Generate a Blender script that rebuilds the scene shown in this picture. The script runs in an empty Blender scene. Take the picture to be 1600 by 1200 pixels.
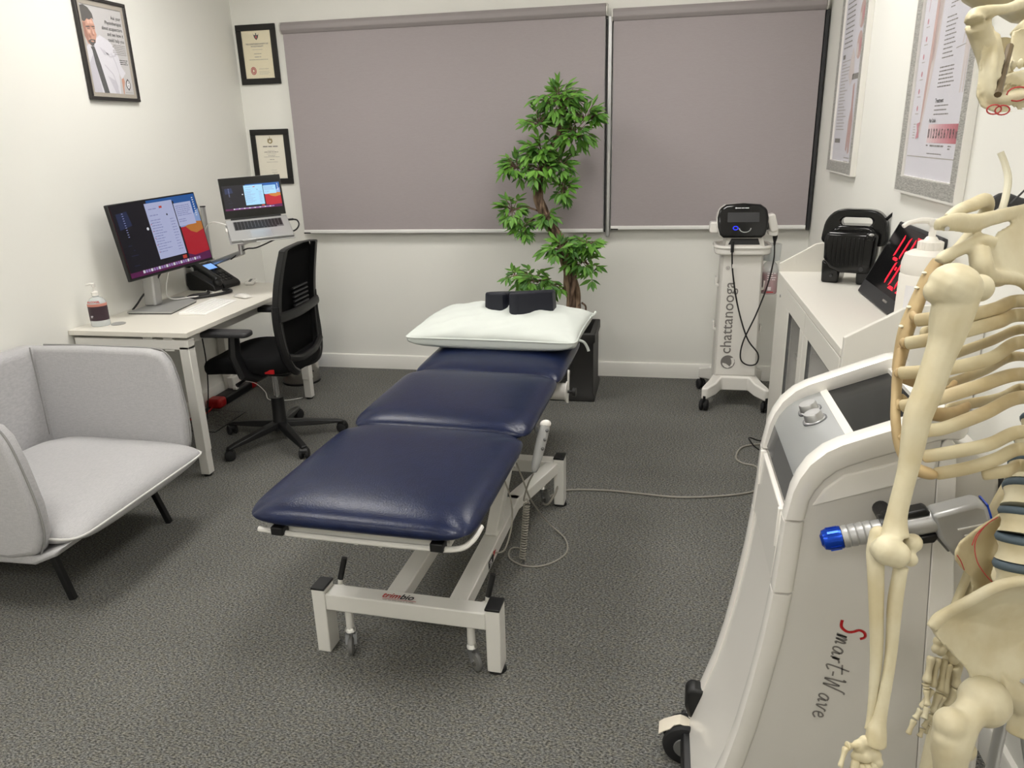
import bpy, bmesh, math, random
from mathutils import Vector, Matrix, Euler, noise
S = bpy.context.scene
COL = S.collection
PI = math.pi
def rad(a): return a * PI / 180

# ---------------------------------------------------------------- camera, world, exposure
CAMZ = 1.55
_f = Vector((-math.sin(.2) * math.cos(.31966), math.cos(.2) * math.cos(.31966), -math.sin(.31966)))
_r = Vector((math.cos(.2), math.sin(.2), 0))
_u = _r.cross(_f)
_c, _s = math.cos(-.027916), math.sin(-.027916)
_R = _c * _r + _s * _u
_U = -_s * _r + _c * _u
cam_d = bpy.data.cameras.new('camera')
cam_d.sensor_fit = 'HORIZONTAL'; cam_d.sensor_width = 36.0
cam_d.lens = 1174.67 / 1600 * 36.0
cam_d.clip_start = .02
cam = bpy.data.objects.new('camera', cam_d); COL.objects.link(cam)
cam.matrix_world = Matrix(((_R.x, _U.x, -_f.x, 0), (_R.y, _U.y, -_f.y, 0), (_R.z, _U.z, -_f.z, CAMZ), (0, 0, 0, 1)))
S.camera = cam
w = bpy.data.worlds.new('world'); S.world = w; w.use_nodes = True
w.node_tree.nodes['Background'].inputs[0].default_value = (.75, .8, .9, 1)
w.node_tree.nodes['Background'].inputs[1].default_value = .05
S.view_settings.view_transform = 'Standard'; S.view_settings.look = 'None'
S.view_settings.gamma = 1.0; S.view_settings.use_curve_mapping = False
S.view_settings.exposure = 0.0
LAMP = 21.5                        # strength of the ceiling panels
try:
    S.cycles.max_bounces = 8; S.cycles.diffuse_bounces = 5; S.cycles.transparent_max_bounces = 16
    S.cycles.caustics_reflective = False; S.cycles.caustics_refractive = False
    S.cycles.sample_clamp_indirect = 6.0
    S.cycles.use_denoising = True
except Exception: pass

# ---------------------------------------------------------------- materials
def lin(c):
    c /= 255.0
    return c / 12.92 if c <= .04045 else ((c + .055) / 1.055) ** 2.4
def rgb(c): return (lin(c[0]), lin(c[1]), lin(c[2]), 1)
def mat(name, col, rough=.5, metal=0, spec=.5, emit=None, strength=1, alpha=1, trans=0, ior=1.45, coat=0, bump=0, bscale=200, col2=None, cscale=8, detail=4, sheen=0, stretch=None, sss=0):
    m = bpy.data.materials.new(name); m.use_nodes = True
    nt = m.node_tree; b = nt.nodes['Principled BSDF']; I = b.inputs
    I['Base Color'].default_value = rgb(col); I['Roughness'].default_value = rough
    I['Metallic'].default_value = metal; I['Specular IOR Level'].default_value = spec
    I['IOR'].default_value = ior; I['Alpha'].default_value = alpha
    I['Transmission Weight'].default_value = trans; I['Coat Weight'].default_value = coat
    I['Sheen Weight'].default_value = sheen
    if sss:
        I['Subsurface Weight'].default_value = sss; I['Subsurface Radius'].default_value = (.02, .012, .006); I['Subsurface Scale'].default_value = .2
    if emit:
        I['Emission Color'].default_value = rgb(emit); I['Emission Strength'].default_value = strength
    vec = None
    if bump or col2:
        tc = nt.nodes.new('ShaderNodeTexCoord'); vec = tc.outputs['Object']
        if stretch:
            mp = nt.nodes.new('ShaderNodeMapping'); mp.inputs['Scale'].default_value = stretch
            nt.links.new(vec, mp.inputs[0]); vec = mp.outputs[0]
    if col2:
        n = nt.nodes.new('ShaderNodeTexNoise'); n.inputs['Scale'].default_value = cscale; n.inputs['Detail'].default_value = detail
        nt.links.new(vec, n.inputs['Vector'])
        r = nt.nodes.new('ShaderNodeValToRGB'); e = r.color_ramp.elements
        e[0].position = .35; e[0].color = rgb(col); e[1].position = .65; e[1].color = rgb(col2)
        nt.links.new(n.outputs['Fac'], r.inputs[0]); nt.links.new(r.outputs[0], I['Base Color'])
    if bump:
        n = nt.nodes.new('ShaderNodeTexNoise'); n.inputs['Scale'].default_value = bscale; n.inputs['Detail'].default_value = 3
        nt.links.new(vec, n.inputs['Vector'])
        bp = nt.nodes.new('ShaderNodeBump'); bp.inputs['Strength'].default_value = bump; bp.inputs['Distance'].default_value = .002
        nt.links.new(n.outputs['Fac'], bp.inputs['Height']); nt.links.new(bp.outputs[0], I['Normal'])
    return m
def carpet_mat():
    m = bpy.data.materials.new('carpet'); m.use_nodes = True; nt = m.node_tree; b = nt.nodes['Principled BSDF']
    tc = nt.nodes.new('ShaderNodeTexCoord')
    mp = nt.nodes.new('ShaderNodeMapping'); mp.inputs['Scale'].default_value = (1, 1.7, 1); mp.inputs['Rotation'].default_value = (0, 0, .25)
    nt.links.new(tc.outputs['Object'], mp.inputs[0])
    def nz(scale, detail):
        n = nt.nodes.new('ShaderNodeTexNoise'); n.inputs['Scale'].default_value = scale; n.inputs['Detail'].default_value = detail
        n.inputs['Roughness'].default_value = .7
        nt.links.new(mp.outputs[0], n.inputs['Vector']); return n
    n1 = nz(125, 4); n2 = nz(38, 2); n3 = nz(1.3, 2)
    r = nt.nodes.new('ShaderNodeValToRGB'); e = r.color_ramp.elements
    e[0].position = .38; e[0].color = rgb((73, 73, 72)); e[1].position = .65; e[1].color = rgb((186, 185, 180))
    x = e.new(.5); x.color = rgb((134, 134, 131))
    nt.links.new(n1.outputs['Fac'], r.inputs[0])
    r2 = nt.nodes.new('ShaderNodeValToRGB'); e = r2.color_ramp.elements
    e[0].position = .42; e[0].color = rgb((188, 189, 190)); e[1].position = .62; e[1].color = rgb((196, 192, 180))
    nt.links.new(n2.outputs['Fac'], r2.inputs[0])
    mx = nt.nodes.new('ShaderNodeMix'); mx.data_type = 'RGBA'; mx.blend_type = 'MULTIPLY'; mx.inputs[0].default_value = .8
    nt.links.new(r.outputs[0], mx.inputs[6]); nt.links.new(r2.outputs[0], mx.inputs[7])
    r3 = nt.nodes.new('ShaderNodeValToRGB'); e = r3.color_ramp.elements
    e[0].position = .3; e[0].color = rgb((225, 225, 225)); e[1].position = .7; e[1].color = rgb((255, 255, 255))
    nt.links.new(n3.outputs['Fac'], r3.inputs[0])
    m2 = nt.nodes.new('ShaderNodeMix'); m2.data_type = 'RGBA'; m2.blend_type = 'MULTIPLY'; m2.inputs[0].default_value = .6
    nt.links.new(mx.outputs[2], m2.inputs[6]); nt.links.new(r3.outputs[0], m2.inputs[7])
    nt.links.new(m2.outputs[2], b.inputs['Base Color'])
    b.inputs['Roughness'].default_value = .95; b.inputs['Specular IOR Level'].default_value = .15
    bp = nt.nodes.new('ShaderNodeBump'); bp.inputs['Strength'].default_value = .7; bp.inputs['Distance'].default_value = .004
    nt.links.new(n1.outputs['Fac'], bp.inputs['Height']); nt.links.new(bp.outputs[0], b.inputs['Normal'])
    return m
def weave_mat(name, c1, c2, scale, bump=.25):
    m = bpy.data.materials.new(name); m.use_nodes = True; nt = m.node_tree; b = nt.nodes['Principled BSDF']
    tc = nt.nodes.new('ShaderNodeTexCoord'); outs = []
    for st in ((scale, scale * .06, scale * .12), (scale * .06, scale, scale * .5)):
        mp = nt.nodes.new('ShaderNodeMapping'); mp.inputs['Scale'].default_value = st
        nt.links.new(tc.outputs['Object'], mp.inputs[0])
        n = nt.nodes.new('ShaderNodeTexNoise'); n.inputs['Scale'].default_value = 1; n.inputs['Detail'].default_value = 3
        nt.links.new(mp.outputs[0], n.inputs['Vector']); outs.append(n.outputs['Fac'])
    a = nt.nodes.new('ShaderNodeMath'); a.operation = 'ADD'
    nt.links.new(outs[0], a.inputs[0]); nt.links.new(outs[1], a.inputs[1])
    h = nt.nodes.new('ShaderNodeMath'); h.operation = 'MULTIPLY'; h.inputs[1].default_value = .5
    nt.links.new(a.outputs[0], h.inputs[0])
    r = nt.nodes.new('ShaderNodeValToRGB'); e = r.color_ramp.elements
    e[0].position = .38; e[0].color = rgb(c1); e[1].position = .62; e[1].color = rgb(c2)
    nt.links.new(h.outputs[0], r.inputs[0]); nt.links.new(r.outputs[0], b.inputs['Base Color'])
    b.inputs['Roughness'].default_value = .9; b.inputs['Specular IOR Level'].default_value = .2; b.inputs['Sheen Weight'].default_value = .15
    bp = nt.nodes.new('ShaderNodeBump'); bp.inputs['Strength'].default_value = bump; bp.inputs['Distance'].default_value = .001
    nt.links.new(h.outputs[0], bp.inputs['Height']); nt.links.new(bp.outputs[0], b.inputs['Normal'])
    return m
def gradient_mat(name, stops, axis, lo, hi, rough=.5):
    m = bpy.data.materials.new(name); m.use_nodes = True; nt = m.node_tree; b = nt.nodes['Principled BSDF']
    tc = nt.nodes.new('ShaderNodeTexCoord'); sp = nt.nodes.new('ShaderNodeSeparateXYZ'); mr = nt.nodes.new('ShaderNodeMapRange')
    nt.links.new(tc.outputs['Object'], sp.inputs[0]); nt.links.new(sp.outputs[axis], mr.inputs[0])
    mr.inputs[1].default_value = lo; mr.inputs[2].default_value = hi
    r = nt.nodes.new('ShaderNodeValToRGB'); e = r.color_ramp.elements
    while len(e) > 1: e.remove(e[0])
    e[0].position = stops[0][0]; e[0].color = rgb(stops[0][1])
    for p, c in stops[1:]:
        x = e.new(p); x.color = rgb(c)
    nt.links.new(mr.outputs[0], r.inputs[0]); nt.links.new(r.outputs[0], b.inputs['Base Color'])
    b.inputs['Roughness'].default_value = rough
    return m, r, b
M = {}
M['wall'] = mat('wall_paint', (234, 233, 227), .65, spec=.3, bump=.05, bscale=90)
M['ceiling'] = mat('ceiling_paint', (232, 230, 226), .9)
M['trim'] = mat('gloss_trim_paint', (232, 230, 224), .3)
M['carpet'] = carpet_mat()
M['blind'] = weave_mat('blind_fabric', (159, 151, 152), (163, 155, 156), 700, .04)
M['blind_box'] = mat('blind_roller_fabric', (152, 145, 145), .6)
M['alu'] = mat('brushed_aluminium', (190, 190, 190), .35, .85)
M['alu_dark'] = mat('grey_metal', (120, 121, 123), .4, .7)
M['steel'] = mat('polished_steel', (214, 210, 205), .22, 1)
M['chrome'] = mat('chrome', (215, 215, 215), .1, 1)
M['white_bar'] = mat('white_satin_bar', (228, 227, 224), .35)
M['black'] = mat('black_plastic', (20, 20, 21), .4)
M['black_gloss'] = mat('glossy_black_plastic', (12, 12, 13), .12)
M['black_rub'] = mat('black_rubber', (24, 24, 25), .75)
M['char'] = mat('charcoal_plastic', (46, 46, 48), .5)
M['frame_black'] = mat('black_wood_frame', (27, 25, 24), .45, bump=.1, bscale=60)
M['frame_dark'] = mat('dark_frame', (48, 45, 44), .4)
M['cream'] = mat('cream_paper', (232, 222, 192), .8)
M['ivory'] = mat('ivory_paper', (232, 226, 210), .8)
M['paper'] = mat('white_paper', (226, 224, 226), .75)
M['glass'] = mat('thin_clear_glass', (255, 255, 255), .03, alpha=.1, spec=.8)
M['ink'] = mat('black_ink', (30, 28, 30), .8)
M['ink_grey'] = mat('grey_ink', (120, 116, 112), .8)
M['ink_soft'] = mat('soft_grey_ink', (160, 155, 148), .8)
M['red_ink'] = mat('red_ink', (176, 60, 60), .8)
M['gold_ink'] = mat('gold_ink', (150, 132, 84), .7)
M['desk'] = mat('white_laminate', (226, 222, 212), .35)
M['desk_edge'] = mat('desk_edge_band', (222, 219, 211), .45)
M['white_metal'] = mat('white_powder_coat', (222, 220, 214), .3)
M['white_pl'] = mat('white_gloss_plastic', (226, 223, 217), .22, coat=.3)
M['white_pl2'] = mat('off_white_plastic', (206, 203, 197), .35)
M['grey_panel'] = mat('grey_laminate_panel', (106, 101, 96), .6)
M['sofa'] = weave_mat('light_grey_upholstery', (168, 167, 169), (184, 183, 184), 900, .2)
M['sofa_pipe'] = mat('pale_piping', (205, 204, 201), .8)
M['sofa_pipe_dark'] = mat('grey_piping', (140, 139, 138), .8)
M['vinyl'] = mat('navy_vinyl', (14, 23, 52), .29, spec=.38, bump=.3, bscale=230, col2=(19, 29, 60), cscale=30)
M['cover'] = mat('white_ticking', (206, 211, 206), .85, bump=.35, bscale=22)
M['foam'] = mat('dark_navy_vinyl', (25, 27, 38), .5, bump=.1, bscale=300)
M['fabric_black'] = mat('black_seat_fabric', (17, 17, 18), .95, bump=.3, bscale=700, spec=.2)
M['mesh_black'] = mat('black_mesh_fabric', (9, 9, 10), .9, spec=.15, bump=.4, bscale=900)
M['leaf'] = mat('leaf_green', (80, 126, 40), .5, col2=(104, 152, 58), cscale=7)
M['leaf2'] = mat('leaf_dark_green', (54, 96, 32), .5, col2=(72, 118, 42), cscale=7)
M['bark'] = mat('bark', (66, 50, 40), .9, bump=1, bscale=90, col2=(128, 106, 88), cscale=50, stretch=(1, 1, .25))
M['planter'] = mat('dark_planter', (38, 37, 36), .55, bump=.15, bscale=40)
M['soil'] = mat('soil', (46, 34, 24), 1, bump=1, bscale=60)
M['screen_off'] = mat('dark_screen', (24, 25, 27), .12)
M['silver'] = mat('silver_plastic', (172, 172, 171), .36, .4)
M['silver_grad'] = mat('silver_panel', (170, 172, 172), .35, .45)
M['blue_an'] = mat('blue_anodised', (18, 66, 180), .25, .6)
M['dark_grey'] = mat('dark_grey_panel', (92, 92, 92), .25)
M['bone'] = mat('bone_plastic', (206, 198, 170), .42, col2=(192, 180, 146), cscale=18, bump=.12, bscale=120)
M['bone_tan'] = mat('tan_bone_plastic', (188, 166, 124), .5, col2=(168, 142, 100), cscale=14)
M['bone_rib'] = mat('rib_bone_plastic', (200, 189, 155), .45, col2=(182, 164, 126), cscale=16)
M['disc'] = mat('grey_blue_disc', (74, 88, 98), .5)
M['nerve'] = mat('pale_nerve_tube', (226, 222, 202), .4)
M['red_pl'] = mat('red_plastic', (176, 22, 26), .4)
M['cable_grey'] = mat('grey_cable', (150, 146, 136), .5)
M['control_grey'] = mat('grey_control_plastic', (142, 142, 140), .5)
M['cable_white'] = mat('white_cable', (226, 224, 220), .45)
M['cab'] = mat('white_cabinet_paint', (216, 213, 205), .4)
M['cab_in'] = mat('cabinet_inside', (214, 211, 204), .6)
M['pump'] = mat('white_bottle_plastic', (232, 228, 220), .35, sss=.0)
M['clear'] = mat('clear_plastic', (216, 222, 224), .06, alpha=.42, spec=.8)
M['pink'] = mat('pink_liquid', (206, 74, 98), .15, alpha=.85)
M['gel'] = mat('clear_gel', (225, 228, 226), .1, alpha=.3)
M['label_dark'] = mat('dark_label', (58, 42, 50), .5)
M['label_red'] = mat('label_red', (196, 130, 116), .5)
M['led'] = mat('red_led', (230, 20, 40), .4, emit=(255, 30, 55), strength=1.1)
M['blue_led'] = mat('blue_led', (30, 40, 220), .4, emit=(40, 60, 255), strength=1.0)
M['lcd'] = mat('lit_lcd', (110, 150, 220), .3, emit=(130, 175, 245), strength=.8)
M['bin_blue'] = mat('blue_plastic', (52, 92, 150), .4)
M['caster_tan'] = mat('caster_cream_plastic', (214, 206, 190), .4)
M['tyre_grey'] = mat('grey_rubber_tyre', (106, 106, 104), .55)

# ---------------------------------------------------------------- mesh building
class MB:
    def __init__(s): s.v = []; s.f = []
    def add(s, vs, fs):
        n = len(s.v); s.v += [Vector(v) for v in vs]; s.f += [tuple(i + n for i in f) for f in fs]; return s
    def box(s, c, size, R=None):
        x, y, z = size[0] / 2, size[1] / 2, size[2] / 2
        vs = [Vector((a * x, b * y, d * z)) for d in (-1, 1) for b in (-1, 1) for a in (-1, 1)]
        if R is not None: vs = [R @ v for v in vs]
        c = Vector(c)
        return s.add([v + c for v in vs], [(0, 2, 3, 1), (4, 5, 7, 6), (0, 1, 5, 4), (2, 6, 7, 3), (0, 4, 6, 2), (1, 3, 7, 5)])
    def bb(s, x0, x1, y0, y1, z0, z1):
        return s.box(((x0 + x1) / 2, (y0 + y1) / 2, (z0 + z1) / 2), (abs(x1 - x0), abs(y1 - y0), abs(z1 - z0)))
    def beam(s, a, b, wd, ht, up=(0, 0, 1)):
        a, b = Vector(a), Vector(b); d = (b - a); L = d.length; d.normalize()
        sd = d.cross(Vector(up)).normalized(); u = sd.cross(d)
        R = Matrix((sd, d, u)).transposed()
        return s.box((a + b) / 2, (wd, L, ht), R)
    def tube(s, path, r, seg=8, closed=False, caps=True, sq=1.0, up=None, twist=0):
        P = [Vector(p) for p in path]; n = len(P)
        rr = r if isinstance(r, (list, tuple)) else [r] * n
        T = []
        for i in range(n):
            a = P[(i - 1) % n] if (closed or i > 0) else P[i]
            b = P[(i + 1) % n] if (closed or i < n - 1) else P[i]
            t = b - a
            T.append(t.normalized() if t.length > 1e-9 else Vector((0, 0, 1)))
        u = Vector(up) if up else (Vector((0, 0, 1)) if abs(T[0].z) < .9 else Vector((1, 0, 0)))
        x = (u - T[0] * u.dot(T[0])).normalized()
        vs = []
        for i in range(n):
            if i:
                ax = T[i - 1].cross(T[i])
                if ax.length > 1e-8:
                    x = Matrix.Rotation(T[i - 1].angle(T[i]), 3, ax.normalized()) @ x
                x = (x - T[i] * x.dot(T[i])).normalized()
            y = T[i].cross(x)
            for k in range(seg):
                a = 2 * PI * k / seg + twist * i
                vs.append(P[i] + x * (math.cos(a) * rr[i]) + y * (math.sin(a) * rr[i] * sq))
        fs = []
        for i in range(n if closed else n - 1):
            j = (i + 1) % n
            for k in range(seg):
                l = (k + 1) % seg
                fs.append((i * seg + k, i * seg + l, j * seg + l, j * seg + k))
        if caps and not closed:
            fs.append(tuple(range(seg - 1, -1, -1))); fs.append(tuple((n - 1) * seg + k for k in range(seg)))
        return s.add(vs, fs)
    def lathe(s, prof, seg=24, o=(0, 0, 0), axis=(0, 0, 1), sy=1.0):
        A = Vector(axis).normalized(); o = Vector(o)
        x = (Vector((1, 0, 0)) if abs(A.x) < .9 else Vector((0, 1, 0))); x = (x - A * x.dot(A)).normalized(); y = A.cross(x)
        vs = []; fs = []; n = len(prof)
        for r, z in prof:
            for k in range(seg):
                a = 2 * PI * k / seg
                vs.append(o + A * z + x * (r * math.cos(a)) + y * (r * math.sin(a) * sy))
        for i in range(n - 1):
            for k in range(seg):
                l = (k + 1) % seg; fs.append((i * seg + k, i * seg + l, (i + 1) * seg + l, (i + 1) * seg + k))
        fs.append(tuple(range(seg - 1, -1, -1))); fs.append(tuple((n - 1) * seg + k for k in range(seg)))
        return s.add(vs, fs)
    def cyl(s, a, b, r, seg=16, r2=None):
        a, b = Vector(a), Vector(b)
        return s.lathe([(r, 0), (r if r2 is None else r2, (b - a).length)], seg, a, b - a)
    def prism(s, poly, fn, d0, d1):
        """poly of 2d points; fn(u, v, d) gives the 3d point"""
        n = len(poly); ar = sum(poly[i][0] * poly[(i + 1) % n][1] - poly[(i + 1) % n][0] * poly[i][1] for i in range(n))
        vs = [fn(p[0], p[1], d0) for p in poly] + [fn(p[0], p[1], d1) for p in poly]
        fs = [tuple(range(n - 1, -1, -1)), tuple(range(n, 2 * n))]
        for i in range(n):
            j = (i + 1) % n; fs.append((i, j, n + j, n + i))
        return s.add(vs, fs)
    def ell(s, c, r, R=None, seg=12, rings=8):
        vs = []; fs = []; c = Vector(c)
        for i in range(rings + 1):
            th = PI * i / rings
            for k in range(seg):
                p = 2 * PI * k / seg
                v = Vector((r[0] * math.sin(th) * math.cos(p), r[1] * math.sin(th) * math.sin(p), -r[2] * math.cos(th)))
                vs.append(c + (R @ v if R is not None else v))
        for i in range(rings):
            for k in range(seg):
                l = (k + 1) % seg; fs.append((i * seg + k, i * seg + l, (i + 1) * seg + l, (i + 1) * seg + k))
        return s.add(vs, fs)
    def cushion(s, c, sx, sy, ht, hb, p=3.0, cr=.15, nx=28, ny=28, topf=None, edge=None):
        """closed pillow: rounded-rectangle outline at c.z, domed up by ht and down by hb"""
        c = Vector(c); vs = []; idx = {}
        def out(u, v):
            q = 2 + 1 / max(cr, .02)
            # square to superellipse
            m = max(abs(u), abs(v))
            if m < 1e-9: return 0, 0
            l = (abs(u) ** q + abs(v) ** q) ** (1 / q)
            k = m / l
            return u * k, v * k
        for side in (1, -1):
            for i in range(nx + 1):
                for j in range(ny + 1):
                    u = -math.cos(PI * i / nx); v = -math.cos(PI * j / ny)
                    if side < 0 and (i in (0, nx) or j in (0, ny)):
                        idx[(side, i, j)] = idx[(1, i, j)]; continue
                    a, b = out(u, v)
                    d = max(0, 1 - abs(u) ** p) ** (1 / 2.2) * max(0, 1 - abs(v) ** p) ** (1 / 2.2)
                    z = d * (ht if side > 0 else -hb)
                    x, y = a * sx / 2, b * sy / 2
                    if edge: x, y = edge(x, y, d)
                    if topf: z = topf(x, y, z, side, d)
                    idx[(side, i, j)] = len(vs); vs.append(c + Vector((x, y, z)))
        fs = []
        for side in (1, -1):
            for i in range(nx):
                for j in range(ny):
                    q = (idx[(side, i, j)], idx[(side, i + 1, j)], idx[(side, i + 1, j + 1)], idx[(side, i, j + 1)])
                    if side < 0: q = q[::-1]
                    q = tuple(dict.fromkeys(q))
                    if len(q) > 2: fs.append(q)
        return s.add(vs, fs)
    def rim(s, c, sx, sy, cr, n=64):
        q = 2 + 1 / max(cr, .02); pts = []
        for k in range(n):
            t = 8 * k / n; sd = int(t // 2); f = t % 2 - 1
            u, v = ((f, -1), (1, f), (-f, 1), (-1, -f))[sd]
            l = (abs(u) ** q + abs(v) ** q) ** (1 / q); kk = max(abs(u), abs(v)) / l
            pts.append(Vector(c) + Vector((u * kk * sx / 2, v * kk * sy / 2, 0)))
        return pts
    def xf(s, Mx):
        s.v = [Mx @ v for v in s.v]; return s

def obj(name, mb, m, parent=None, inv=None, bevel=0, seg=2, sub=0, ang=35, remesh=0, smooth=0, solid=0, loc=None):
    me = bpy.data.meshes.new(name)
    vs = mb.v if inv is None else [inv @ v for v in mb.v]
    me.from_pydata([tuple(v) for v in vs], [], mb.f); me.validate(); me.update()
    bm = bmesh.new(); bm.from_mesh(me)
    bmesh.ops.recalc_face_normals(bm, faces=bm.faces); bm.to_mesh(me); bm.free()
    me.polygons.foreach_set('use_smooth', [True] * len(me.polygons))
    if not (sub or remesh): me.set_sharp_from_angle(angle=rad(ang))
    me.materials.append(m)
    o = bpy.data.objects.new(name, me); COL.objects.link(o)
    if parent is not None: o.parent = parent
    if loc: o.location = loc
    if solid:
        md = o.modifiers.new('solid', 'SOLIDIFY'); md.thickness = solid; md.offset = 0
    if bevel:
        md = o.modifiers.new('bevel', 'BEVEL'); md.width = bevel; md.segments = seg; md.limit_method = 'ANGLE'; md.angle_limit = rad(40); md.harden_normals = False
    if sub:
        md = o.modifiers.new('sub', 'SUBSURF'); md.levels = sub; md.render_levels = sub
    if remesh:
        md = o.modifiers.new('remesh', 'REMESH'); md.mode = 'VOXEL'; md.voxel_size = remesh; md.use_smooth_shade = True
    if smooth:
        md = o.modifiers.new('smooth', 'SMOOTH'); md.iterations = smooth; md.factor = .5
    return o
def tag(o, label, cat=None, group=None, kind=None):
    if label: o['label'] = label
    if cat: o['category'] = cat
    if group: o['group'] = group
    if kind: o['kind'] = kind
    return o
class Thing:
    """an Empty at the base of a thing; parts are modelled in world coordinates unless local=True"""
    def __init__(s, name, label, cat, loc=(0, 0, 0), rotz=0, group=None, local=False):
        e = bpy.data.objects.new(name, None); COL.objects.link(e); e.empty_display_size = .05
        e.location = loc; e.rotation_euler = (0, 0, rotz); tag(e, label, cat, group); s.e = e
        s.m = Matrix.Translation(loc) @ Matrix.Rotation(rotz, 4, 'Z'); s.inv = None if local else s.m.inverted()
    def part(s, name, mb, m, parent=None, label=None, kind=None, **k):
        o = obj(name, mb, m, parent or s.e, s.inv, **k)
        if label: o['label'] = label
        if kind: o['kind'] = kind
        return o
def struct(name, mb, m, **k):
    o = obj(name, mb, m, **k); o['kind'] = 'structure'; return o
def solo(name, mb, m, label, cat, group=None, origin=None, **k):
    if origin is not None:
        o = obj(name, mb, m, None, Matrix.Translation(origin).inverted(), loc=origin, **k)
    else: o = obj(name, mb, m, **k)
    return tag(o, label, cat, group)
def copy_tree(o, parent=None):
    c = o.copy(); COL.objects.link(c)
    if parent is not None: c.parent = parent
    for ch in list(o.children): copy_tree(ch, c)
    return c
def bez(pts, n=12, closed=False):
    """Catmull-Rom through pts"""
    P = [Vector(p) for p in pts]; out = []; N = len(P)
    for i in range(N if closed else N - 1):
        g = (lambda k: P[k % N]) if closed else (lambda k: P[min(max(k, 0), N - 1)])
        a, b, c, d = g(i - 1), g(i), g(i + 1), g(i + 2)
        for t in range(n):
            u = t / n
            out.append(.5 * ((2 * b) + (c - a) * u + (2 * a - 5 * b + 4 * c - d) * u * u + (3 * b - a - 3 * c + d) * u ** 3))
    if not closed: out.append(P[-1])
    return out
def rrect(x0, y0, x1, y1, r, n=6):
    out = []
    for cx, cy, a0 in ((x1 - r, y1 - r, 0), (x0 + r, y1 - r, 90), (x0 + r, y0 + r, 180), (x1 - r, y0 + r, 270)):
        for k in range(n + 1):
            a = rad(a0 + 90 * k / n); out.append((cx + r * math.cos(a), cy + r * math.sin(a)))
    return out
XZ = lambda u, v, d: Vector((u, d, v))
XY = lambda u, v, d: Vector((u, v, d))
YZ = lambda u, v, d: Vector((d, u, v))
def text_mesh(s, size, align='LEFT', bold=0, font_shear=0, spacing=1.0):
    c = bpy.data.curves.new('lettering', 'FONT'); c.body = s; c.size = size; c.align_x = align
    c.offset = bold; c.shear = font_shear; c.space_character = spacing; c.resolution_u = 3
    o = bpy.data.objects.new('lettering', c); COL.objects.link(o)
    dg = bpy.context.evaluated_depsgraph_get(); me = bpy.data.meshes.new_from_object(o.evaluated_get(dg))
    mb = MB(); mb.add([v.co.copy() for v in me.vertices], [tuple(p.vertices) for p in me.polygons])
    bpy.data.objects.remove(o); bpy.data.curves.remove(c); bpy.data.meshes.remove(me)
    return mb
class Art:
    """flat print on a real sheet: o = top-left corner, u right, v down, in metres"""
    def __init__(s, o, u, v, step=.0004):
        s.o = Vector(o); s.u = Vector(u).normalized(); s.v = Vector(v).normalized(); s.n = s.v.cross(s.u).normalized(); s.step = step; s.d = {}
    def pt(s, a, b, l): return s.o + s.u * a + s.v * b + s.n * (s.step * l)
    def g(s, key): return s.d.setdefault(key, MB())
    def poly(s, key, pts, l=1):
        s.g(key).add([s.pt(a, b, l) for a, b in pts], [tuple(range(len(pts)))]); return s
    def rect(s, key, a0, b0, a1, b1, l=1): return s.poly(key, [(a0, b0), (a1, b0), (a1, b1), (a0, b1)], l)
    def ell(s, key, a, b, ra, rb, l=1, n=20): return s.poly(key, [(a + ra * math.cos(2 * PI * k / n), b + rb * math.sin(2 * PI * k / n)) for k in range(n)], l)
    def ring(s, key, a, b, ra, rb, t, l=1, n=24):
        g = s.g(key); vs = []
        for k in range(n):
            c, q = math.cos(2 * PI * k / n), math.sin(2 * PI * k / n)
            vs += [s.pt(a + ra * c, b + rb * q, l), s.pt(a + (ra - t) * c, b + (rb - t) * q, l)]
        g.add(vs, [(2 * k, 2 * k + 1, (2 * k + 3) % (2 * n), (2 * k + 2) % (2 * n)) for k in range(n)]); return s
    def line(s, key, pts, w, l=1):
        g = s.g(key)
        for i in range(len(pts) - 1):
            a = Vector(pts[i]); b = Vector(pts[i + 1]); d = (b - a)
            if d.length < 1e-7: continue
            d.normalize(); q = Vector((-d.y, d.x)) * w / 2
            g.add([s.pt(*p, l) for p in (a + q, b + q, b - q, a - q)], [(0, 1, 2, 3)])
        return s
    def lines(s, key, a0, b0, a1, n, pitch, h, seed=0, ragged=.3, l=1, align='L'):
        R = random.Random(seed)
        for k in range(n):
            L = (a1 - a0) * (1 - ragged * R.random()); x = a0 if align == 'L' else (a1 - L if align == 'R' else (a0 + a1 - L) / 2)
            end = x + L
            while x < end - h:
                wd = min(R.uniform(2, 7) * h, end - x); s.rect(key, x, b0 + k * pitch, x + wd, b0 + k * pitch + h, l); x += wd + h * .8
        return s
    def text(s, key, st, a, b, size, align='LEFT', bold=0, l=2, wfac=1.0, shear=0):
        m = text_mesh(st, size, align, bold, shear)
        s.g(key).add([s.pt(a + v.x * wfac, b - v.y, l) for v in m.v], m.f); return s
    def emit(s, thing, names, parent=None):
        for k, mb in s.d.items():
            nm = names.get(k, 'print') if isinstance(names, dict) else names
            thing.part(nm, mb, M[k] if isinstance(k, str) else k, parent, kind='stuff' if len(mb.f) > 3 else None)
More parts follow.
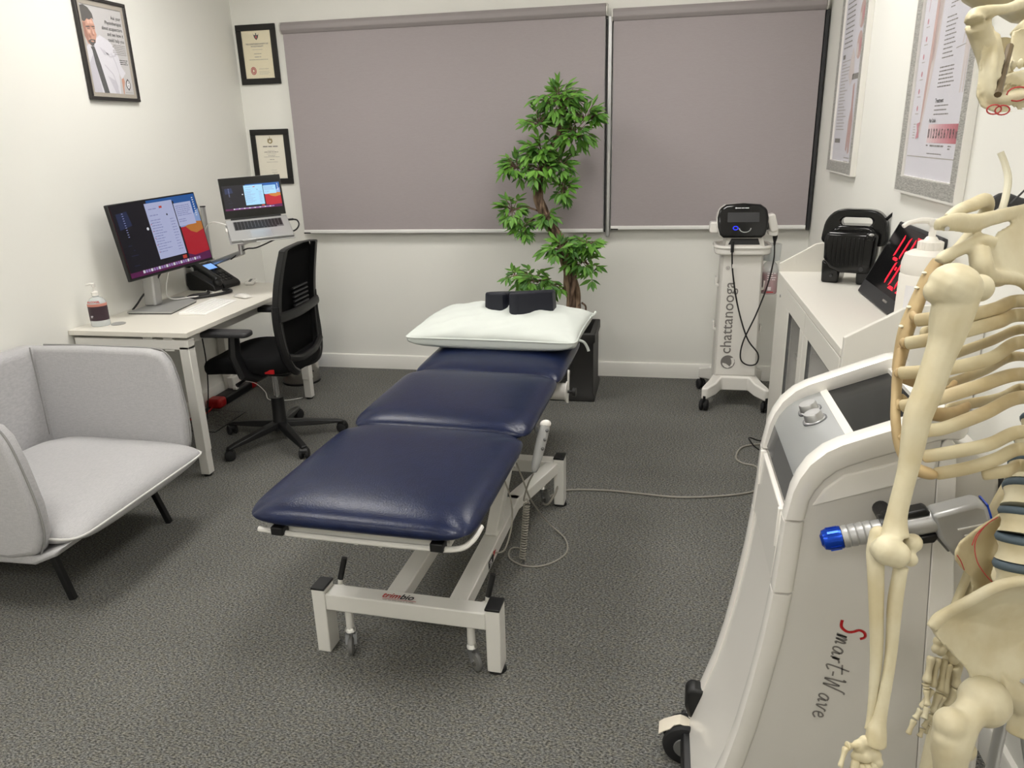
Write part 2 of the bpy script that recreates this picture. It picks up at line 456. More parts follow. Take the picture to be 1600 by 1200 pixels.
# ---------------------------------------------------------------- the room
XL, XR, YB, YF, ZC = -2.74, .87, 4.845, -2.2, 2.72
struct('floor', MB().bb(XL - .1, XR + .1, YF - .1, YB + .1, -.1, 0), M['carpet'])
struct('ceiling', MB().bb(XL - .1, XR + .1, YF - .1, YB + .1, ZC, ZC + .1), M['ceiling'])
struct('wall_back', MB().bb(XL - .1, XR + .1, YB, YB + .1, 0, ZC), M['wall'])
struct('wall_left', MB().bb(XL - .1, XL, YF, YB, 0, ZC), M['wall'])
struct('wall_right', MB().bb(XR, XR + .1, YF, YB, 0, ZC), M['wall'])
struct('wall_front', MB().bb(XL - .1, XR + .1, YF - .1, YF, 0, ZC), M['wall'])
def skirting(a, b, nrm):
    a, b, nrm = Vector(a), Vector(b), Vector(nrm)
    prof = [(0, 0), (.016, 0), (.016, .088), (.012, .096), (.004, .1), (0, .1)]
    m = MB(); n = len(prof)
    vs = [p + nrm * q[0] + Vector((0, 0, q[1])) for p in (a, b) for q in prof]
    fs = [tuple(range(n)), tuple(range(2 * n - 1, n - 1, -1))] + [(i, (i + 1) % n, n + (i + 1) % n, n + i) for i in range(n)]
    return m.add(vs, fs)
struct('baseboard_back', skirting((XL, YB, 0), (XR, YB, 0), (0, -1, 0)), M['trim'])
struct('baseboard_left', skirting((XL, YF, 0), (XL, YB - .016, 0), (1, 0, 0)), M['trim'])
struct('baseboard_right', skirting((XR, YF, 0), (XR, YB - .016, 0), (-1, 0, 0)), M['trim'])
# carpet seams of the floor box lid under the desk
# ceiling panels (the room's own lamps, plus an added fill pair behind the viewer)
LM = mat('lamp_diffuser', (255, 250, 240), .5, emit=(255, 252, 247), strength=LAMP)
for i, (x, y, lb) in enumerate(((-1.85, 1.15, 'square ceiling light panel nearest the armchair'), (-1.85, 3.35, 'square ceiling light panel above the desk'),
                                (.02, 1.15, 'square ceiling light panel above the bone model'), (.02, 3.35, 'square ceiling light panel over the cabinet'),
                                (-1.85, -1.0, 'added square fill light panel behind the viewer, armchair side'), (.02, -1.0, 'added square fill light panel behind the viewer, skeleton side'))):
    t = Thing('ceiling_light', lb, 'ceiling light', (x, y, ZC), group='ceiling light panels')
    fr = MB()
    for a, b in (((-.3, -.3), (.3, -.29)), ((-.3, .29), (.3, .3)), ((-.3, -.29), (-.29, .29)), ((.29, -.29), (.3, .29))):
        fr.bb(x + a[0], x + b[0], y + a[1], y + b[1], ZC - .012, ZC - .0005)
    t.part('frame', fr, M['white_metal'])
    t.part('diffuser', MB().bb(x - .289, x + .289, y - .289, y + .289, ZC - .008, ZC - .001), LM)

# ---------------------------------------------------------------- roller blinds
def blind(x0, x1, ztop, zbot, label, chain):
    t = Thing('roller_blind', label, 'blind', ((x0 + x1) / 2, YB - .03, zbot), group='roller blinds over the window')
    y = YB - .055
    prof = [(YB - .001, ztop), (YB - .06, ztop), (YB - .078, ztop - .02), (YB - .078, ztop - .045), (YB - .06, ztop - .066), (YB - .001, ztop - .066)]
    t.part('cassette', MB().prism(prof, YZ, x0 - .004, x1 + .004), M['blind_box'], bevel=.004)
    cp = MB()
    cp.prism([(p[0] - .002 if p[0] < YB - .01 else p[0], p[1]) for p in prof], YZ, x0 - .012, x0 - .004)
    t.part('end_cap', cp, M['white_pl2'])
    cp = MB().prism([(p[0] - .002 if p[0] < YB - .01 else p[0], p[1]) for p in prof], YZ, x1 + .004, x1 + .012)
    t.part('end_cap', cp, M['white_pl2'])
    t.part('fabric', MB().bb(x0, x1, y, y + .003, zbot + .02, ztop - .05), M['blind'])
    b = MB().prism(rrect(y - .008, zbot, y + .012, zbot + .024, .006, 4), YZ, x0 + .0, x1)
    t.part('bottom_bar', b, M['white_bar'])
    t.part('bar_end_plug', MB().bb(x0 - .001, x0 + .045, y - .0095, y + .004, zbot - .001, zbot + .0075), M['black'])
    return t
t = blind(-2.372, -.362, 2.253, .955, 'wide mauve-grey roller blind behind the tall plant', 0)
t.part('draw_cord', MB().tube([(-.353, YB - .06, 2.17), (-.353, YB - .06, .96)], .0045, 6), M['ink'])
t.part('guide_channel', MB().bb(-.345, -.322, YB - .06, YB - .002, .93, 2.186), M['alu'], bevel=.004, label='grey metal upright between the two blinds')
t = blind(-.314, .836, 2.222, .972, 'narrower mauve-grey roller blind above the white laser trolley', 0)
t.part('guide_channel', MB().bb(.842, .862, YB - .05, YB - .002, .965, 2.16), M['char'], bevel=.003, label='dark upright strip in the corner')

# ---------------------------------------------------------------- framed things on the walls
def frame_mb(f, w, h, b, d0, d1):
    m = MB()
    for a0, b0, a1, b1 in ((0, 0, w, b), (0, h - b, w, h), (0, b, b, h - b), (w - b, b, w, h - b)):
        m.add([f(a, c, d) for d in (d0, d1) for a, c in ((a0, b0), (a1, b0), (a1, b1), (a0, b1))],
              [(0, 1, 2, 3), (4, 7, 6, 5), (0, 4, 5, 1), (1, 5, 6, 2), (2, 6, 7, 3), (3, 7, 4, 0)])
    return m
def wallframe(name, label, cat, o, u, w, h, b, depth, mframe, mpaper, group=None):
    u = Vector(u); v = Vector((0, 0, -1)); n = v.cross(u); o = Vector(o)
    f = lambda a, c, d: o + u * a + v * c + n * d
    t = Thing(name, label, cat, f(w / 2, h, 0), group=group)
    t.part('frame', frame_mb(f, w, h, b, .001, depth), mframe, bevel=.002)
    t.part('sheet', MB().add([f(a, c, d) for d in (.002, depth * .55) for a, c in ((b * .9, b * .9), (w - b * .9, b * .9), (w - b * .9, h - b * .9), (b * .9, h - b * .9))],
                  [(0, 1, 2, 3), (4, 7, 6, 5), (0, 4, 5, 1), (1, 5, 6, 2), (2, 6, 7, 3), (3, 7, 4, 0)]), mpaper)
    a = Art(f(0, 0, depth * .55 + .0002), u, v)
    return t, a, f
def certificate(o, label, paper, title, red):
    t, a, f = wallframe('framed_certificate', label, 'certificate', o, (1, 0, 0), .272, .354 if red else .35, .036, .016, M['frame_black'], paper, 'framed certificates left of the blind')
    cx = .136; k = 'ink' if red else 'gold_ink'
    if red:   # shield with two supporters
        a.poly(k, [(cx - .014, .062), (cx + .014, .062), (cx + .013, .078), (cx, .092), (cx - .013, .078)])
        a.poly(k, [(cx - .02, .052), (cx - .012, .064), (cx - .012, .08)]); a.poly(k, [(cx + .02, .052), (cx + .012, .064), (cx + .012, .08)])
        a.ell('red_ink', cx, .074, .006, .007, 2); a.ell(k, cx, .056, .004, .006)
    else:
        a.ell(k, cx, .075, .019, .016); a.poly(k, [(cx - .018, .066), (cx - .012, .056), (cx - .006, .064), (cx, .05), (cx + .006, .064), (cx + .012, .056), (cx + .018, .066)])
        a.ell('ivory', cx, .076, .008, .007, 2); a.rect(k, cx - .002, .044, cx + .002, .054)
    y = .118 if red else .112
    if not title: a.lines('ink_grey', cx - .055, y - .007, cx + .055, 1, .01, .007, 3, 0)
    if title: a.text('ink_grey', title[0], cx, y, .0115, 'CENTER', .0003)
    if title: a.text('ink_grey', title[1], cx, y + .014, .0115, 'CENTER', .0003)
    for i, (dy, wd, h) in enumerate(((.028, .07, .0022), (.052, .055, .003), (.07, .05, .0045), (.087, .13, .0028)) if red else
                                    ((.022, .05, .002), (.03, .1, .004), (.043, .065, .0025), (.054, .05, .0025), (.061, .11, .003), (.078, .032, .003), (.094, .08, .0025))):
        a.lines('ink_soft' if i % 2 == 0 else 'ink_grey', cx - wd / 2, y + dy, cx + wd / 2, 1, .01, h, i, 0)
    if red:
        a.ell('red_ink', .092, .272, .02, .024); a.ring('cream', .092, .272, .015, .018, .002, 2); a.ell('cream', .092, .272, .006, .009, 2)
        a.line('ink_grey', [(.13 + .004 * i, .262 + .004 * math.sin(i * 2.1)) for i in range(18)], .0012)
        a.lines('ink_soft', .13, .276, .21, 3, .008, .0018, 4, .3)
    else:
        a.line('ink_grey', [(.125 + .003 * i, .275 + .003 * math.sin(i * 2.3)) for i in range(14)], .0012)
        a.lines('ink_soft', .12, .258, .165, 1, .008, .0018, 4, .3)
        a.ell('gold_ink', cx + .006, .302, .018, .018); a.ring('ivory', cx + .006, .302, .014, .014, .0015, 2)
    a.emit(t, {k2: ('seal' if k2 == 'red_ink' else 'lettering') for k2 in a.d})
    t.part('glazing', MB().add([f(c, d, .012) for c, d in ((.034, .034), (.238, .034), (.238, .318), (.034, .318))], [(0, 1, 2, 3)]), M['glass'])
certificate((-2.716, YB, 2.259), 'upper black-framed cream certificate with red seal left of the blind', M['cream'], ('THE CHARTERED SOCIETY OF', 'PHYSIOTHERAPY'), True)
certificate((-2.707, YB, 1.629), 'lower black-framed ivory certificate behind the laptop screen', M['ivory'], None, False)

# poster on the left wall
M['skin'] = mat('printed_skin', (196, 142, 118), .7); M['hair'] = mat('printed_hair', (58, 52, 48), .8)
M['shirt'] = mat('printed_shirt', (214, 212, 220), .7); M['shirt_sh'] = mat('printed_shirt_fold', (192, 189, 200), .7)
M['tie'] = mat('printed_tie', (44, 44, 46), .7); M['poster_bg'] = mat('printed_grey_background', (192, 189, 190), .7)
M['mount'] = mat('taupe_mount', (166, 156, 142), .6, bump=.2, bscale=200)
t, a, f = wallframe('framed_poster', 'black-framed poster of a man in a white shirt on the wall above the monitor', 'poster', (XL, 3.425, 2.232), (0, 1, 0), .36, .465, .016, .02, M['frame_dark'], M['mount'])
a.rect('poster_bg', .036, .036, .324, .43, 1)
a.rect('ink_grey', .04, .036, .324, .04, 2)
a.poly('shirt', [(.036, .225), (.085, .2), (.14, .165), (.2, .185), (.245, .23), (.262, .3), (.285, .33), (.25, .36), (.236, .33), (.225, .43), (.036, .43)], 2)
a.poly('shirt_sh', [(.036, .3), (.075, .25), (.09, .43), (.036, .43)], 3); a.line('shirt_sh', [(.15, .23), (.19, .26), (.235, .25)], .006, 3)
a.line('shirt_sh', [(.14, .3), (.19, .34), (.21, .4)], .006, 3); a.line('shirt_sh', [(.2, .24), (.225, .29), (.235, .33)], .005, 3)
a.poly('skin', [(.036, .1), (.07, .088), (.108, .098), (.118, .13), (.114, .15), (.12, .165), (.108, .19), (.1, .212), (.074, .22), (.05, .21), (.036, .18)], 3)
a.poly('hair', [(.036, .046), (.06, .04), (.09, .05), (.112, .074), (.116, .1), (.104, .094), (.085, .104), (.07, .1), (.05, .116), (.036, .112)], 4)
a.poly('hair', [(.05, .2), (.075, .19), (.104, .19), (.1, .213), (.074, .222)], 4); a.ell('skin', .082, .199, .012, .004, 5)
M['skin_sh'] = mat('printed_skin_shade', (158, 104, 84), .7); M['skin_hi'] = mat('printed_skin_light', (220, 172, 150), .7)
a.poly('skin_sh', [(.036, .12), (.056, .118), (.052, .15), (.062, .175), (.056, .205), (.036, .18)], 4); a.poly('skin_sh', [(.058, .132), (.112, .126), (.112, .134), (.1, .137), (.09, .134), (.078, .142), (.06, .142)], 4)
a.poly('skin_sh', [(.088, .14), (.094, .166), (.104, .17), (.098, .175), (.086, .17)], 4); a.poly('skin_sh', [(.064, .165), (.08, .176), (.076, .19), (.062, .182)], 4)
a.poly('skin_hi', [(.094, .14), (.1, .15), (.104, .166), (.096, .164)], 5); a.poly('skin_hi', [(.066, .106), (.1, .104), (.11, .118), (.07, .122)], 4); a.poly('skin_hi', [(.062, .15), (.08, .15), (.076, .164), (.064, .162)], 5)
a.line('hair', [(.06, .146), (.08, .144)], .0025, 6); a.line('hair', [(.098, .142), (.112, .139)], .0025, 6); a.line('skin_sh', [(.084, .11), (.086, .128)], .002, 6)
a.poly('shirt_sh', [(.12, .215), (.16, .24), (.2, .25), (.15, .255)], 3); a.poly('shirt_sh', [(.15, .35), (.2, .37), (.215, .43), (.19, .43)], 3)
a.line('hair', [(.052, .138), (.078, .134)], .005, 6); a.line('hair', [(.092, .134), (.114, .131)], .004, 6)
a.poly('tie', [(.062, .224), (.088, .22), (.094, .238), (.112, .3), (.14, .43), (.104, .43), (.076, .3), (.07, .24)], 4)
a.poly('shirt', [(.088, .212), (.112, .198), (.13, .232), (.1, .226)], 5); a.poly('shirt', [(.05, .214), (.064, .222), (.052, .25), (.042, .236)], 5)
a.poly('skin', [(.246, .36), (.262, .352), (.268, .37), (.256, .4), (.252, .43), (.244, .43), (.246, .39)], 3)
for i, s in enumerate(('Ask your', 'Physiotherapist', 'about acupuncture', 'and see how it', 'could help you')):
    a.text('ink', s, .314, .084 + i * .026, .024, 'RIGHT', .0002, 4, .82)
a.lines('ink_grey', .215, .2, .314, 6, .0085, .0028, 2, .15, 4, 'R')
a.lines('ink', .25, .268, .314, 3, .009, .0036, 5, .1, 4, 'R')
a.poly('ink', [(.29 + .018 * math.sin(k * PI / 8) * (1 if k < 9 else 1), .355 + .058 * k / 8) for k in range(9)] + [(.29 - .018 * math.sin(k * PI / 8), .355 + .058 * k / 8) for k in range(7, 0, -1)], 4)
a.poly('paper', [(.29 + .013 * math.sin(k * PI / 8), .363 + .042 * k / 8) for k in range(9)] + [(.29 - .013 * math.sin(k * PI / 8), .363 + .042 * k / 8) for k in range(7, 0, -1)], 5)
a.ell('ink', .29, .376, .003, .003, 6); a.rect('ink', .286, .388, .294, .391, 6)
a.lines('ink_grey', .262, .421, .318, 1, .01, .002, 3, .0, 4)
a.emit(t, {'poster_bg': 'poster_sheet', 'shirt': 'printed_shirt', 'shirt_sh': 'printed_shirt', 'skin': 'printed_face', 'skin_sh': 'printed_face', 'skin_hi': 'printed_face', 'hair': 'printed_hair', 'tie': 'printed_tie', 'ink': 'lettering', 'ink_grey': 'lettering', 'paper': 'emblem'})
t.part('glazing', MB().add([f(c, d, .016) for c, d in ((.014, .014), (.346, .014), (.346, .451), (.014, .451))], [(0, 1, 2, 3)]), M['glass'])

# two anatomical charts on the right wall
M['brushed'] = mat('brushed_silver_frame', (146, 145, 140), .45, .15, bump=.5, bscale=40, stretch=(1, 1, 6), col2=(190, 189, 184), cscale=60)
M['chart'] = mat('chart_paper', (206, 204, 212), .6); M['muscle'] = mat('printed_muscle', (186, 156, 150), .7); M['muscle2'] = mat('printed_muscle_pale', (202, 192, 190), .7)
M['nerve_red'] = mat('printed_rose', (188, 122, 132), .7)
for i in range(11): M['scale%d' % i] = mat('printed_scale_rose', (214 - i * 4, 190 - i * 11, 194 - i * 10), .7)
def chart(y0, w, ztop, zbot, label):
    h = ztop - zbot
    u = Vector((0, -1, 0)); v = Vector((0, 0, -1)); o = Vector((XR, y0, ztop)); n = v.cross(u)
    f = lambda a, c, d: o + u * a + v * c + n * d
    t = Thing('anatomical_chart', label, 'chart', f(w / 2, h, 0), group='framed charts on the cabinet wall')
    t.part('frame', frame_mb(f, w, h, .007, .001, .026), M['white_metal'])
    t.part('frame_moulding', frame_mb(lambda a, c, d: f(a + .007, c + .007, d), w - .014, h - .014, .05, .004, .025), M['brushed'])
    t.part('inner_lip', frame_mb(lambda a, c, d: f(a + .055, c + .055, d), w - .11, h - .11, .006, .002, .024), M['white_pl'])
    t.part('sheet', MB().add([f(a, c, .014) for a, c in ((.05, .05), (w - .05, .05), (w - .05, h - .05), (.05, h - .05))], [(0, 1, 2, 3)]), M['chart'])
    return t, Art(f(0, 0, .0142), u, v), f, h
W2 = .625
t, a, f, h = chart(3.112, W2, 2.24, 1.315, 'framed leg nerve chart with red pain scale, right wall, beside the skull')
a.o = a.o + Vector((0, 0, .055))
B = h  # measured from the top; bottom margin blank
leg = [(.2, .11), (.27, .11), (.265, .2), (.255, .35), (.245, .5), (.22, .62), (.195, .72), (.18, .775), (.16, .78), (.165, .7), (.175, .58), (.185, .42), (.19, .2)]
a.poly('muscle2', leg, 1)
a.poly('muscle', [(.185, .35), (.205, .3), (.21, .45), (.2, .58), (.185, .7), (.165, .775), (.17, .65), (.18, .5)], 2)
for k in range(3):
    a.line('muscle', [(.21 + .018 * k, .12), (.215 + .016 * k, .2), (.212 + .013 * k, .4), (.2 + .008 * k, .55)], .003, 3)
a.line('ink_soft', [(.19, .33), (.24, .31), (.255, .33)], .004, 3)
a.line('nerve_red', [(.1 + .01 * math.sin(k * .9), .12 + .027 * k) for k in range(11)], .003)
for k in range(6): a.ell('nerve_red', .11 + (k % 2) * .006, .42 + k * .055, .007, .009); a.lines('ink_soft', .1, .436 + k * .055, .135, 1, .01, .003, k, .1)
a.poly('nerve_red', [(.135, .745), (.17, .74), (.16, .76), (.172, .79), (.14, .795), (.148, .77)], 3)
a.lines('ink_soft', .1, .745, .128, 6, .009, .003, 8, .2)
a.lines('ink_grey', .315, .11, .435, 15, .0125, .0035, 3, .35); a.lines('ink_grey', .32, .315, .39, 9, .011, .003, 4, .5)
a.lines('ink_grey', .30, .43, .42, 10, .013, .0035, 6, .4); a.lines('ink_grey', .295, .575, .44, 6, .0115, .0038, 7, .25)
a.text('ink', 'Treatment', .295, .682, .018, 'LEFT', .0004); a.lines('ink_grey', .295, .69, .44, 3, .013, .0035, 9, .3)
a.text('ink', 'Where do', .47, .29, .02, 'LEFT', .0006); a.text('ink', 'we feel Pain?', .455, .318, .02, 'LEFT', .0006)
# small standing figure
a.poly('muscle2', [(.5, .37), (.512, .355), (.524, .37), (.54, .43), (.556, .52), (.548, .522), (.534, .45), (.53, .52), (.53, .66), (.52, .66), (.516, .55), (.508, .66), (.498, .66), (.494, .52), (.49, .45), (.474, .522), (.466, .52), (.484, .43)], 1)
a.ell('muscle', .512, .34, .008, .011, 1); a.line('ink_soft', [(.42, .53), (.5, .525)], .0025, 2)
a.text('ink', 'Pain Scale', .262, .742, .016, 'LEFT', .0004)
for k in range(11):
    x = .262 + k * .0255; a.rect('scale%d' % k, x, .748, x + .0256, .806, 1)
    a.text('ink', str(k), x + .013, .79, .04 if k < 10 else .03, 'CENTER', .0012 if k < 5 else .0006, 3, .62)
a.lines('ink_grey', .262, .812, .28, 1, .01, .004, 1, 0); a.lines('ink_grey', .3, .812, .43, 1, .01, .005, 2, 0); a.lines('ink_grey', .47, .812, .5, 2, .008, .004, 3, .2)
a.lines('ink_grey', .28, .838, .42, 1, .01, .003, 4, 0)
a.line('ink_soft', [(.07, .852), (.56, .852)], .003)
a.emit(t, {k: ('pain_scale' if k.startswith('scale') else 'lettering' if k.startswith('ink') else 'printed_leg' if k.startswith('musc') else 'printed_nerve') for k in a.d})
t.part('glazing', MB().add([f(c, d, .02) for c, d in ((.056, .056), (W2 - .056, .056), (W2 - .056, h - .056), (.056, h - .056))], [(0, 1, 2, 3)]), M['glass'])
t, a, f, h = chart(4.39, .555, 2.28, 1.325, 'framed muscle chart on the right wall, in the corner next to the blind')
W3 = .555
a.lines('ink_grey', .09, .08, .27, 14, .022, .006, 1, .1); a.lines('ink', .09, .045, .27, 1, .02, .022, 21, 0)
for k in range(3):
    a.ell('muscle', .41, .12 + k * .13, .05, .06, 1); a.ell('muscle2', .38, .14 + k * .13, .02, .03, 2); a.ell('nerve_red', .43, .12 + k * .13, .012, .03, 2)
a.rect('ink_grey', .09, .4, .14, .42); a.rect('ink_grey', .33, .5, .46, .525); a.rect('ink_grey', .09, .79, .21, .81)
a.lines('ink_soft', .09, .43, .28, 22, .015, .004, 3, .5)
a.poly('muscle2', [(.27, .42), (.3, .38), (.34, .42), (.36, .5), (.3, .55), (.25, .5)], 1)
a.poly('muscle', [(.37, .55), (.4, .54), (.41, .65), (.43, .7), (.42, .85), (.39, .86), (.385, .75), (.365, .85), (.34, .84), (.35, .7), (.375, .65)], 1)
a.line('nerve_red', [(.395, .56), (.395, .7), (.38, .83)], .006, 2)
a.lines('ink_soft', .33, .875, .45, 2, .016, .004, 5, .2)
a.emit(t, {k: ('lettering' if k.startswith('ink') else 'printed_muscles') for k in a.d})
t.part('glazing', MB().add([f(c, d, .02) for c, d in ((.056, .056), (W3 - .056, .056), (W3 - .056, h - .056), (.056, h - .056))], [(0, 1, 2, 3)]), M['glass'])
# ---------------------------------------------------------------- armchair
t = Thing('armchair', 'light grey upholstered tub armchair on thin black legs', 'armchair', (-2.3, 2.26, 0))
def arm_poly(y0, y1, name):
    poly = [(-2.72, .26), (-2.1, .245), (-1.99, .27), (-1.955, .34), (-1.95, .45), (-1.968, .6), (-1.99, .69), (-2.02, .728), (-2.08, .744), (-2.4, .748), (-2.72, .74)]
    m = MB(); n = len(poly)
    ym = (y0 + y1) / 2
    def f(u, v, d): return Vector((u, d + (v - .25) * .05 * (1 if ym > 2.26 else -1), v))
    m.prism(poly, f, y0, y1); return m
R_ = dict(bevel=.02, seg=4)
t.part('arm', arm_poly(1.835, 1.897, 'a'), M['sofa'], **R_)
t.part('arm', arm_poly(2.62, 2.678, 'a'), M['sofa'], **R_)
bk = MB().prism([(-2.722, .26), (-2.60, .26), (-2.605, .5), (-2.62, .745), (-2.722, .745)], lambda u, v, d: Vector((u, d, v)), 1.83, 2.69)
t.part('backrest', bk, M['sofa'], bevel=.028, seg=4)
def seat_top(x, y, z, side, d):
    # x runs front-back here (world x), domed more behind, rolled at the front
    if side < 0: return z * 1.0
    return z + .02 * max(0, -x / .36) * d
sc = MB().cushion((-2.225, 2.258, .312), .72, .76, .085, .085, p=3.2, cr=.09, topf=seat_top)
st = t.part('seat_cushion', sc, M['sofa'])
t.part('piping', MB().tube([Vector((p.x, p.y, p.z)) for p in MB().rim((-2.225, 2.258, .312), .722, .762, .09, 96)], .0045, 6, closed=True), M['sofa_pipe'], parent=st)
for y, nm in ((1.866, -1), (2.649, 1)):
    path = [(-2.6, y, .746), (-2.4, y, .7485), (-2.08, y, .7445), (-2.02, y, .7285), (-1.989, y, .69), (-1.967, y, .6), (-1.949, y, .45), (-1.954, y, .34), (-1.988, y, .27)]
    path = [(p[0], p[1] + (p[2] - .25) * .05 * nm + .012 * nm, p[2]) for p in path]
    t.part('piping', MB().tube(bez(path, 5), .0035, 6), M['sofa_pipe_dark'])
t.part('seam', MB().tube(bez([(-2.618, 2.63, .748), (-2.606, 2.615, .5), (-2.602, 2.61, .36)], 6), .003, 5), M['sofa_pipe_dark'])
ub = MB().prism([(-2.7, .262), (-2.0, .262), (-1.9, .3), (-2.0, .225), (-2.1, .205), (-2.66, .205)][:2] + [(-1.9, .3), (-1.93, .265), (-2.02, .225), (-2.66, .215)], lambda u, v, d: Vector((u, d, v)), 1.845, 2.675)
t.part('underframe', ub, M['sofa'], bevel=.012, seg=3)
for x0, y0, x1, y1 in ((-2.04, 1.985, -2.1, 1.99), (-2.045, 2.555, -2.1, 2.53), (-2.64, 1.97, -2.58, 2.0), (-2.64, 2.55, -2.58, 2.52)):
    t.part('leg', MB().beam((x0, y0, 0), (x1, y1, .225), .022, .024, (1, 0, 0)), M['black'], bevel=.003)

# ---------------------------------------------------------------- desk
t = Thing('desk', 'white rectangular office desk with steel loop legs against the left wall', 'desk', (-2.43, 3.59, 0))
X0, X1, Y0, Y1 = -2.738, -2.118, 2.985, 4.2
t.part('desktop', MB().bb(X0, X1, Y0, Y1, .706, .73), M['desk'], bevel=.002)
for y in (3.0, 4.14):
    f = MB()
    f.bb(X0 + .012, X1 - .01, y, y + .05, .645, .692)
    t.part('leg_rail', f, M['white_metal'], bevel=.003)
    for k in range(2):
        xx = -2.36 + k * .105
        t.part('spacer', MB().bb(xx, xx + .05, y + .004, y + .046, .692, .706), M['white_metal'])
        t.part('spacer', MB().bb(xx, xx + .05, y + .004, y + .046, .637, .645), M['white_metal'])
    for x in (X0 + .035, X1 - .035):
        l = t.part('leg', MB().bb(x - .025, x + .025, y, y + .05, .13, .66), M['white_metal'], bevel=.003)
        t.part('leg_foot', MB().bb(x - .0225, x + .0225, y + .0025, y + .0475, .012, .13), M['white_metal'], parent=l, bevel=.002)
        t.part('glide', MB().cyl((x, y + .025, 0), (x, y + .025, .014), .02, 14), M['black'], parent=l)
t.part('side_beam', MB().bb(X1 - .1, X1 - .06, 3.05, 4.14, .65, .69), M['white_metal'])
t.part('side_beam', MB().bb(X0 + .06, X0 + .1, 3.05, 4.14, .65, .69), M['white_metal'])
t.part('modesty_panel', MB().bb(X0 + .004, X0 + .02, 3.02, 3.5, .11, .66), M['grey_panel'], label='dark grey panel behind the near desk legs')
t.part('cable_grommet', MB().lathe([(.0, 0), (.032, 0), (.034, .003), (.03, .005), (0, .005)], 20, (-2.575, 3.125, .7301)), M['silver'])

# sanitiser bottle
bx, by = -2.645, 3.095
t = Thing('sanitiser_bottle', 'clear pump sanitiser bottle with dark label on the near desk corner', 'bottle', (bx, by, .73))
t.part('body', MB().lathe([(.0, 0), (.04, 0), (.043, .004), (.043, .1), (.04, .117), (.028, .133), (.014, .139), (.014, .15), (0, .15)], 24, (bx, by, .7302)), M['clear'])
t.part('gel', MB().lathe([(.0, .003), (.039, .003), (.039, .09), (0, .09)], 20, (bx, by, .73)), M['gel'])
lab = MB(); vs = []; n = 14
for z in (.03, .098):
    for k in range(n + 1):
        a = rad(-130 + 150 * k / n); vs.append((bx + .0436 * math.cos(a), by + .0436 * math.sin(a), .73 + z))
lab.add(vs, [(k, k + 1, n + 2 + k, n + 1 + k) for k in range(n)])
l = t.part('label_band', lab, M['label_dark'])
lb2 = MB(); lb2.add([(bx + (v[0] - bx) * 1.006, by + (v[1] - by) * 1.006, .73 + (.098 if i < n + 1 else .111)) for i, v in enumerate(vs)], [(k, k + 1, n + 2 + k, n + 1 + k) for k in range(n)])
t.part('label_strip', lb2, M['label_red'], parent=l)
a = Art((bx + .044 * math.cos(rad(-100)), by + .0445 * math.sin(rad(-100)) - .002, .73 + .111), (1, .28, 0), (0, 0, -1))
a.text('red_ink', 'ALCOGEL', -.004, -.006, .013, 'LEFT', .0006); a.lines('paper', .0, .056, .034, 2, .006, .003, 2)
a.emit(t, 'lettering', l)
pm = MB().lathe([(.0, 0), (.016, 0), (.016, .016), (.012, .02), (.005, .022), (.005, .04), (.009, .043), (.009, .052), (0, .052)], 18, (bx, by, .876))
t.part('pump', pm, M['white_pl']); t.part('spout', MB().tube([(bx + .006, by, .93), (bx - .012, by - .006, .931), (bx - .032, by - .012, .927)], [.007, .006, .004], 8), M['white_pl'])

# monitor on stand
t = Thing('computer_monitor', 'large black monitor with silver stand showing open windows, on the desk', 'monitor', (-2.6, 3.5, .73))
bp = [(-2.672, 3.32), (-2.432, 3.337), (-2.475, 3.628), (-2.61, 3.715), (-2.672, 3.69)]
t.part('stand_base', MB().prism(bp, XY, .735, .744), M['silver'], bevel=.002)
t.part('base_pad', MB().prism([(p[0] * .98 - .051, 3.5 + (p[1] - 3.5) * .97) for p in bp], XY, .7303, .735), M['black'])
nk = MB().beam((-2.635, 3.485, .744), (-2.645, 3.53, 1.02), .03, .068, (0, 1, 0))
t.part('stand_neck', MB().prism([(-2.672, 3.462), (-2.612, 3.462), (-2.606, 3.47), (-2.606, 3.522), (-2.672, 3.522)], lambda u, v, d: Vector((u - .01 * (d - .744) / .3, v + .04 * (d - .744) / .3, d)), .744, 1.08), M['alu'], bevel=.006)
BL = Vector((-2.556, 3.248, .912)); W = .60
ux = Vector((.08, .592, .018)).normalized(); up = Vector((-.055, .0, .374)); up = (up - ux * up.dot(ux)); H = .375; up.normalize()
nn = ux.cross(up).normalized()
F_ = lambda a, b, d: BL + ux * a + up * b + nn * d
def slab(m, a0, a1, b0, b1, d0, d1):
    return m.add([F_(a, b, d) for d in (d0, d1) for a, b in ((a0, b0), (a1, b0), (a1, b1), (a0, b1))], [(0, 1, 2, 3), (4, 7, 6, 5), (0, 4, 5, 1), (1, 5, 6, 2), (2, 6, 7, 3), (3, 7, 4, 0)])
t.part('housing', slab(MB(), 0, W, 0, H, -.024, 0), M['black'], bevel=.004)
t.part('tilt_mount', MB().bb(-2.66, -2.6, 3.49, 3.58, 1.02, 1.13), M['black'], bevel=.008)
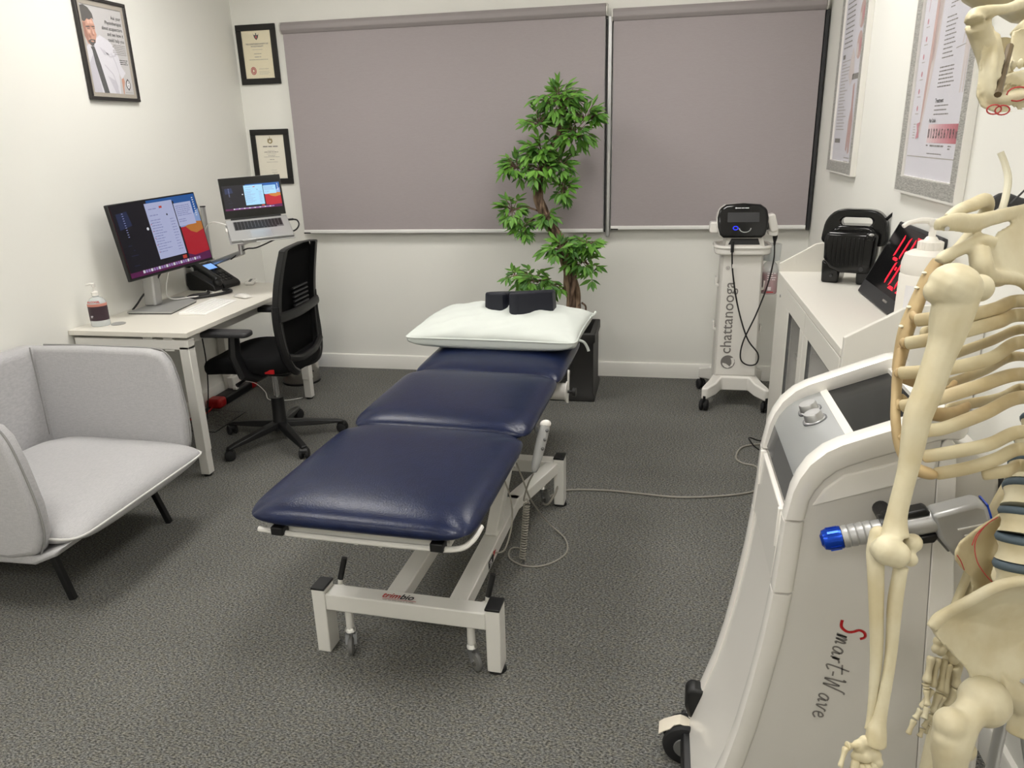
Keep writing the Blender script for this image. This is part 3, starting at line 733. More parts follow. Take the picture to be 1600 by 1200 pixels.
def desktop_ui(t, o, u, v, w, h, sc, big):
    S_ = {}
    def em(name, c, s=1.0):
        k = 'ui_%s_%d' % (name, big)
        if k not in M: M[k] = mat(k, tuple(x * .2 for x in c), .25, emit=c, strength=s)
        return k
    B = sc
    dark = em('dark', (30, 28, 36), B); navy = em('navy', (44, 52, 84), B); win = em('window', (196, 202, 240) if big else (170, 220, 250), B); sky = em('sky', (44, 98, 172), B); sky2 = em('pale_sky', (150, 176, 226), B)
    red = em('red', (190, 38, 52), B); org = em('orange', (204, 128, 60), B); pur = em('purple', (98, 34, 84), B); lil = em('dock', (170, 140, 200), B); tx = em('text', (146, 152, 198), B); wh = em('white', (236, 238, 246), B); rd = em('badge', (206, 74, 60), B)
    a = Art(o, u, v, .00006); X = lambda p: p * w; Y = lambda p: p * h
    a.rect(red, 0, 0, w, h, 1)
    a.poly(sky, [(X(.35), 0), (w, 0), (w, Y(.34)), (X(.35), Y(.34))], 2)
    a.poly(sky2, [(w, Y(.22)), (X(.9), Y(.33)), (X(.8), Y(.3)), (X(.6), Y(.4)), (X(.6), Y(.5)), (w, Y(.44))], 3)
    a.poly(org, [(w, Y(.42)), (X(.93), Y(.41)), (X(.82), Y(.44)), (X(.76), Y(.46)), (X(.82), Y(.53)), (X(.9), Y(.58)), (w, Y(.54))], 4)
    a.poly(red, [(X(.55), Y(.45)), (X(.78), Y(.46)), (X(.84), Y(.55)), (X(.92), Y(.59)), (w, Y(.55)), (w, h), (X(.55), h)], 5)
    a.poly(pur, [(0, Y(.84)), (X(.62), Y(.8)), (X(.8), Y(.9)), (w, Y(.88)), (w, h), (0, h)], 6)
    a.rect(dark, 0, 0, X(.4), Y(.93), 7); a.poly(navy, [(X(.04), Y(.12)), (X(.16), Y(.1)), (X(.18), Y(.3)), (X(.04), Y(.34))], 8)
    for k in range(11): a.rect(tx, X(.1), Y(.12 + k * .032), X(.116), Y(.13 + k * .032), 9)
    for k in range(5): a.rect(navy, X(.07 + (k % 2) * .04), Y(.56 + k * .07), X(.11 + (k % 3) * .02), Y(.57 + k * .07), 9)
    a.ell(wh, X(.335), Y(.385), Y(.022), Y(.022), 9)
    a.rect(dark, X(.4), Y(.06), X(.72), Y(.92), 9)
    a.rect(win, X(.37), Y(.04), X(.7), Y(.84), 10)
    a.rect(rd, X(.53), Y(.1), X(.565), Y(.13), 11); a.ell(dark, X(.6), Y(.235), Y(.014), Y(.014), 11); a.rect(rd, X(.64), Y(.86), X(.69), Y(.91), 11)
    a.lines(tx, X(.4), Y(.12), X(.5), 2, Y(.09), Y(.012), 1, .2, 11); a.lines(tx, X(.39), Y(.28), X(.56), 13, Y(.038), Y(.01), 5, .5, 11); a.lines(tx, X(.62), Y(.3), X(.68), 12, Y(.041), Y(.009), 6, .3, 11)
    for k in range(5): a.rect(rd, X(.385), Y(.33 + k * .1), X(.392), Y(.345 + k * .1), 11)
    a.rect(win, X(.71), Y(.1), X(.93), Y(.44), 10)
    a.lines(tx, X(.725), Y(.14), X(.91), 6, Y(.028), Y(.01), 8, .25, 11); a.lines(tx, X(.725), Y(.34), X(.82), 2, Y(.03), Y(.01), 9, .2, 11)
    for k in range(9): a.rect(wh, X(.955), Y(.05 + k * .033), X(.972), Y(.065 + k * .033), 9)
    a.rect(pur, X(.12), Y(.925), X(.88), Y(.975), 11)
    for k in range(24): a.rect(lil if k % 3 else wh, X(.14 + k * .03), Y(.93), X(.163 + k * .03), Y(.97), 12)
    a.emit(t, 'screen_window', None) if False else None
    return a
a = desktop_ui(t, F_(.008, H - .008, .0006), ux, -up, W - .016, H - .022, .62, 1)
scr = t.part('screen', slab(MB(), .006, W - .006, .012, H - .006, -.002, .0004), M['screen_off'])
a.emit(t, 'screen_window', scr)
t.part('cable', MB().tube(bez([(-2.58, 3.56, .95), (-2.62, 3.52, .87), (-2.675, 3.47, .8), (-2.69, 3.43, .76), (-2.7, 3.4, .735)], 6), .005, 6), M['black'])
t.part('cable', MB().tube(bez([(-2.56, 3.58, .95), (-2.59, 3.56, .85), (-2.6, 3.56, .78), (-2.585, 3.6, .752), (-2.53, 3.68, .749), (-2.5, 3.76, .739), (-2.52, 3.86, .735), (-2.6, 3.92, .735)], 6), .0035, 6), M['cable_white'])

# keyboard, mouse, phone
KC = Vector((-2.326, 3.505, .7302))
t = Thing('keyboard', 'slim white computer keyboard lying on the desk front', 'keyboard', KC, rad(4), local=True)
kb = MB().prism([(-.072, 0), (.072, 0), (.072, .005), (-.06, .014), (-.072, .014)], lambda u, v, d: Vector((u, d, v)), -.17, .17)
M['key_white'] = mat('white_keycap', (246, 245, 242), .4)
k = t.part('body', kb, M['key_white'], bevel=.002)
keys = MB(); Rk = random.Random(1)
for r in range(5):
    n = 14 if r < 4 else 9; y = -.16
    for c in range(n):
        wd = .32 / 14 if r < 4 else (.026 if c != 4 else .12)
        if y + wd > .163: break
        x = -.05 + r * .0235; z = .0142 - (x + .06) / .132 * .009
        kk = MB().box((x, y + wd / 2, z + .0012), (.0205, wd - .003, .003))
        o = t.part('key', kk, M['key_white'], parent=k); y += wd
MC = Vector((-2.285, 3.775, .7302))
t = Thing('computer_mouse', 'low white computer mouse beside the keyboard', 'mouse', MC, rad(65), local=True)
t.part('shell', MB().cushion((0, 0, .004), .058, .113, .017, .003, p=2.2, cr=.25, nx=14, ny=14), M['white_pl'])
t.part('base', MB().cushion((0, 0, .003), .05, .1, .001, .003, p=4, cr=.25, nx=10, ny=10), M['silver'])
# telephone
PC = Vector((-2.625, 4.03, .7302))
t = Thing('desk_telephone', 'black office desk telephone with small lit display', 'telephone', PC, rad(84), local=True)
# local: front towards -y
prof = [(-.11, .0), (.085, .0), (.1, .03), (.1, .125), (.088, .14), (.075, .138), (-.1, .035), (-.112, .02)]
b = t.part('body', MB().prism(prof, lambda u, v, d: Vector((d, u, v)), -.03, .115), M['black'], bevel=.006)
b2 = t.part('cradle', MB().prism([(-.1, .0), (.085, .0), (.1, .03), (.095, .1), (.06, .11), (-.09, .032)], lambda u, v, d: Vector((d, u, v)), -.105, -.03), M['black'], bevel=.006)
sl = lambda y: .035 + (y + .1) / .175 * .103
def on(x0, x1, y0, y1, d0, d1):
    m = MB(); nrm = Vector((0, -.103, .175)).normalized()
    vs = [Vector((x, y, sl(y))) + nrm * d for d in (d0, d1) for x, y in ((x0, y0), (x1, y0), (x1, y1), (x0, y1))]
    return m.add(vs, [(0, 3, 2, 1), (4, 5, 6, 7), (0, 1, 5, 4), (1, 2, 6, 5), (2, 3, 7, 6), (3, 0, 4, 7)])
bz = t.part('display_bezel', on(-.015, .1, .005, .07, -.002, .002), M['black_gloss'])
t.part('display', on(.0, .085, .018, .06, 0, .0026), M['lcd'], parent=bz)
for r in range(4):
    for c in range(3): t.part('key', on(.02 + c * .026, .038 + c * .026, -.085 + r * .019, -.073 + r * .019, -.001, .004), M['char'])
for r in range(4): t.part('line_key', on(-.018, .002, -.085 + r * .019, -.073 + r * .019, -.001, .004), M['char'])
hs = MB().tube(bez([(-.07, -.1, .06), (-.07, -.06, .088), (-.07, .0, .122), (-.07, .06, .152), (-.07, .1, .166)], 5), [.022] * 3 + [.019] * 15 + [.022] * 3, 10, sq=1.3)
hs.ell((-.07, -.092, .05), (.03, .03, .022), Matrix.Rotation(rad(30), 3, 'X')); hs.ell((-.07, .1, .152), (.03, .032, .022), Matrix.Rotation(rad(30), 3, 'X'))
t.part('handset', hs, M['black'], remesh=.004, smooth=3)
t.part('foot', MB().prism([(.06, .0), (.13, .0), (.1, .06), (.08, .06)], lambda u, v, d: Vector((d, u, v)), -.08, .1), M['black'], bevel=.004)
solo('handset_cord', MB().tube(bez([(-2.50, 3.93, .74), (-2.44, 3.915, .74), (-2.425, 3.86, .74), (-2.47, 3.77, .74), (-2.53, 3.695, .74), (-2.575, 3.70, .74), (-2.58, 3.76, .74), (-2.53, 3.82, .74), (-2.56, 3.875, .74)], 8), .0085, 8), M['black'],
     'thick black phone cord looped on the desk behind the keyboard', 'cord')
t = Thing('remote_control', 'small white gadget with dark buttons behind the telephone', 'remote', (-2.455, 4.165, .7302), rad(20), local=True)
t.part('body', MB().prism(rrect(-.028, -.06, .028, .06, .012, 4), XY, .004, .02), M['white_pl'], bevel=.003); t.part('feet', MB().prism(rrect(-.022, -.05, .022, .05, .01, 3), XY, 0, .005), M['silver'])
for k in range(3): t.part('button', MB().cyl((0, -.03 + .03 * k, .019), (0, -.03 + .03 * k, .023), .008, 10), M['dark_grey'])

# ---------------------------------------------------------------- laptop on its arm
t = Thing('laptop_stand', 'silver desk-clamped pole with folding arm and tray under the laptop', 'stand', (-2.705, 4.17, .73))
t.part('pole', MB().cyl((-2.705, 4.17, .742), (-2.705, 4.17, 1.19), .0145, 14), M['alu'])
t.part('pole_cap', MB().cyl((-2.705, 4.17, 1.19), (-2.705, 4.17, 1.196), .0165, 14), M['black'])
t.part('clamp', MB().bb(-2.735, -2.66, 4.12, 4.195, .7305, .744), M['alu_dark'], bevel=.004)
t.part('collar', MB().cyl((-2.705, 4.17, .82), (-2.705, 4.17, .88), .024, 14), M['alu'])
el = Vector((-2.345, 3.93, .985))
t.part('lower_arm', MB().beam((-2.70, 4.165, .85), el - Vector((0, 0, .03)), .03, .028), M['alu'], bevel=.006)
t.part('elbow_joint', MB().cyl(el - Vector((0, 0, .04)), el + Vector((0, 0, .022)), .018, 14), M['alu'])
H0 = Vector((-2.403, 3.9, 1.140)); hx = Vector((.265, .19, .012)).normalized(); WL = .335; DL = .232
fr_ = Vector((.58, -.79, 0)); fr_ = (fr_ - hx * fr_.dot(hx)).normalized(); dn = (fr_ * .232 + Vector((0, 0, -.098))).normalized()
nl = hx.cross(-dn).normalized()
if nl.z < 0: nl = -nl
L_ = lambda a, b, d: H0 + hx * a + dn * b + nl * d
t.part('upper_arm', MB().beam(el + Vector((0, 0, .014)), L_(.17, .12, -.045), .03, .022), M['alu'], bevel=.006)
t.part('tilt_head', MB().cyl(L_(.12, .13, -.042), L_(.22, .13, -.042), .018, 14), M['alu_dark'])
def lslab(m, a0, a1, b0, b1, d0, d1):
    return m.add([L_(a, b, d) for d in (d0, d1) for a, b in ((a0, b0), (a1, b0), (a1, b1), (a0, b1))], [(0, 1, 2, 3), (4, 7, 6, 5), (0, 4, 5, 1), (1, 5, 6, 2), (2, 6, 7, 3), (3, 7, 4, 0)])
tr = t.part('tray', lslab(MB(), -.006, WL + .006, .01, DL + .006, -.025, -.019), M['silver'], bevel=.003)
t.part('tray_stop', lslab(MB(), .06, .13, DL + .003, DL + .009, -.019, -.004), M['silver'], parent=tr); t.part('tray_stop', lslab(MB(), -.012, -.004, .1, .14, -.019, .004), M['white_pl'], parent=tr)
t.part('cable', MB().tube(bez([L_(.02, .06, -.01), (-2.48, 3.9, 1.13), (-2.58, 3.97, 1.08), (-2.68, 4.12, .98), (-2.7, 4.15, .88)], 6), .0035, 6), M['cable_white'])
t.part('cable', MB().tube(bez([L_(.26, .2, -.03), el + Vector((.1, -.0, .0)), el + Vector((.03, -.012, -.01)), el + Vector((-.1, .04, -.075))], 6), .004, 6), M['black'])
t = Thing('laptop', 'open silver laptop with black screen bezel on the raised arm tray', 'laptop', tuple(L_(WL / 2, DL / 2, -.018)))
bs = t.part('base', lslab(MB(), 0, WL, 0, DL, -.0185, -.003), M['silver'], bevel=.003)
t.part('keyboard_well', lslab(MB(), .035, WL - .035, .03, .125, -.004, -.0026), M['alu_dark'])
for r in range(6):
    n = 14 if r < 5 else 8; x = .038
    for c in range(n):
        wd = (WL - .076) / 14 if r < 5 else (.018 if c != 3 else .1)
        if x + wd > WL - .036: break
        t.part('key', lslab(MB(), x + .0012, x + wd - .0012, .032 + r * .0155, .0455 + r * .0155, -.0028, -.0012), M['black'], parent=bs); x += wd
t.part('trackpad', lslab(MB(), WL / 2 - .055, WL / 2 + .055, .14, .218, -.0032, -.0026), M['alu'], parent=bs)
un = Vector((0, 0, 1)); un = (un - hx * un.dot(hx)).normalized(); bkd = -fr_
su = (un * .97 + bkd * .1).normalized(); sn = hx.cross(su).normalized()
if sn.dot(fr_) < 0: sn = -sn
Q_ = lambda a, b, d: H0 + hx * a + su * b + sn * d + Vector((0, 0, .002))
def qslab(m, a0, a1, b0, b1, d0, d1):
    return m.add([Q_(a, b, d) for d in (d0, d1) for a, b in ((a0, b0), (a1, b0), (a1, b1), (a0, b1))], [(0, 1, 2, 3), (4, 7, 6, 5), (0, 4, 5, 1), (1, 5, 6, 2), (2, 6, 7, 3), (3, 7, 4, 0)])
LH = .222
t.part('lid', qslab(MB(), 0, WL, 0, LH, -.007, -.001), M['silver'], bevel=.003)
sc_ = t.part('bezel', qslab(MB(), .001, WL - .001, .002, LH - .001, -.0015, .0), M['black_gloss'])
t.part('hinge', MB().cyl(L_(.03, 0, -.002), L_(WL - .03, 0, -.002), .0065, 10), M['black'])
a = desktop_ui(t, Q_(.012, LH - .042, .0005), hx, -su, WL - .024, .135, 1.0, 0)
a.emit(t, 'screen_window', sc_)
t.part('power_plug', MB().tube(bez([L_(WL - .002, .05, -.01), L_(WL + .02, .05, -.01), L_(WL + .03, .05, -.01)], 3), .006, 8), M['black'])
t.part('power_cable', MB().tube(bez([L_(WL + .028, .05, -.01), L_(WL + .05, .06, -.015), L_(WL + .052, .09, -.03), L_(WL + .02, .11, -.05), L_(WL - .06, .12, -.05)], 6), .0045, 6), M['black'])

# ---------------------------------------------------------------- office chair, facing the desk
t = Thing('office_chair', 'black mesh-back swivel office chair with armrests at the desk', 'chair', (-2.0, 3.5, 0), rad(2), local=True)
hub = MB().lathe([(.0, .07), (.05, .07), (.045, .1), (.036, .125), (.034, .25), (0, .25)], 20)
t.part('hub', hub, M['black'])
t.part('gas_lift', MB().cyl((0, 0, .24), (0, 0, .42), .014, 16), M['chrome'])
for k in range(5):
    a = rad(-95 + 72 * k) + rad(-22); d = Vector((math.cos(a), math.sin(a), 0)); sd = Vector((-d.y, d.x, 0))
    arm = MB()
    prof = [(.03, .03, .115, .08), (.16, .026, .1, .068), (.3, .021, .078, .06), (.335, .018, .07, .058)]
    vs = []; fs = []
    for q, (r, w_, zt, zb) in enumerate(prof):
        vs += [d * r - sd * w_ + Vector((0, 0, zb)), d * r + sd * w_ + Vector((0, 0, zb)), d * r + sd * w_ * .75 + Vector((0, 0, zt)), d * r - sd * w_ * .75 + Vector((0, 0, zt))]
    for q in range(3):
        for j in range(4): fs.append((q * 4 + j, q * 4 + (j + 1) % 4, q * 4 + 4 + (j + 1) % 4, q * 4 + 4 + j))
    fs += [(3, 2, 1, 0), (12, 13, 14, 15)]
    ar = t.part('base_arm', arm.add(vs, fs), M['black'], bevel=.005)
    c = d * .325; wz = .0265
    ax = Vector((math.cos(a + 1.0), math.sin(a + 1.0), 0))
    cs = MB()
    for s_ in (-1, 1): cs.lathe([(0, -.01), (.02, -.01), (.0265, -.006), (.0265, .006), (.02, .01), (0, .01)], 18, tuple(c + ax * .016 * s_ + Vector((0, 0, wz))), tuple(ax))
    w1 = t.part('caster', cs, M['black_rub'])
    t.part('caster_hood', MB().lathe([(0, -.02), (.022, -.02), (.022, .02), (0, .02)], 16, tuple(c + Vector((0, 0, .04))), tuple(ax)), M['black'], parent=w1)
# seat faces -x
def sf(u, v, d):
    q = max(0, -u - .1) / .2; return Vector((u, v, d - .03 * q * q + .014 * (abs(v) / .24) ** 2))
po = []
for k in range(40):
    an = 2 * PI * k / 40; c_, s_ = math.cos(an), math.sin(an); po.append((-.045 + .262 * math.copysign(abs(c_) ** .55, c_), .245 * math.copysign(abs(s_) ** .5, s_)))
st = MB(); lv = [(.86, .43), (.97, .438), (1.0, .462), (1.0, .485), (.97, .503), (.9, .512), (.6, .512), (.25, .508)]
vs = []; fs = []
for k_, z in lv: vs += [sf(-.045 + (p[0] + .045) * k_, p[1] * k_, z) for p in po]
for i in range(len(lv) - 1):
    for k in range(40): fs.append((i * 40 + k, i * 40 + (k + 1) % 40, i * 40 + 40 + (k + 1) % 40, i * 40 + 40 + k))
fs += [tuple(range(39, -1, -1)), tuple((len(lv) - 1) * 40 + k for k in range(40))]
st.add(vs, fs)
t.part('seat', st, M['fabric_black'], ang=80)
t.part('seat_pan', MB().cushion((-.02, 0, .447), .42, .42, .01, .03, p=3, cr=.14), M['black'])
t.part('mechanism', MB().bb(-.12, .12, -.08, .08, .385, .44), M['black'], bevel=.015)
t.part('lever', MB().tube([(-.05, -.08, .405), (-.07, -.19, .4), (-.08, -.24, .39)], [.007, .007, .011], 8), M['black'])
t.part('brand_tag', MB().bb(.075, .125, -.236, -.232, .452, .474), M['red_pl'], label='small red tag on the seat edge')
# backrest: plane near x = +.22, leaning back
BX = lambda z: .188 + .07 * (z - .45) - .06 * math.sin(max(0, min(1, (z - .45) / .62)) * PI) * .6
def bx_(y, z, d): return Vector((BX(z) + d + .25 * y * y * -.6, y, z))
outer = [(-.15, .46), (-.205, .5), (-.225, .6), (-.23, .75), (-.22, .9), (-.2, 1.03), (-.175, 1.062), (0, 1.075)]
outer = [(q.x, q.y) for q in bez([(p[0], p[1], 0) for p in outer], 4)]
NH = len(outer) - 1
outer = outer + [(-p[0], p[1]) for p in outer[-2::-1]]
def ringpoly(po, k, dz=0):
    cy = sum(p[0] for p in po) / len(po); cz = sum(p[1] for p in po) / len(po)
    return [(cy + (p[0] - cy) * k, cz + (p[1] - cz) * (k + .03)) for p in po]
inn = [(p[0] * .84, .5 + (p[1] - .46) * .93 - .002) for p in outer]
bf = MB(); n = len(outer); vs = []; fs = []
for d in (-.014, .018):
    vs += [bx_(p[0], p[1], d) for p in outer] + [bx_(p[0], p[1], d) for p in inn]
for i in range(n):
    j = (i + 1) % n
    fs += [(i, j, n + j, n + i), (2 * n + i, 3 * n + i, 3 * n + j, 2 * n + j), (i, 2 * n + i, 2 * n + j, j), (n + i, n + j, 3 * n + j, 3 * n + i)]
t.part('back_frame', bf.add(vs, fs), M['black'], bevel=.006, sub=0)
ms = MB(); rows = 12; cols = 8; vs = []; fs = []
def wid(z):
    for i in range(NH):
        if inn[i][1] <= z <= inn[i + 1][1]:
            q = (z - inn[i][1]) / (inn[i + 1][1] - inn[i][1] + 1e-9); return -(inn[i][0] + q * (inn[i + 1][0] - inn[i][0]))
    return .12
for r in range(rows + 1):
    z = .503 + (1.06 - .503) * r / rows; wv = wid(z) + .006
    for c in range(cols + 1): vs.append(bx_(-wv + 2 * wv * c / cols, z, -.01 - .012 * math.sin(PI * c / cols)))
for r in range(rows):
    for c in range(cols): fs.append((r * 9 + c, r * 9 + c + 1, r * 9 + c + 10, r * 9 + c + 9))
t.part('back_mesh', ms.add(vs, fs), M['mesh_black'], solid=.003)
# rear yoke: broad band and outer loop
t.part('yoke_band', MB().tube([bx_(y, .735 - .05 * (1 - (y / .23) ** 2) * .2, .02) for y in [-.232 + .0464 * i for i in range(11)]], .026, 10, sq=1.9 if False else .5, up=(0, 0, 1)), M['black'])
for s_ in (-1, 1):
    t.part('yoke_arm', MB().tube(bez([bx_(.222 * s_, .79, .0), bx_(.224 * s_, .68, .004), bx_(.214 * s_, .56, .008), bx_(.175 * s_, .47, .008), bx_(.11 * s_, .43, .0), (.12, .03 * s_, .42)], 5), .021, 10, sq=1.0), M['black'])
t.part('yoke_bar', MB().tube(bez([bx_(-.2, .53, .015), bx_(-.1, .5, .02), bx_(.0, .495, .022), bx_(.1, .5, .02), bx_(.2, .53, .015)], 5), .02, 10), M['black'])
for k in range(5): t.part('lumbar_slat', MB().bb(BX(.8) + .004, BX(.8) + .014, -.05, .12, .755 + k * .022, .763 + k * .022), M['char'])
for s_ in (-1, 1):
    ap = MB().prism(rrect(-.24, -.045, .03, .045, .03, 4), XY, .655, .682)
    t.part('armrest', ap.xf(Matrix.Translation((.02, .275 * s_, 0))), M['char'], bevel=.01, seg=3)
    t.part('armrest_post', MB().tube([(-.04, .275 * s_, .655), (-.045, .28 * s_, .56), (-.02, .27 * s_, .46), (.0, .2 * s_, .43), (0, .08 * s_, .42)], [.022, .026, .024, .022, .02], 8, sq=1.6), M['black'])

# ---------------------------------------------------------------- small things under the desk
bc = (-2.37, 4.5, 0)
t = Thing('waste_bin', 'round polished steel waste bin in the corner behind the office chair', 'bin', bc)
t.part('body', MB().lathe([(0, .012), (.122, .012), (.122, .28), (.118, .282), (.118, .03), (0, .03)], 36, bc), M['steel']); t.part('base_ring', MB().lathe([(0, 0), (.126, 0), (.126, .014), (0, .014)], 36, bc), M['black'])
t.part('screw', MB().cyl((bc[0] + .112, bc[1] - .05, .09), (bc[0] + .1165, bc[1] - .052, .09), .006, 8), M['black'])
t = Thing('recycling_tub', 'blue plastic tub standing on the carpet behind the steel bin', 'tub', (-2.5, 4.71, 0))
t.part('body', MB().prism([(-.11, .0), (.11, .0), (.118, .15), (-.118, .15)], lambda u, v, d: Vector((-2.49 + u, d, v)), 4.655, 4.795), M['bin_blue'], bevel=.01); t.part('rim', MB().bb(-2.62, -2.36, 4.65, 4.8, .145, .158), M['bin_blue'], bevel=.004)
t = Thing('extension_lead', 'black and red extension lead bar on the carpet below the desk', 'extension lead', (-2.66, 4.1, 0), rad(0))
t.part('socket_bar', MB().bb(-2.71, -2.62, 3.98, 4.3, 0.0, .055), M['black'], bevel=.012); t.part('end_cap', MB().bb(-2.712, -2.618, 3.9, 3.985, 0.0, .06), M['red_pl'], bevel=.016, seg=3, label='red end of the extension lead')
t.part('end_cap', MB().bb(-2.712, -2.618, 4.3, 4.36, .0, .07), M['red_pl'], bevel=.014, seg=3, label='red end of the extension lead')
for k in range(3): t.part('socket', MB().bb(-2.69, -2.64, 4.0 + k * .09, 4.06 + k * .09, .0545, .0565), M['char'])
t.part('flex', MB().tube(bez([(-2.665, 3.905, .02), (-2.66, 3.82, .006), (-2.69, 3.72, .006), (-2.70, 3.55, .006), (-2.60, 3.4, .006), (-2.5, 3.32, .006)], 6), .005, 6), M['red_pl'])
t = Thing('power_adapter', 'white laptop power adapter resting on the extension lead', 'adapter', (-2.6, 4.1, .05))
t.part('body', MB().bb(-2.69, -2.645, 4.12, 4.2, .057, .135), M['white_pl'], bevel=.008); t.part('plug', MB().bb(-2.645, -2.615, 4.1, 4.13, .058, .08), M['white_pl'], bevel=.005)
t.part('cable', MB().tube(bez([(-2.66, 4.2, .09), (-2.56, 4.22, .07), (-2.48, 4.2, .02), (-2.4, 4.1, .004), (-2.28, 4.1, .004), (-2.2, 4.16, .004)], 6), .003, 6), M['cable_white'])
t = Thing('floor_box', 'carpet-covered floor outlet lid set in the carpet under the desk', 'floor outlet', (-2.56, 3.7, 0))
t.part('lid', MB().bb(-2.66, -2.44, 3.55, 3.87, 0, .003), M['carpet']); t.part('lid_frame', frame_mb(lambda a, c, d: Vector((-2.665 + a, 3.545 + c, d)), .23, .33, .005, 0, .004), M['black'])
solo('power_cable', MB().tube(bez([(-2.28, 3.33, .7), (-2.28, 3.34, .5), (-2.3, 3.34, .3), (-2.36, 3.36, .1), (-2.42, 3.4, .006), (-2.48, 3.5, .006), (-2.5, 3.56, .006)], 8), .0035, 6), M['black'], 'thin black cable hanging from the desk to the floor', 'cable')
# ---------------------------------------------------------------- treatment couch (local: +y towards the head end)
CR = -rad(2.6); CL = (-.722, 2.42, 0)
t = Thing('treatment_couch', 'navy vinyl three-section treatment couch on a white steel wheeled frame', 'couch', CL, CR, local=True)
def pad(y0, y1, zmid, w=.64, th=.042, tilt=0):
    m = MB().cushion((0, (y0 + y1) / 2, zmid), w, y1 - y0, th, th * .9, p=6, cr=.12, nx=36, ny=36,
                     topf=lambda x, y, z, s_, d: z + (.006 * (1 - (x / (w / 2)) ** 2) * (1 - (2 * y / (y1 - y0)) ** 2) if s_ > 0 else 0) + tilt * y)
    return m
t.part('foot_cushion', pad(-.815, -.148, .598), M['vinyl'])
t.part('middle_cushion', pad(-.15, .458, .604, tilt=.012), M['vinyl'])
t.part('head_cushion', pad(.45, 1.06, .602, tilt=.03), M['vinyl'])
for y0, y1 in ((-.76, -.2), (-.1, .41), (.5, 1.02)):
    for s_ in (-1, 1): t.part('deck_rail', MB().bb(s_ * .235 - .0125, s_ * .235 + .0125, y0, y1, .54, .568), M['white_metal'])
for y in (-.74, -.22, -.08, .4, .52, 1.0): t.part('deck_crossbar', MB().bb(-.25, .25, y - .0125, y + .0125, .545, .57), M['white_metal'])
# towel rail at the foot
t.part('foot_rail', MB().tube(bez([(.315, -.70, .575), (.305, -.755, .562), (.27, -.785, .552), (.15, -.79, .549), (-.15, -.79, .549), (-.29, -.785, .552)], 6), .008, 8, sq=1.0), M['white_metal'])
for x in (-.225, .225): t.part('rail_clip', MB().bb(x - .018, x + .018, -.805, -.77, .548, .572), M['black'], bevel=.003)
t.part('foot_plate', MB().bb(-.23, .23, -.772, -.758, .545, .566), M['white_metal'])
for x in (-.03, .04): t.part('hook', MB().bb(x - .005, x + .005, -.74, -.72, .505, .545), M['white_metal'])
# base frames
for yy, nm in ((-.545, 0), (.555, 1)):
    b = t.part('base_crossbar', MB().bb(-.242, .277, yy - .03, yy + .03, .155, .213), M['white_metal'], bevel=.004)
    for s_ in (-1, 1):
        lx = -.262 if s_ < 0 else .299
        l = t.part('leg', MB().bb(lx - .022, lx + .022, yy - .034, yy + .03, .012 if s_ > 0 else .0, .226), M['white_metal'], bevel=.003)
        t.part('leg_cap', MB().bb(lx - .023, lx + .023, yy - .036, yy + .032, .226, .234), M['black'], parent=l, bevel=.002)
        if s_ > 0: t.part('leg_foot', MB().lathe([(0, 0), (.03, 0), (.026, .012), (0, .012)], 18, (lx, yy, 0)), M['black'], parent=l)
        # swivel caster under the bar
        cx = -.178 if s_ < 0 else .222; cy = yy - .005
        p = t.part('caster_stem', MB().cyl((cx, cy, .085), (cx, cy, .155), .0125, 14), M['white_metal'])
        t.part('caster_collar', MB().lathe([(0, .068), (.017, .068), (.02, .074), (.017, .082), (.014, .086), (0, .086)], 16, (cx, cy, 0)), M['chrome'], parent=p)
        sw = rad(-40 if s_ > 0 else -72); dx = Vector((math.cos(sw), math.sin(sw), 0)); ax = Vector((-dx.y, dx.x, 0)); wc = Vector((cx, cy, .029)) + dx * .02
        fk = MB()
        for q in (-1, 1): fk.beam(Vector((cx, cy, .068)) + ax * .012 * q, wc + ax * .012 * q + Vector((0, 0, .004)), .0025, .012, ax)
        fk.box((cx, cy, .067), (.028, .028, .003), Matrix.Rotation(sw, 3, 'Z'))
        t.part('caster_fork', fk, M['alu_dark'], parent=p)
        t.part('caster_wheel', MB().lathe([(0, -.009), (.022, -.009), (.029, -.005), (.029, .005), (.022, .009), (0, .009)], 22, tuple(wc), tuple(ax)), M['tyre_grey'], parent=p)
        t.part('wheel_hub', MB().lathe([(0, -.0095), (.012, -.0095), (.012, .0095), (0, .0095)], 14, tuple(wc), tuple(ax)), M['chrome'], parent=p)
        if nm == 0:   # black-gripped lever standing up behind the bar
            hx_ = -.226 if s_ < 0 else .262
            t.part('lever', MB().cyl((cx, yy + .03, .19), (hx_, yy + .045, .2), .007, 10), M['white_metal'], parent=p)
            t.part('lever', MB().cyl((hx_, yy + .045, .195), (hx_ + .003, yy + .046, .226), .0075, 10), M['white_metal'], parent=p)
            t.part('lever_grip', MB().cyl((hx_ + .003, yy + .046, .222), (hx_ + .018, yy + .06, .292), .0095, 12), M['black'], parent=p)
for s_ in (-1, 1):
    xr = .035 if s_ < 0 else .215
    xr = -.03 if s_ < 0 else .175
    t.part('base_rail', MB().bb(xr - .03, xr + .03, -.515, .2, .16, .21), M['white_metal'], bevel=.004)
    t.part('base_rail', MB().beam((xr, .17, .185), (.27 * s_ if s_ > 0 else -.2, .53, .185), .055, .05), M['white_metal'], bevel=.004)
    t.part('lift_arm', MB().beam((xr + .0, -.12, .2), (xr + .0, .3, .53), .042, .055), M['white_metal'], bevel=.004)
    t.part('lift_arm', MB().beam((xr - .07 * s_, .48, .22), (xr - .07 * s_, .0, .53), .04, .05), M['white_metal'], bevel=.004)
t.part('pivot_tube', MB().cyl((-.25, -.06, .53), (.27, -.06, .53), .016, 14), M['white_metal'])
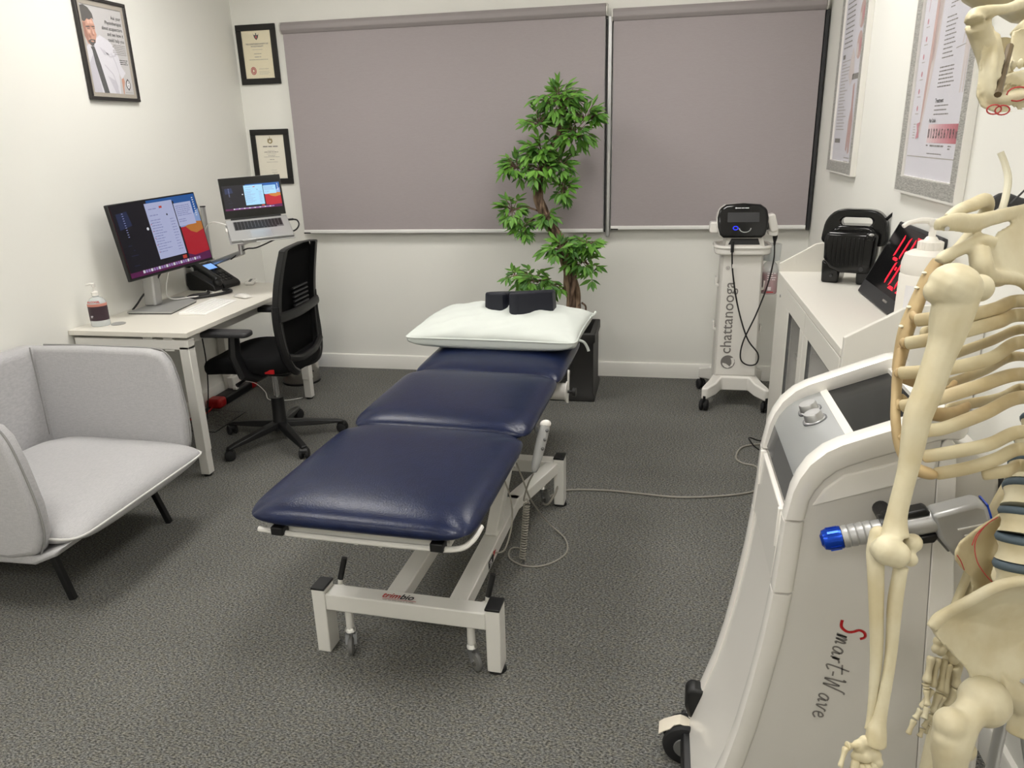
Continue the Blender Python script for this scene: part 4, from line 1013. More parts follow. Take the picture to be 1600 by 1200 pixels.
t.part('hinge_block', MB().bb(.24, .275, -.2, -.1, .5, .57), M['white_metal'], bevel=.006); t.part('hinge_bolt', MB().cyl((.272, -.14, .54), (.284, -.14, .54), .017, 16), M['chrome'])
t.part('actuator', MB().cyl((.07, .35, .26), (.07, -.05, .46), .028, 16), M['black'])
t.part('rubber_stop', MB().bb(.2, .23, -.18, -.15, .49, .54), M['black'], bevel=.004)
t.part('roll_holder_tube', MB().cyl((.14, .57, .52), (.325, .57, .52), .036, 20), M['white_pl2']); t.part('roll_holder_bracket', MB().beam((.328, .62, .6), (.33, .57, .47), .006, .03), M['white_metal'])
t.part('roll_holder_disc', MB().cyl((.325, .57, .52), (.331, .57, .52), .044, 20), M['white_metal']); t.part('clamp_knob', MB().lathe([(0, 0), (.006, 0), (.006, .02), (.019, .022), (.019, .036), (0, .036)], 12, (.331, .57, .52), (1, 0, 0)), M['black'])
# lettering on the front bar and a red-black badge on the rail
a = Art((-.055, -.575 + .006, .2155), (1, 0, 0), (0, -1, 0))
a = Art((-.05, -.52, .2155), (1, 0, 0), (0, -1, 0))
a.text('red_pl', 'trim', -.01, .037, .036, 'LEFT', .0005, 2, .95, .25); a.text('ink', 'bio', .049, .037, .036, 'LEFT', .0007, 2, .95, .25)
a.line('red_ink', [(-.004, .042), (.106, .042)], .002); a.lines('ink_soft', .0, .047, .1, 1, .01, .003, 3, 0)
a.emit(t, 'lettering')
a = Art((.2055, -.28, .205), (0, 1, 0), (0, 0, -1)); a.poly('ink', [(0, .006), (.06, .006), (.07, .02), (.06, .036), (0, .036)], 1); a.poly('red_pl', [(.06, .0), (.1, .012), (.07, .024)], 2)
a.text('paper', 'TR', .01, .031, .026, 'LEFT', .0008, 3); a.emit(t, 'badge')
# mains lead and hand control
t.part('small_cable', MB().tube(bez([(.2, -.12, .5), (.24, -.1, .36), (.25, -.12, .27), (.235, -.17, .19), (.207, -.2, .19)], 6), .003, 6), M['cable_grey'])
Mw = Matrix.Translation(CL) @ Matrix.Rotation(CR, 4, 'Z')
th = Thing('hand_control', 'grey corded hand control hooked on the couch side', 'hand control', (-.39, 2.37, .59))
hc = MB(); A_ = Vector((-.374, 2.42, .595)); B_ = Vector((-.40, 2.30, .455)); 
d_ = (B_ - A_).normalized(); s1 = Vector((.92, .4, 0)) ; s1 = (s1 - d_ * s1.dot(d_)).normalized(); s2 = d_.cross(s1)
vs = []; fs = []
for q, (tt, wd, dp) in enumerate(((0, .014, .01), (.04, .02, .013), (.5, .0195, .012), (.85, .016, .011), (1, .009, .008))):
    c = A_ + (B_ - A_) * tt
    for k in range(12):
        an = 2 * PI * k / 12; vs.append(c + s1 * wd * math.cos(an) + s2 * dp * math.sin(an))
for q in range(4):
    for k in range(12): fs.append((q * 12 + k, q * 12 + (k + 1) % 12, q * 12 + 12 + (k + 1) % 12, q * 12 + 12 + k))
fs += [tuple(range(11, -1, -1)), tuple(range(48, 60))]
th.part('handset', hc.add(vs, fs), M['control_grey'], sub=1)
th.part('top_cap', MB().ell(A_ + (B_ - A_) * .03, (.021, .014, .016), Matrix.Rotation(rad(24), 3, 'Z')), M['white_pl'])
th.part('hook', MB().tube(bez([A_ + Vector((-.012, 0, -.02)), A_ + Vector((-.03, -.01, -.03)), A_ + Vector((-.04, -.01, .0))], 4), .006, 6), M['alu_dark'])
for k in range(3): th.part('button', MB().ell(A_ + (B_ - A_) * (.2 + k * .18) + Vector((.012, 0, .008)), (.006, .008, .006)), M['dark_grey'])
coil = [Vector((-.485, 2.50 - .0 * i, .30)) for i in range(1)]
P0, P1 = Vector((-.452, 2.44, .265)), Vector((-.475, 2.45, .03))
cp = bez([B_, (-.425, 2.33, .4), (-.455, 2.4, .3), P0 + Vector((0, 0, .02))], 6)
N = 340
for i in range(N + 1):
    u = i / N; c = P0.lerp(P1, u); an = 2 * PI * 21 * u
    cp.append(c + Vector((.0105 * math.cos(an), .0105 * math.sin(an), 0)))
cp += bez([P1 + Vector((.01, 0, -.012)), (-.5, 2.55, .006), (-.54, 2.55, .004), (-.53, 2.48, .004), (-.46, 2.435, .004), (-.38, 2.46, .004), (-.322, 2.55, .004), (-.34, 2.66, .004), (-.41, 2.72, .03), (-.435, 2.64, .12), (-.455, 2.53, .24), (-.475, 2.5, .33), (-.51, 2.49, .44)], 8)
th.part('coiled_cord', MB().tube(cp, .0032, 6), M['cable_grey'])
tc = bez([(-.41, 2.96, .19), (-.405, 2.93, .1), (-.44, 2.9, .03), (-.47, 2.96, .006), (-.40, 3.08, .005), (-.2, 3.11, .005), (.09, 3.087, .005), (.28, 3.12, .005), (.425, 3.178, .005), (.52, 3.26, .005), (.6, 3.3, .005)], 8)
solo('couch_power_cable', MB().tube(tc, .0045, 6), M['cable_grey'], 'pale grey mains cable running across the carpet from the couch', 'cable')

# pillow and face cushion
t = Thing('pillow', 'plain white bed pillow lying on the head end of the couch', 'pillow', (-.72, 3.4, .64), CR, local=True)
def pt_(x, y, z, s_, d):
    w_ = .004 * math.sin(x * 47 + y * 19) + .003 * math.sin(x * 23 - y * 61)
    if s_ < 0: return -.06 * min(1, 1.2 * d ** .42) 
    cr_ = .008 * math.sin(x * 31 - y * 70) * (abs(y) / .29) * max(0, -y / .29) + .003 * math.sin(x * 90 + 2 * math.sin(y * 20)) * max(0, -y / .29)
    return z + (w_ + cr_) * d
pl = MB().cushion((0, 0, .058), .76, .575, .092, .058, p=2.0, cr=.06, nx=48, ny=40, topf=pt_, edge=lambda x, y, d: (x * (1 + .03 * (abs(y) / .29) ** 2), y * (1 + .04 * (abs(x) / .38) ** 2)))
p = t.part('case', pl, M['cover'])
rim = [Vector((q.x * (1 + .03 * (abs(q.y) / .29) ** 2), q.y * (1 + .04 * (abs(q.x) / .38) ** 2), .058)) for q in MB().rim((0, 0, .058), .762, .577, .06, 96)]
t.part('piping', MB().tube(rim, .004, 6, closed=True), M['cover'], parent=p)
t.part('tie', MB().tube(bez([(.375, -.2, .05), (.41, -.21, .045), (.425, -.2, .02), (.432, -.2, -.0)], 5), .006, 6, sq=.4), M['cover'], parent=p)
t.part('tie', MB().tube(bez([(.375, .2, .055), (.4, .2, .07), (.41, .21, .085)], 5), .006, 6, sq=.4), M['cover'], parent=p)
t = Thing('face_cushion', 'dark navy horseshoe face cushion resting on the white pillow', 'cushion', (-.67, 3.44, .735), rad(0))
# open side faces the viewer; C shape with a tapering wedge section
prof = [(-.775, 3.34), (-.79, 3.40), (-.77, 3.50), (-.69, 3.565), (-.58, 3.56), (-.50, 3.50), (-.478, 3.42), (-.55, 3.375), (-.635, 3.305)]
inr = [(-.7, 3.345), (-.71, 3.40), (-.69, 3.44), (-.62, 3.45), (-.59, 3.42)]
rt = [(-.655, 3.262), (-.63, 3.258), (-.55, 3.335), (-.484, 3.405), (-.476, 3.46), (-.51, 3.53), (-.59, 3.575), (-.69, 3.575), (-.775, 3.52), (-.803, 3.44), (-.80, 3.35), (-.775, 3.325), (-.71, 3.333), (-.692, 3.35), (-.69, 3.395), (-.675, 3.415), (-.658, 3.395), (-.662, 3.33), (-.672, 3.285)]
def fz(u, v, d):
    if d < .8: return Vector((u, v, d))
    return Vector((-.645 + (u + .645) * .97, 3.41 + (v - 3.41) * .96, .878 - .17 * (v - 3.26) + .014 * max(0, (u + .66) / .18)))
t.part('pad', MB().prism(rt, fz, .75, .848), M['foam'], bevel=.014, seg=4)
# ---------------------------------------------------------------- planter and plant
t = Thing('potted_tree', 'tall artificial tree with braided trunk in a square dark planter', 'plant', (-.56, 4.5, 0))
px0, px1, py0, py1 = -.765, -.365, 4.3, 4.69
hp = .425
pr = MB()
po = [(px0, py0), (px1, py0), (px1, py1), (px0, py1)]
def sq_(k): 
    cx, cy = (px0 + px1) / 2, (py0 + py1) / 2
    return [(cx + (a - cx) * k, cy + (b - cy) * k) for a, b in po]
vs = []; fs = []
lv = [(1.0, 0), (1.0, .035), (.95, .05), (.95, .36), (1.0, .375), (1.0, hp), (.84, hp), (.82, .37), (.82, .3)]
for k, z in lv: vs += [(a, b, z) for a, b in sq_(k)]
for i in range(len(lv) - 1):
    for j in range(4): fs.append((i * 4 + j, i * 4 + (j + 1) % 4, i * 4 + 4 + (j + 1) % 4, i * 4 + 4 + j))
fs.append((3, 2, 1, 0))
pl_ = t.part('planter', pr.add(vs, fs), M['planter'], bevel=.006)
for s_, (ax_, pos) in enumerate((('y', py0 + .0085), ('x', px1 - .0085))):
    pass
t.part('panel_ring', MB().tube([(-.565 + .07 * math.cos(2 * PI * k / 32), py0 + .0095, .21 + .07 * math.sin(2 * PI * k / 32)) for k in range(32)], .003, 6, closed=True), M['planter'], parent=pl_)
t.part('soil', MB().bb(px0 + .035, px1 - .035, py0 + .035, py1 - .035, .3, .34), M['soil'])
TC = bez([(-.515, 4.46, .32), (-.512, 4.46, .5), (-.52, 4.46, .64), (-.545, 4.46, .78), (-.575, 4.46, .92), (-.64, 4.46, 1.03), (-.69, 4.46, 1.13), (-.715, 4.46, 1.23), (-.70, 4.46, 1.34), (-.64, 4.46, 1.45), (-.585, 4.46, 1.56), (-.565, 4.46, 1.68), (-.57, 4.46, 1.76)], 8)
NT = len(TC)
M['bark2'] = mat('pale_bark', (104, 84, 66), .9, bump=1, bscale=90, col2=(150, 128, 106), cscale=50, stretch=(1, 1, .25))
trunk = t.part('trunk', MB().tube(TC, [.02 * (1.1 - .6 * i / NT) for i in range(NT)], 8), M['bark'])
for s_ in range(6):
    R_s = .031; path = []; rr = []
    for i, c in enumerate(TC):
        u = i / (NT - 1); an = 2 * PI * s_ / 6 + u * 11 + .5 * math.sin(s_ * 3 + u * 20); R2 = R_s * (1.1 - .6 * u) * (1 + .18 * math.sin(s_ * 2.3 + u * 31))
        path.append(c + Vector((R2 * math.cos(an), R2 * math.sin(an), .2 * R2 * math.cos(an)))); rr.append(.0125 * (1.1 - .6 * u) * (1 + .2 * math.sin(s_ + u * 23)))
    t.part('trunk_strand', MB().tube(path, rr, 7), M['bark'] if s_ % 2 else M['bark2'], trunk)
t.part('trunk_loop', MB().tube(bez([(-.475, 4.45, .47), (-.44, 4.44, .52), (-.435, 4.44, .56), (-.46, 4.45, .58)], 5), .006, 6), M['bark'])
RL = random.Random(7)
CB = Vector((0, 0, CAMZ))
def leafmesh(nm, L, Wd, m):
    mb = MB(); vs = []; fs = []
    pr_ = [(0, .0), (.15, .55), (.38, 1.0), (.62, .8), (.85, .35), (1.0, 0.0)]
    for u, k in pr_:
        z = -.35 * L * u * u * .6
        vs += [(-Wd * k, u * L, z + .0), (0, u * L, z - Wd * .35 * k), (Wd * k, u * L, z)]
    for i in range(5):
        fs += [(i * 3, i * 3 + 1, i * 3 + 4, i * 3 + 3), (i * 3 + 1, i * 3 + 2, i * 3 + 5, i * 3 + 4)]
    me = bpy.data.meshes.new(nm); me.from_pydata([tuple(v) for v in vs], [], fs); me.update()
    me.polygons.foreach_set('use_smooth', [True] * len(me.polygons)); me.materials.append(m); return me
LM_ = [leafmesh('leaf', .068, .0125, M['leaf']), leafmesh('leaf', .06, .0115, M['leaf2']), leafmesh('leaf', .075, .013, M['leaf'])]
# clusters: centre, radii, number of twigs, attach point
clus = [((-.585, 4.43, 1.72), (.15, .12, .10), 25, (-.57, 4.46, 1.70)), ((-.44, 4.43, 1.62), (.11, .1, .10), 13, (-.55, 4.46, 1.66)), ((-.70, 4.43, 1.60), (.10, .1, .09), 10, (-.58, 4.46, 1.6)),
        ((-.50, 4.40, 1.53), (.11, .09, .09), 13, (-.57, 4.46, 1.58)), ((-.69, 4.42, 1.46), (.11, .1, .08), 12, (-.61, 4.46, 1.48)), ((-.83, 4.42, 1.37), (.11, .1, .07), 13, (-.66, 4.46, 1.40)),
        ((-.69, 4.40, 1.36), (.11, .1, .09), 13, (-.68, 4.46, 1.38)), ((-.575, 4.42, 1.37), (.07, .07, .11), 9, (-.64, 4.46, 1.43)), ((-.56, 4.42, 1.24), (.06, .06, .07), 6, (-.6, 4.44, 1.36)),
        ((-.865, 4.42, 1.13), (.075, .08, .09), 10, (-.71, 4.46, 1.12)), ((-.80, 4.42, 1.03), (.08, .07, .07), 8, (-.69, 4.46, 1.08)), ((-.655, 4.42, 1.10), (.05, .05, .05), 3, (-.68, 4.46, 1.08)),
        ((-.58, 4.40, .91), (.12, .1, .07), 14, (-.6, 4.46, .93)), ((-.42, 4.42, .93), (.1, .1, .06), 12, (-.56, 4.46, .9)), ((-.45, 4.41, .83), (.1, .09, .08), 8, (-.55, 4.46, .84)), ((-.40, 4.42, .76), (.05, .05, .06), 3, (-.46, 4.44, .85)),
        ((-.74, 4.42, .72), (.12, .1, .07), 13, (-.54, 4.46, .62)), ((-.86, 4.42, .745), (.07, .06, .05), 5, (-.72, 4.44, .70)), ((-.64, 4.41, .70), (.07, .07, .06), 5, (-.55, 4.46, .64))]
twg = MB(); nleaf = 0; rest = MB()
for c, r, n, at in clus:
    c = Vector(c); at = Vector(at)
    twg.tube(bez([at, at.lerp(c, .5) + Vector((0, 0, .02)), c], 4), [.006] * 5 + [.004] * 4, 5)
    for k in range(int(n * 1.75)):
        # tips spread over the shell of the cluster, mostly outwards and upwards
        d = Vector((RL.gauss(0, 1), RL.gauss(0, 1) * .8 - .25, RL.gauss(.25, .8))).normalized()
        tip = c + Vector((d.x * r[0], d.y * r[1], d.z * r[2])) * RL.uniform(.5, 1.08)
        b0 = c.lerp(tip, .1) + Vector((0, 0, -.01)); ax = (tip - b0).normalized() if (tip - b0).length > 1e-4 else Vector((0, 0, 1))
        ax = (ax + Vector((0, 0, -.25))).normalized()
        twg.tube([c, b0.lerp(tip, .5) + Vector((0, 0, .008)), tip], [.0028, .0022, .0015], 4)
        for q in range(5):
            an = (q - 2) * .55 + RL.uniform(-.15, .15); u = (.55, .8, 1.0, .8, .55)[q]
            pos = b0.lerp(tip, u)
            out = (ax + Vector((0, 0, -.25)) + Vector((RL.uniform(-.2, .2), RL.uniform(-.2, .2), RL.uniform(-.2, .15)))).normalized()
            up_ = Vector((RL.uniform(-.3, .3), -.55 + RL.uniform(-.3, .3), .85)).normalized()
            sd = out.cross(up_)
            if sd.length < .05: sd = Vector((1, 0, 0))
            sd.normalize()
            di = (out * math.cos(an) + sd * math.sin(an)).normalized(); s3 = di.cross(up_).normalized(); n3 = s3.cross(di)
            sc = RL.uniform(.78, 1.12); mx = Matrix((s3 * sc, di * sc, n3 * sc)).transposed().to_4x4(); mx.translation = pos
            me = LM_[RL.choice((0, 0, 1, 1, 2))]
            nleaf += 1
            if d.y < .35 and len([1]) and nleaf % 5 == 0 and nleaf < 1500:
                o = bpy.data.objects.new('leaf', me); COL.objects.link(o); o.parent = t.e; o.matrix_local = t.inv @ mx
            else: rest.add([mx @ v.co for v in me.vertices], [tuple(p.vertices) for p in me.polygons]) if me is LM_[0] or me is LM_[2] else None
            if not (d.y < .35 and nleaf % 5 == 0 and nleaf < 1500) and me is LM_[1]:
                DK = globals().setdefault('DK', MB()); DK.add([mx @ v.co for v in me.vertices], [tuple(p.vertices) for p in me.polygons])
t.part('foliage', rest, M['leaf'], kind='stuff'); t.part('foliage', DK, M['leaf2'], kind='stuff')
t.part('twigs', twg, M['bark'], kind='stuff')

# ---------------------------------------------------------------- laser therapy trolley by the back wall
CX, CY = .446, 4.44
t = Thing('laser_trolley', 'tall white therapy laser cart on black casters by the back wall', 'trolley', (CX, CY, 0))
base = [(-.075, -.12), (-.105, -.17), (-.16, -.215), (-.19, -.205), (-.185, -.185), (-.15, -.13), (-.118, -.06), (-.118, .06), (-.15, .13), (-.185, .185), (-.19, .205), (-.16, .215), (-.105, .17), (-.075, .12)]
base = [(p[0], p[1]) for p in base] + [(-p[0], p[1]) for p in base[::-1]]
def bz_(u, v, d):
    r = math.hypot(u, v); drop = max(0, r - .13) * .35
    return Vector((CX + u, CY + v, d - drop if d > .15 else d - drop * .6))
t.part('base', MB().prism(base, bz_, .10, .185), M['white_pl'], bevel=.008, seg=3)
for sx in (-1, 1):
    for sy in (-1, 1):
        c = Vector((CX + sx * .172, CY + sy * .196, .032)); ax = Vector((1, .25 * sy, 0)).normalized()
        cs = MB()
        for q in (-1, 1): cs.lathe([(0, -.011), (.024, -.011), (.032, -.006), (.032, .006), (.024, .011), (0, .011)], 20, tuple(c + ax * q * .014), tuple(ax))
        w1 = t.part('caster', cs, M['black_rub']); t.part('caster_fork', MB().bb(c.x - .008, c.x + .008, c.y - .018, c.y + .018, .03, .09), M['black'], parent=w1, bevel=.003)
# column: tapers upwards a little, rounded front edges
def colm(w0, w1, d0, d1, z0, z1, off=0):
    vs = []; fs = []
    ns = 8
    for i in range(ns + 1):
        u = i / ns; z = z0 + (z1 - z0) * u; w_ = w0 + (w1 - w0) * u; d_ = d0 + (d1 - d0) * u
        poly = rrect(-w_ / 2, -d_ / 2, w_ / 2, d_ / 2, .03, 4)
        vs += [(CX + p[0], CY + off + p[1], z) for p in poly]
    n = len(poly)
    for i in range(ns):
        for k in range(n): fs.append((i * n + k, i * n + (k + 1) % n, (i + 1) * n + (k + 1) % n, (i + 1) * n + k))
    fs += [tuple(range(n - 1, -1, -1)), tuple(ns * n + k for k in range(n))]
    return MB().add(vs, fs)
t.part('column', colm(.245, .228, .2, .17, .175, .9), M['white_pl2'])
fp = t.part('front_panel', MB().add([(CX + s_ * (w_ - .012), CY - d_ / 2 - .003 + dd, z) for dd in (0, .004) for s_, w_, d_, z in ((-1, .122, .2, .19), (1, .122, .2, .19), (1, .113, .17, .88), (-1, .113, .17, .88))],
       [(0, 1, 2, 3), (4, 7, 6, 5), (0, 4, 5, 1), (1, 5, 6, 2), (2, 6, 7, 3), (3, 7, 4, 0)]), M['white_pl'], bevel=.0015)
# lettering reading upwards
ua = Vector((0, (.015) / .69, 1)).normalized(); va = Vector((1, 0, 0))
a = Art((CX - .095, CY - .1 - .0038 , .2), ua, va)
a.text('ink_grey', 'chattanooga', .115, .062, .088, 'LEFT', .0004, 1, .97); a.text('ink_grey', '\u00ae', .60, .03, .03, 'LEFT', 0, 1)
a.ell('ink_grey', .067, .05, .04, .04, 1, 32)
a.poly('white_pl', [(.05, .022), (.062, .02), (.057, .04), (.05, .05), (.04, .062), (.058, .072), (.078, .07), (.09, .064), (.094, .082), (.07, .088), (.045, .078), (.03, .052), (.036, .034)][:13], 2)
a.emit(t, 'lettering', fp)
# collar shelf, neck, head
t.part('collar', MB().prism(rrect(-.15, -.12, .15, .13, .07, 6), lambda u, v, d: Vector((CX + u, CY + v, d)), .885, .925), M['white_pl'], bevel=.01, seg=3)
t.part('tray_lip', MB().tube([Vector((CX + p[0], CY + p[1], .927)) for p in rrect(-.147, -.117, .147, .127, .07, 5)], .011, 8, closed=True), M['white_pl'])
t.part('neck', MB().prism([(-.105, .915), (.115, .915), (.1, .985), (.085, 1.0), (-.075, 1.0), (-.09, .985)], lambda u, v, d: Vector((CX + u, d + (v - .92) * .25, v)), CY - .12, CY + .08), M['white_pl'], bevel=.012, seg=3)
hd = lambda u, v, d: Vector((CX - .015 + u, CY - .075 + d + (v - 1.07) * .28, v))
hp_ = [(-.1, .985), (.1, .985), (.118, 1.0), (.131, 1.04), (.134, 1.09), (.124, 1.135), (.09, 1.158), (0, 1.165), (-.09, 1.158), (-.124, 1.135), (-.134, 1.09), (-.131, 1.04), (-.118, 1.0)]
t.part('head_shell', MB().prism([(p[0] * 1.02, p[1] - .008) for p in hp_], hd, -.02, .09), M['white_pl'], bevel=.014, seg=3)
hf = t.part('head_bezel', MB().prism(hp_, hd, -.05, -.015), M['black_gloss'], bevel=.012, seg=3)
def onhd(x0, x1, z0, z1, d0, d1): return MB().add([hd(x, z, d) for d in (d0, d1) for x, z in ((x0, z0), (x1, z0), (x1, z1), (x0, z1))], [(0, 1, 2, 3), (4, 7, 6, 5), (0, 4, 5, 1), (1, 5, 6, 2), (2, 6, 7, 3), (3, 7, 4, 0)])
t.part('display', onhd(-.082, .084, 1.068, 1.118, -.0512, -.049), M['char'], parent=hf)
t.part('dial', MB().tube([hd(.012 + .03 * math.cos(rad(180 + 180 * k / 14)), 1.037 + .022 * math.sin(rad(180 + 180 * k / 14)), -.052) for k in range(15)], .0028, 6), M['silver'], parent=hf)
t.part('power_button', MB().tube([hd(-.038 + .013 * math.cos(2 * PI * k / 12), 1.037 + .009 * math.sin(2 * PI * k / 12), -.0515) for k in range(12)], .0025, 5, closed=True), M['blue_led'], parent=hf)
a = Art(hd(-.045, 1.143, -.0515), (1, 0, 0), (0, -.28, -1)); a.lines('paper', .012, 0, .075, 1, .01, .004, 3, 0); a.ell('paper', .006, .002, .005, .004, 1); a.emit(t, 'lettering', hf)
t.part('slot', MB().prism([(-.085, .945), (.083, .945), (.072, .978), (-.068, .978)], lambda u, v, d: Vector((CX + u, d + (v - .92) * .25, v)), CY - .1225, CY - .1), M['black'])
t.part('side_bracket', MB().prism(rrect(-.185, 1.0, -.135, 1.06, .012, 4), XZ, CY - .06, CY + .02).xf(Matrix.Translation((CX, 0, 0))), M['white_pl'], bevel=.005)
t.part('side_bracket', MB().prism(rrect(.13, .985, .18, 1.02, .012, 4), XZ, CY - .07, CY + .02).xf(Matrix.Translation((CX, 0, 0))), M['white_pl'], bevel=.005)
ap_ = t.part('applicator', MB().prism(rrect(-.022, -.05, .022, .05, .014, 4), XZ, -.035, .03).xf(Matrix.Translation((CX + .148, CY - .04, 1.055)) @ Matrix.Rotation(rad(-16), 4, 'Y')), M['white_pl'], bevel=.008, seg=3)
t.part('applicator_head', MB().bb(CX + .116, CX + .128, CY - .07, CY - .01, 1.02, 1.08), M['black'], parent=ap_, bevel=.003)
t.part('applicator_plug', MB().lathe([(0, 0), (.015, 0), (.013, -.03), (.007, -.055), (.0055, -.075), (0, -.075)], 12, (CX + .168, CY - .05, 1.005)), M['black'], parent=ap_)
for s_, z in ((-1, .72), (-1, .46), (1, .7), (1, .44)):
    t.part('cord_hook', MB().prism([(0, -.03), (.022, -.02), (.024, .03), (.016, .03), (.014, -.008), (0, -.012)], lambda u, v, d: Vector((CX + s_ * (.113 + u), d, z + v)), CY - .03, CY + .02), M['white_pl'], bevel=.003)
yf = CY - .112
cb = bez([(CX - .063, yf - .02, .955), (CX - .063, yf - .022, .9), (CX - .05, yf - .02, .78), (CX - .012, yf - .022, .6), (CX + .05, yf - .02, .42), (CX + .115, yf - .02, .33), (CX + .11, yf - .02, .27), (CX + .06, yf - .02, .262), (CX + .022, yf - .02, .3), (CX + .03, yf - .02, .4), (CX + .09, yf - .018, .56), (CX + .14, yf, .72), (CX + .165, yf + .02, .86), (CX + .168, CY - .05, .94)], 8)
t.part('cord', MB().tube(cb, .0042, 6), M['black'])
t.part('cord_plug', MB().cyl((CX - .063, yf - .018, .965), (CX - .063, yf - .022, .905), .0085, 10), M['black']); t.part('cord_tag', MB().box((CX - .047, yf - .024, .83), (.022, .002, .022)), M['white_pl'])
bx, by = CX + .165, CY + .02
t2 = Thing('pink_bottle', 'clear bottle of pink liquid hanging in a holder beside the laser cart', 'bottle', (bx, by, .65))
t2.part('body', MB().lathe([(0, .0), (.042, .0), (.047, .008), (.047, .13), (.038, .165), (.02, .185), (.017, .2), (0, .2)], 24, (bx, by, .65)), M['clear'])
t2.part('liquid', MB().lathe([(0, .004), (.0435, .004), (.0445, .115), (0, .115)], 24, (bx, by, .65)), M['pink'])
t2.part('neck_cap', MB().cyl((bx, by, .845), (bx, by, .88), .018, 14), M['clear'])
a = Art((bx - .03, by - .0485, .78), (1, 0, 0), (0, 0, -1)); a.lines('paper', .012, .005, .06, 4, .012, .006, 3, .3); a.rect('paper', .018, .085, .036, .105); a.rect('red_ink', .012, .112, .05, .118); a.emit(t2, 'label')
t.part('bottle_holder', MB().tube([(bx + .044 * math.cos(2 * PI * k / 24), by + .044 * math.sin(2 * PI * k / 24), .845) for k in range(24)], .004, 6, closed=True), M['clear'])
t.part('holder_arm', MB().beam((CX + .11, by, .9), (bx, by, .9), .02, .01), M['clear']); t.part('holder_cup', MB().lathe([(.046, .84), (.05, .84), (.054, .93), (.05, .93)], 20, (bx, by, 0)), M['clear'])

# ---------------------------------------------------------------- cabinet against the right wall
KX0, KX1, KY0, KY1, KZ = .51, .866, 2.18, 3.47, .95
t = Thing('display_cabinet', 'long white glass-door cabinet with raised ends against the right wall', 'cabinet', (.69, 2.82, 0))
t.part('top', MB().bb(KX0, KX1, KY0 + .018, KY1 - .018, .925, KZ), M['cab'], bevel=.002)
sp = [(KX0 + .003, .0), (KX1, .0), (KX1, 1.085), (.71, 1.08), (.655, 1.07), (.615, 1.045), (KX0 + .003, .985)]
t.part('side_panel', MB().prism(sp, XZ, KY0, KY0 + .018), M['cab'], bevel=.002); t.part('side_panel', MB().prism(sp, XZ, KY1 - .018, KY1), M['cab'], bevel=.002)
t.part('back_panel', MB().bb(KX1 - .012, KX1 - .002, KY0 + .018, KY1 - .018, .06, .925), M['cab_in'])
t.part('plinth', MB().bb(KX0 + .03, KX0 + .045, KY0 + .018, KY1 - .018, 0, .06), M['cab']); t.part('bottom', MB().bb(KX0 + .02, KX1 - .012, KY0 + .018, KY1 - .018, .06, .08), M['cab_in'])
for z in (.36, .64): t.part('shelf', MB().bb(KX0 + .05, KX1 - .012, KY0 + .018, KY1 - .018, z, z + .016), M['cab_in'])
t.part('face_panel', MB().bb(KX0 + .002, KX0 + .02, 3.19, KY1 - .018, .06, .925), M['cab'], bevel=.002)
t.part('screw_cover', MB().cyl((KX0 + .003, 3.36, .86), (KX0 - .0005, 3.36, .86), .006, 10), M['dark_grey'])
t.part('divider', MB().bb(KX0 + .021, KX1 - .012, 3.185, 3.2, .08, .925), M['cab_in'])
def door(y0, y1):
    d = t.part('door', frame_mb(lambda a, c, q: Vector((KX0 + q, y0 + a, .065 + c)), y1 - y0, .857, .075, .0, .018), M['cab'], bevel=.002)
    t.part('pane', MB().bb(KX0 + .008, KX0 + .012, y0 + .07, y1 - .07, .135, .852), M['glass'], parent=d)
    t.part('pane_bead', frame_mb(lambda a, c, q: Vector((KX0 + q, y0 + .072 + a, .137 + c)), y1 - y0 - .144, .713, .006, .002, .014), M['dark_grey'], parent=d)
door(2.76, 3.185); door(2.2, 2.755)
# boxes seen dimly through the panes
t.part('stored_board', MB().bb(.6, .62, 2.86, 2.95, .1, .3), M['black']) if False else None

# cold therapy unit
G = Matrix.Translation((.755, 3.235, .9502)) @ Matrix.Rotation(rad(-22), 4, 'Z')
t = Thing('cold_therapy_unit', 'glossy black portable cold therapy unit with carry handle on the cabinet', 'therapy unit', (.755, 3.235, .9502), rad(-22), local=True)
t.part('core', MB().prism(rrect(-.085, .06, .085, .225, .04, 5), XZ, -.035, .075), M['black_gloss'], bevel=.012, seg=3)
fr_p = [(-.09, .205), (-.098, .17), (-.095, .1), (-.07, .06), (-.03, .045), (.075, .045), (.092, .07), (.096, .19), (.088, .205)]
t.part('front_cover', MB().prism(fr_p, XZ, -.085, -.03), M['black_gloss'], bevel=.014, seg=3)
for k in range(8): t.part('rib', MB().bb(-.07 + k * .0165, -.0635 + k * .0165, -.0885, -.08, .075, .185), M['black_gloss'], bevel=.002)
og = bez([(-.112, .15, 0), (-.118, .2, 0), (-.106, .248, 0), (-.07, .282, 0), (0, .287, 0), (.07, .283, 0), (.106, .255, 0), (.118, .21, 0), (.114, .15, 0), (.0, .15, 0)], 5, True)
cz = (.006, .238); N_ = 48; hv = []; hf = []
def ray(po, an):
    d = Vector((math.cos(an), math.sin(an))); best = .1
    for q in range(len(po)):
        a_, b_ = Vector(po[q][:2]) - Vector(cz), Vector(po[(q + 1) % len(po)][:2]) - Vector(cz); e = b_ - a_; den = d.x * e.y - d.y * e.x
        if abs(den) < 1e-9: continue
        tt = (a_.x * e.y - a_.y * e.x) / den; uu = (a_.x * d.y - a_.y * d.x) / den
        if tt > 0 and -1e-6 <= uu <= 1.000001: best = tt
    return Vector(cz) + d * best
ih = rrect(-.052, .222, .062, .256, .0165, 6)
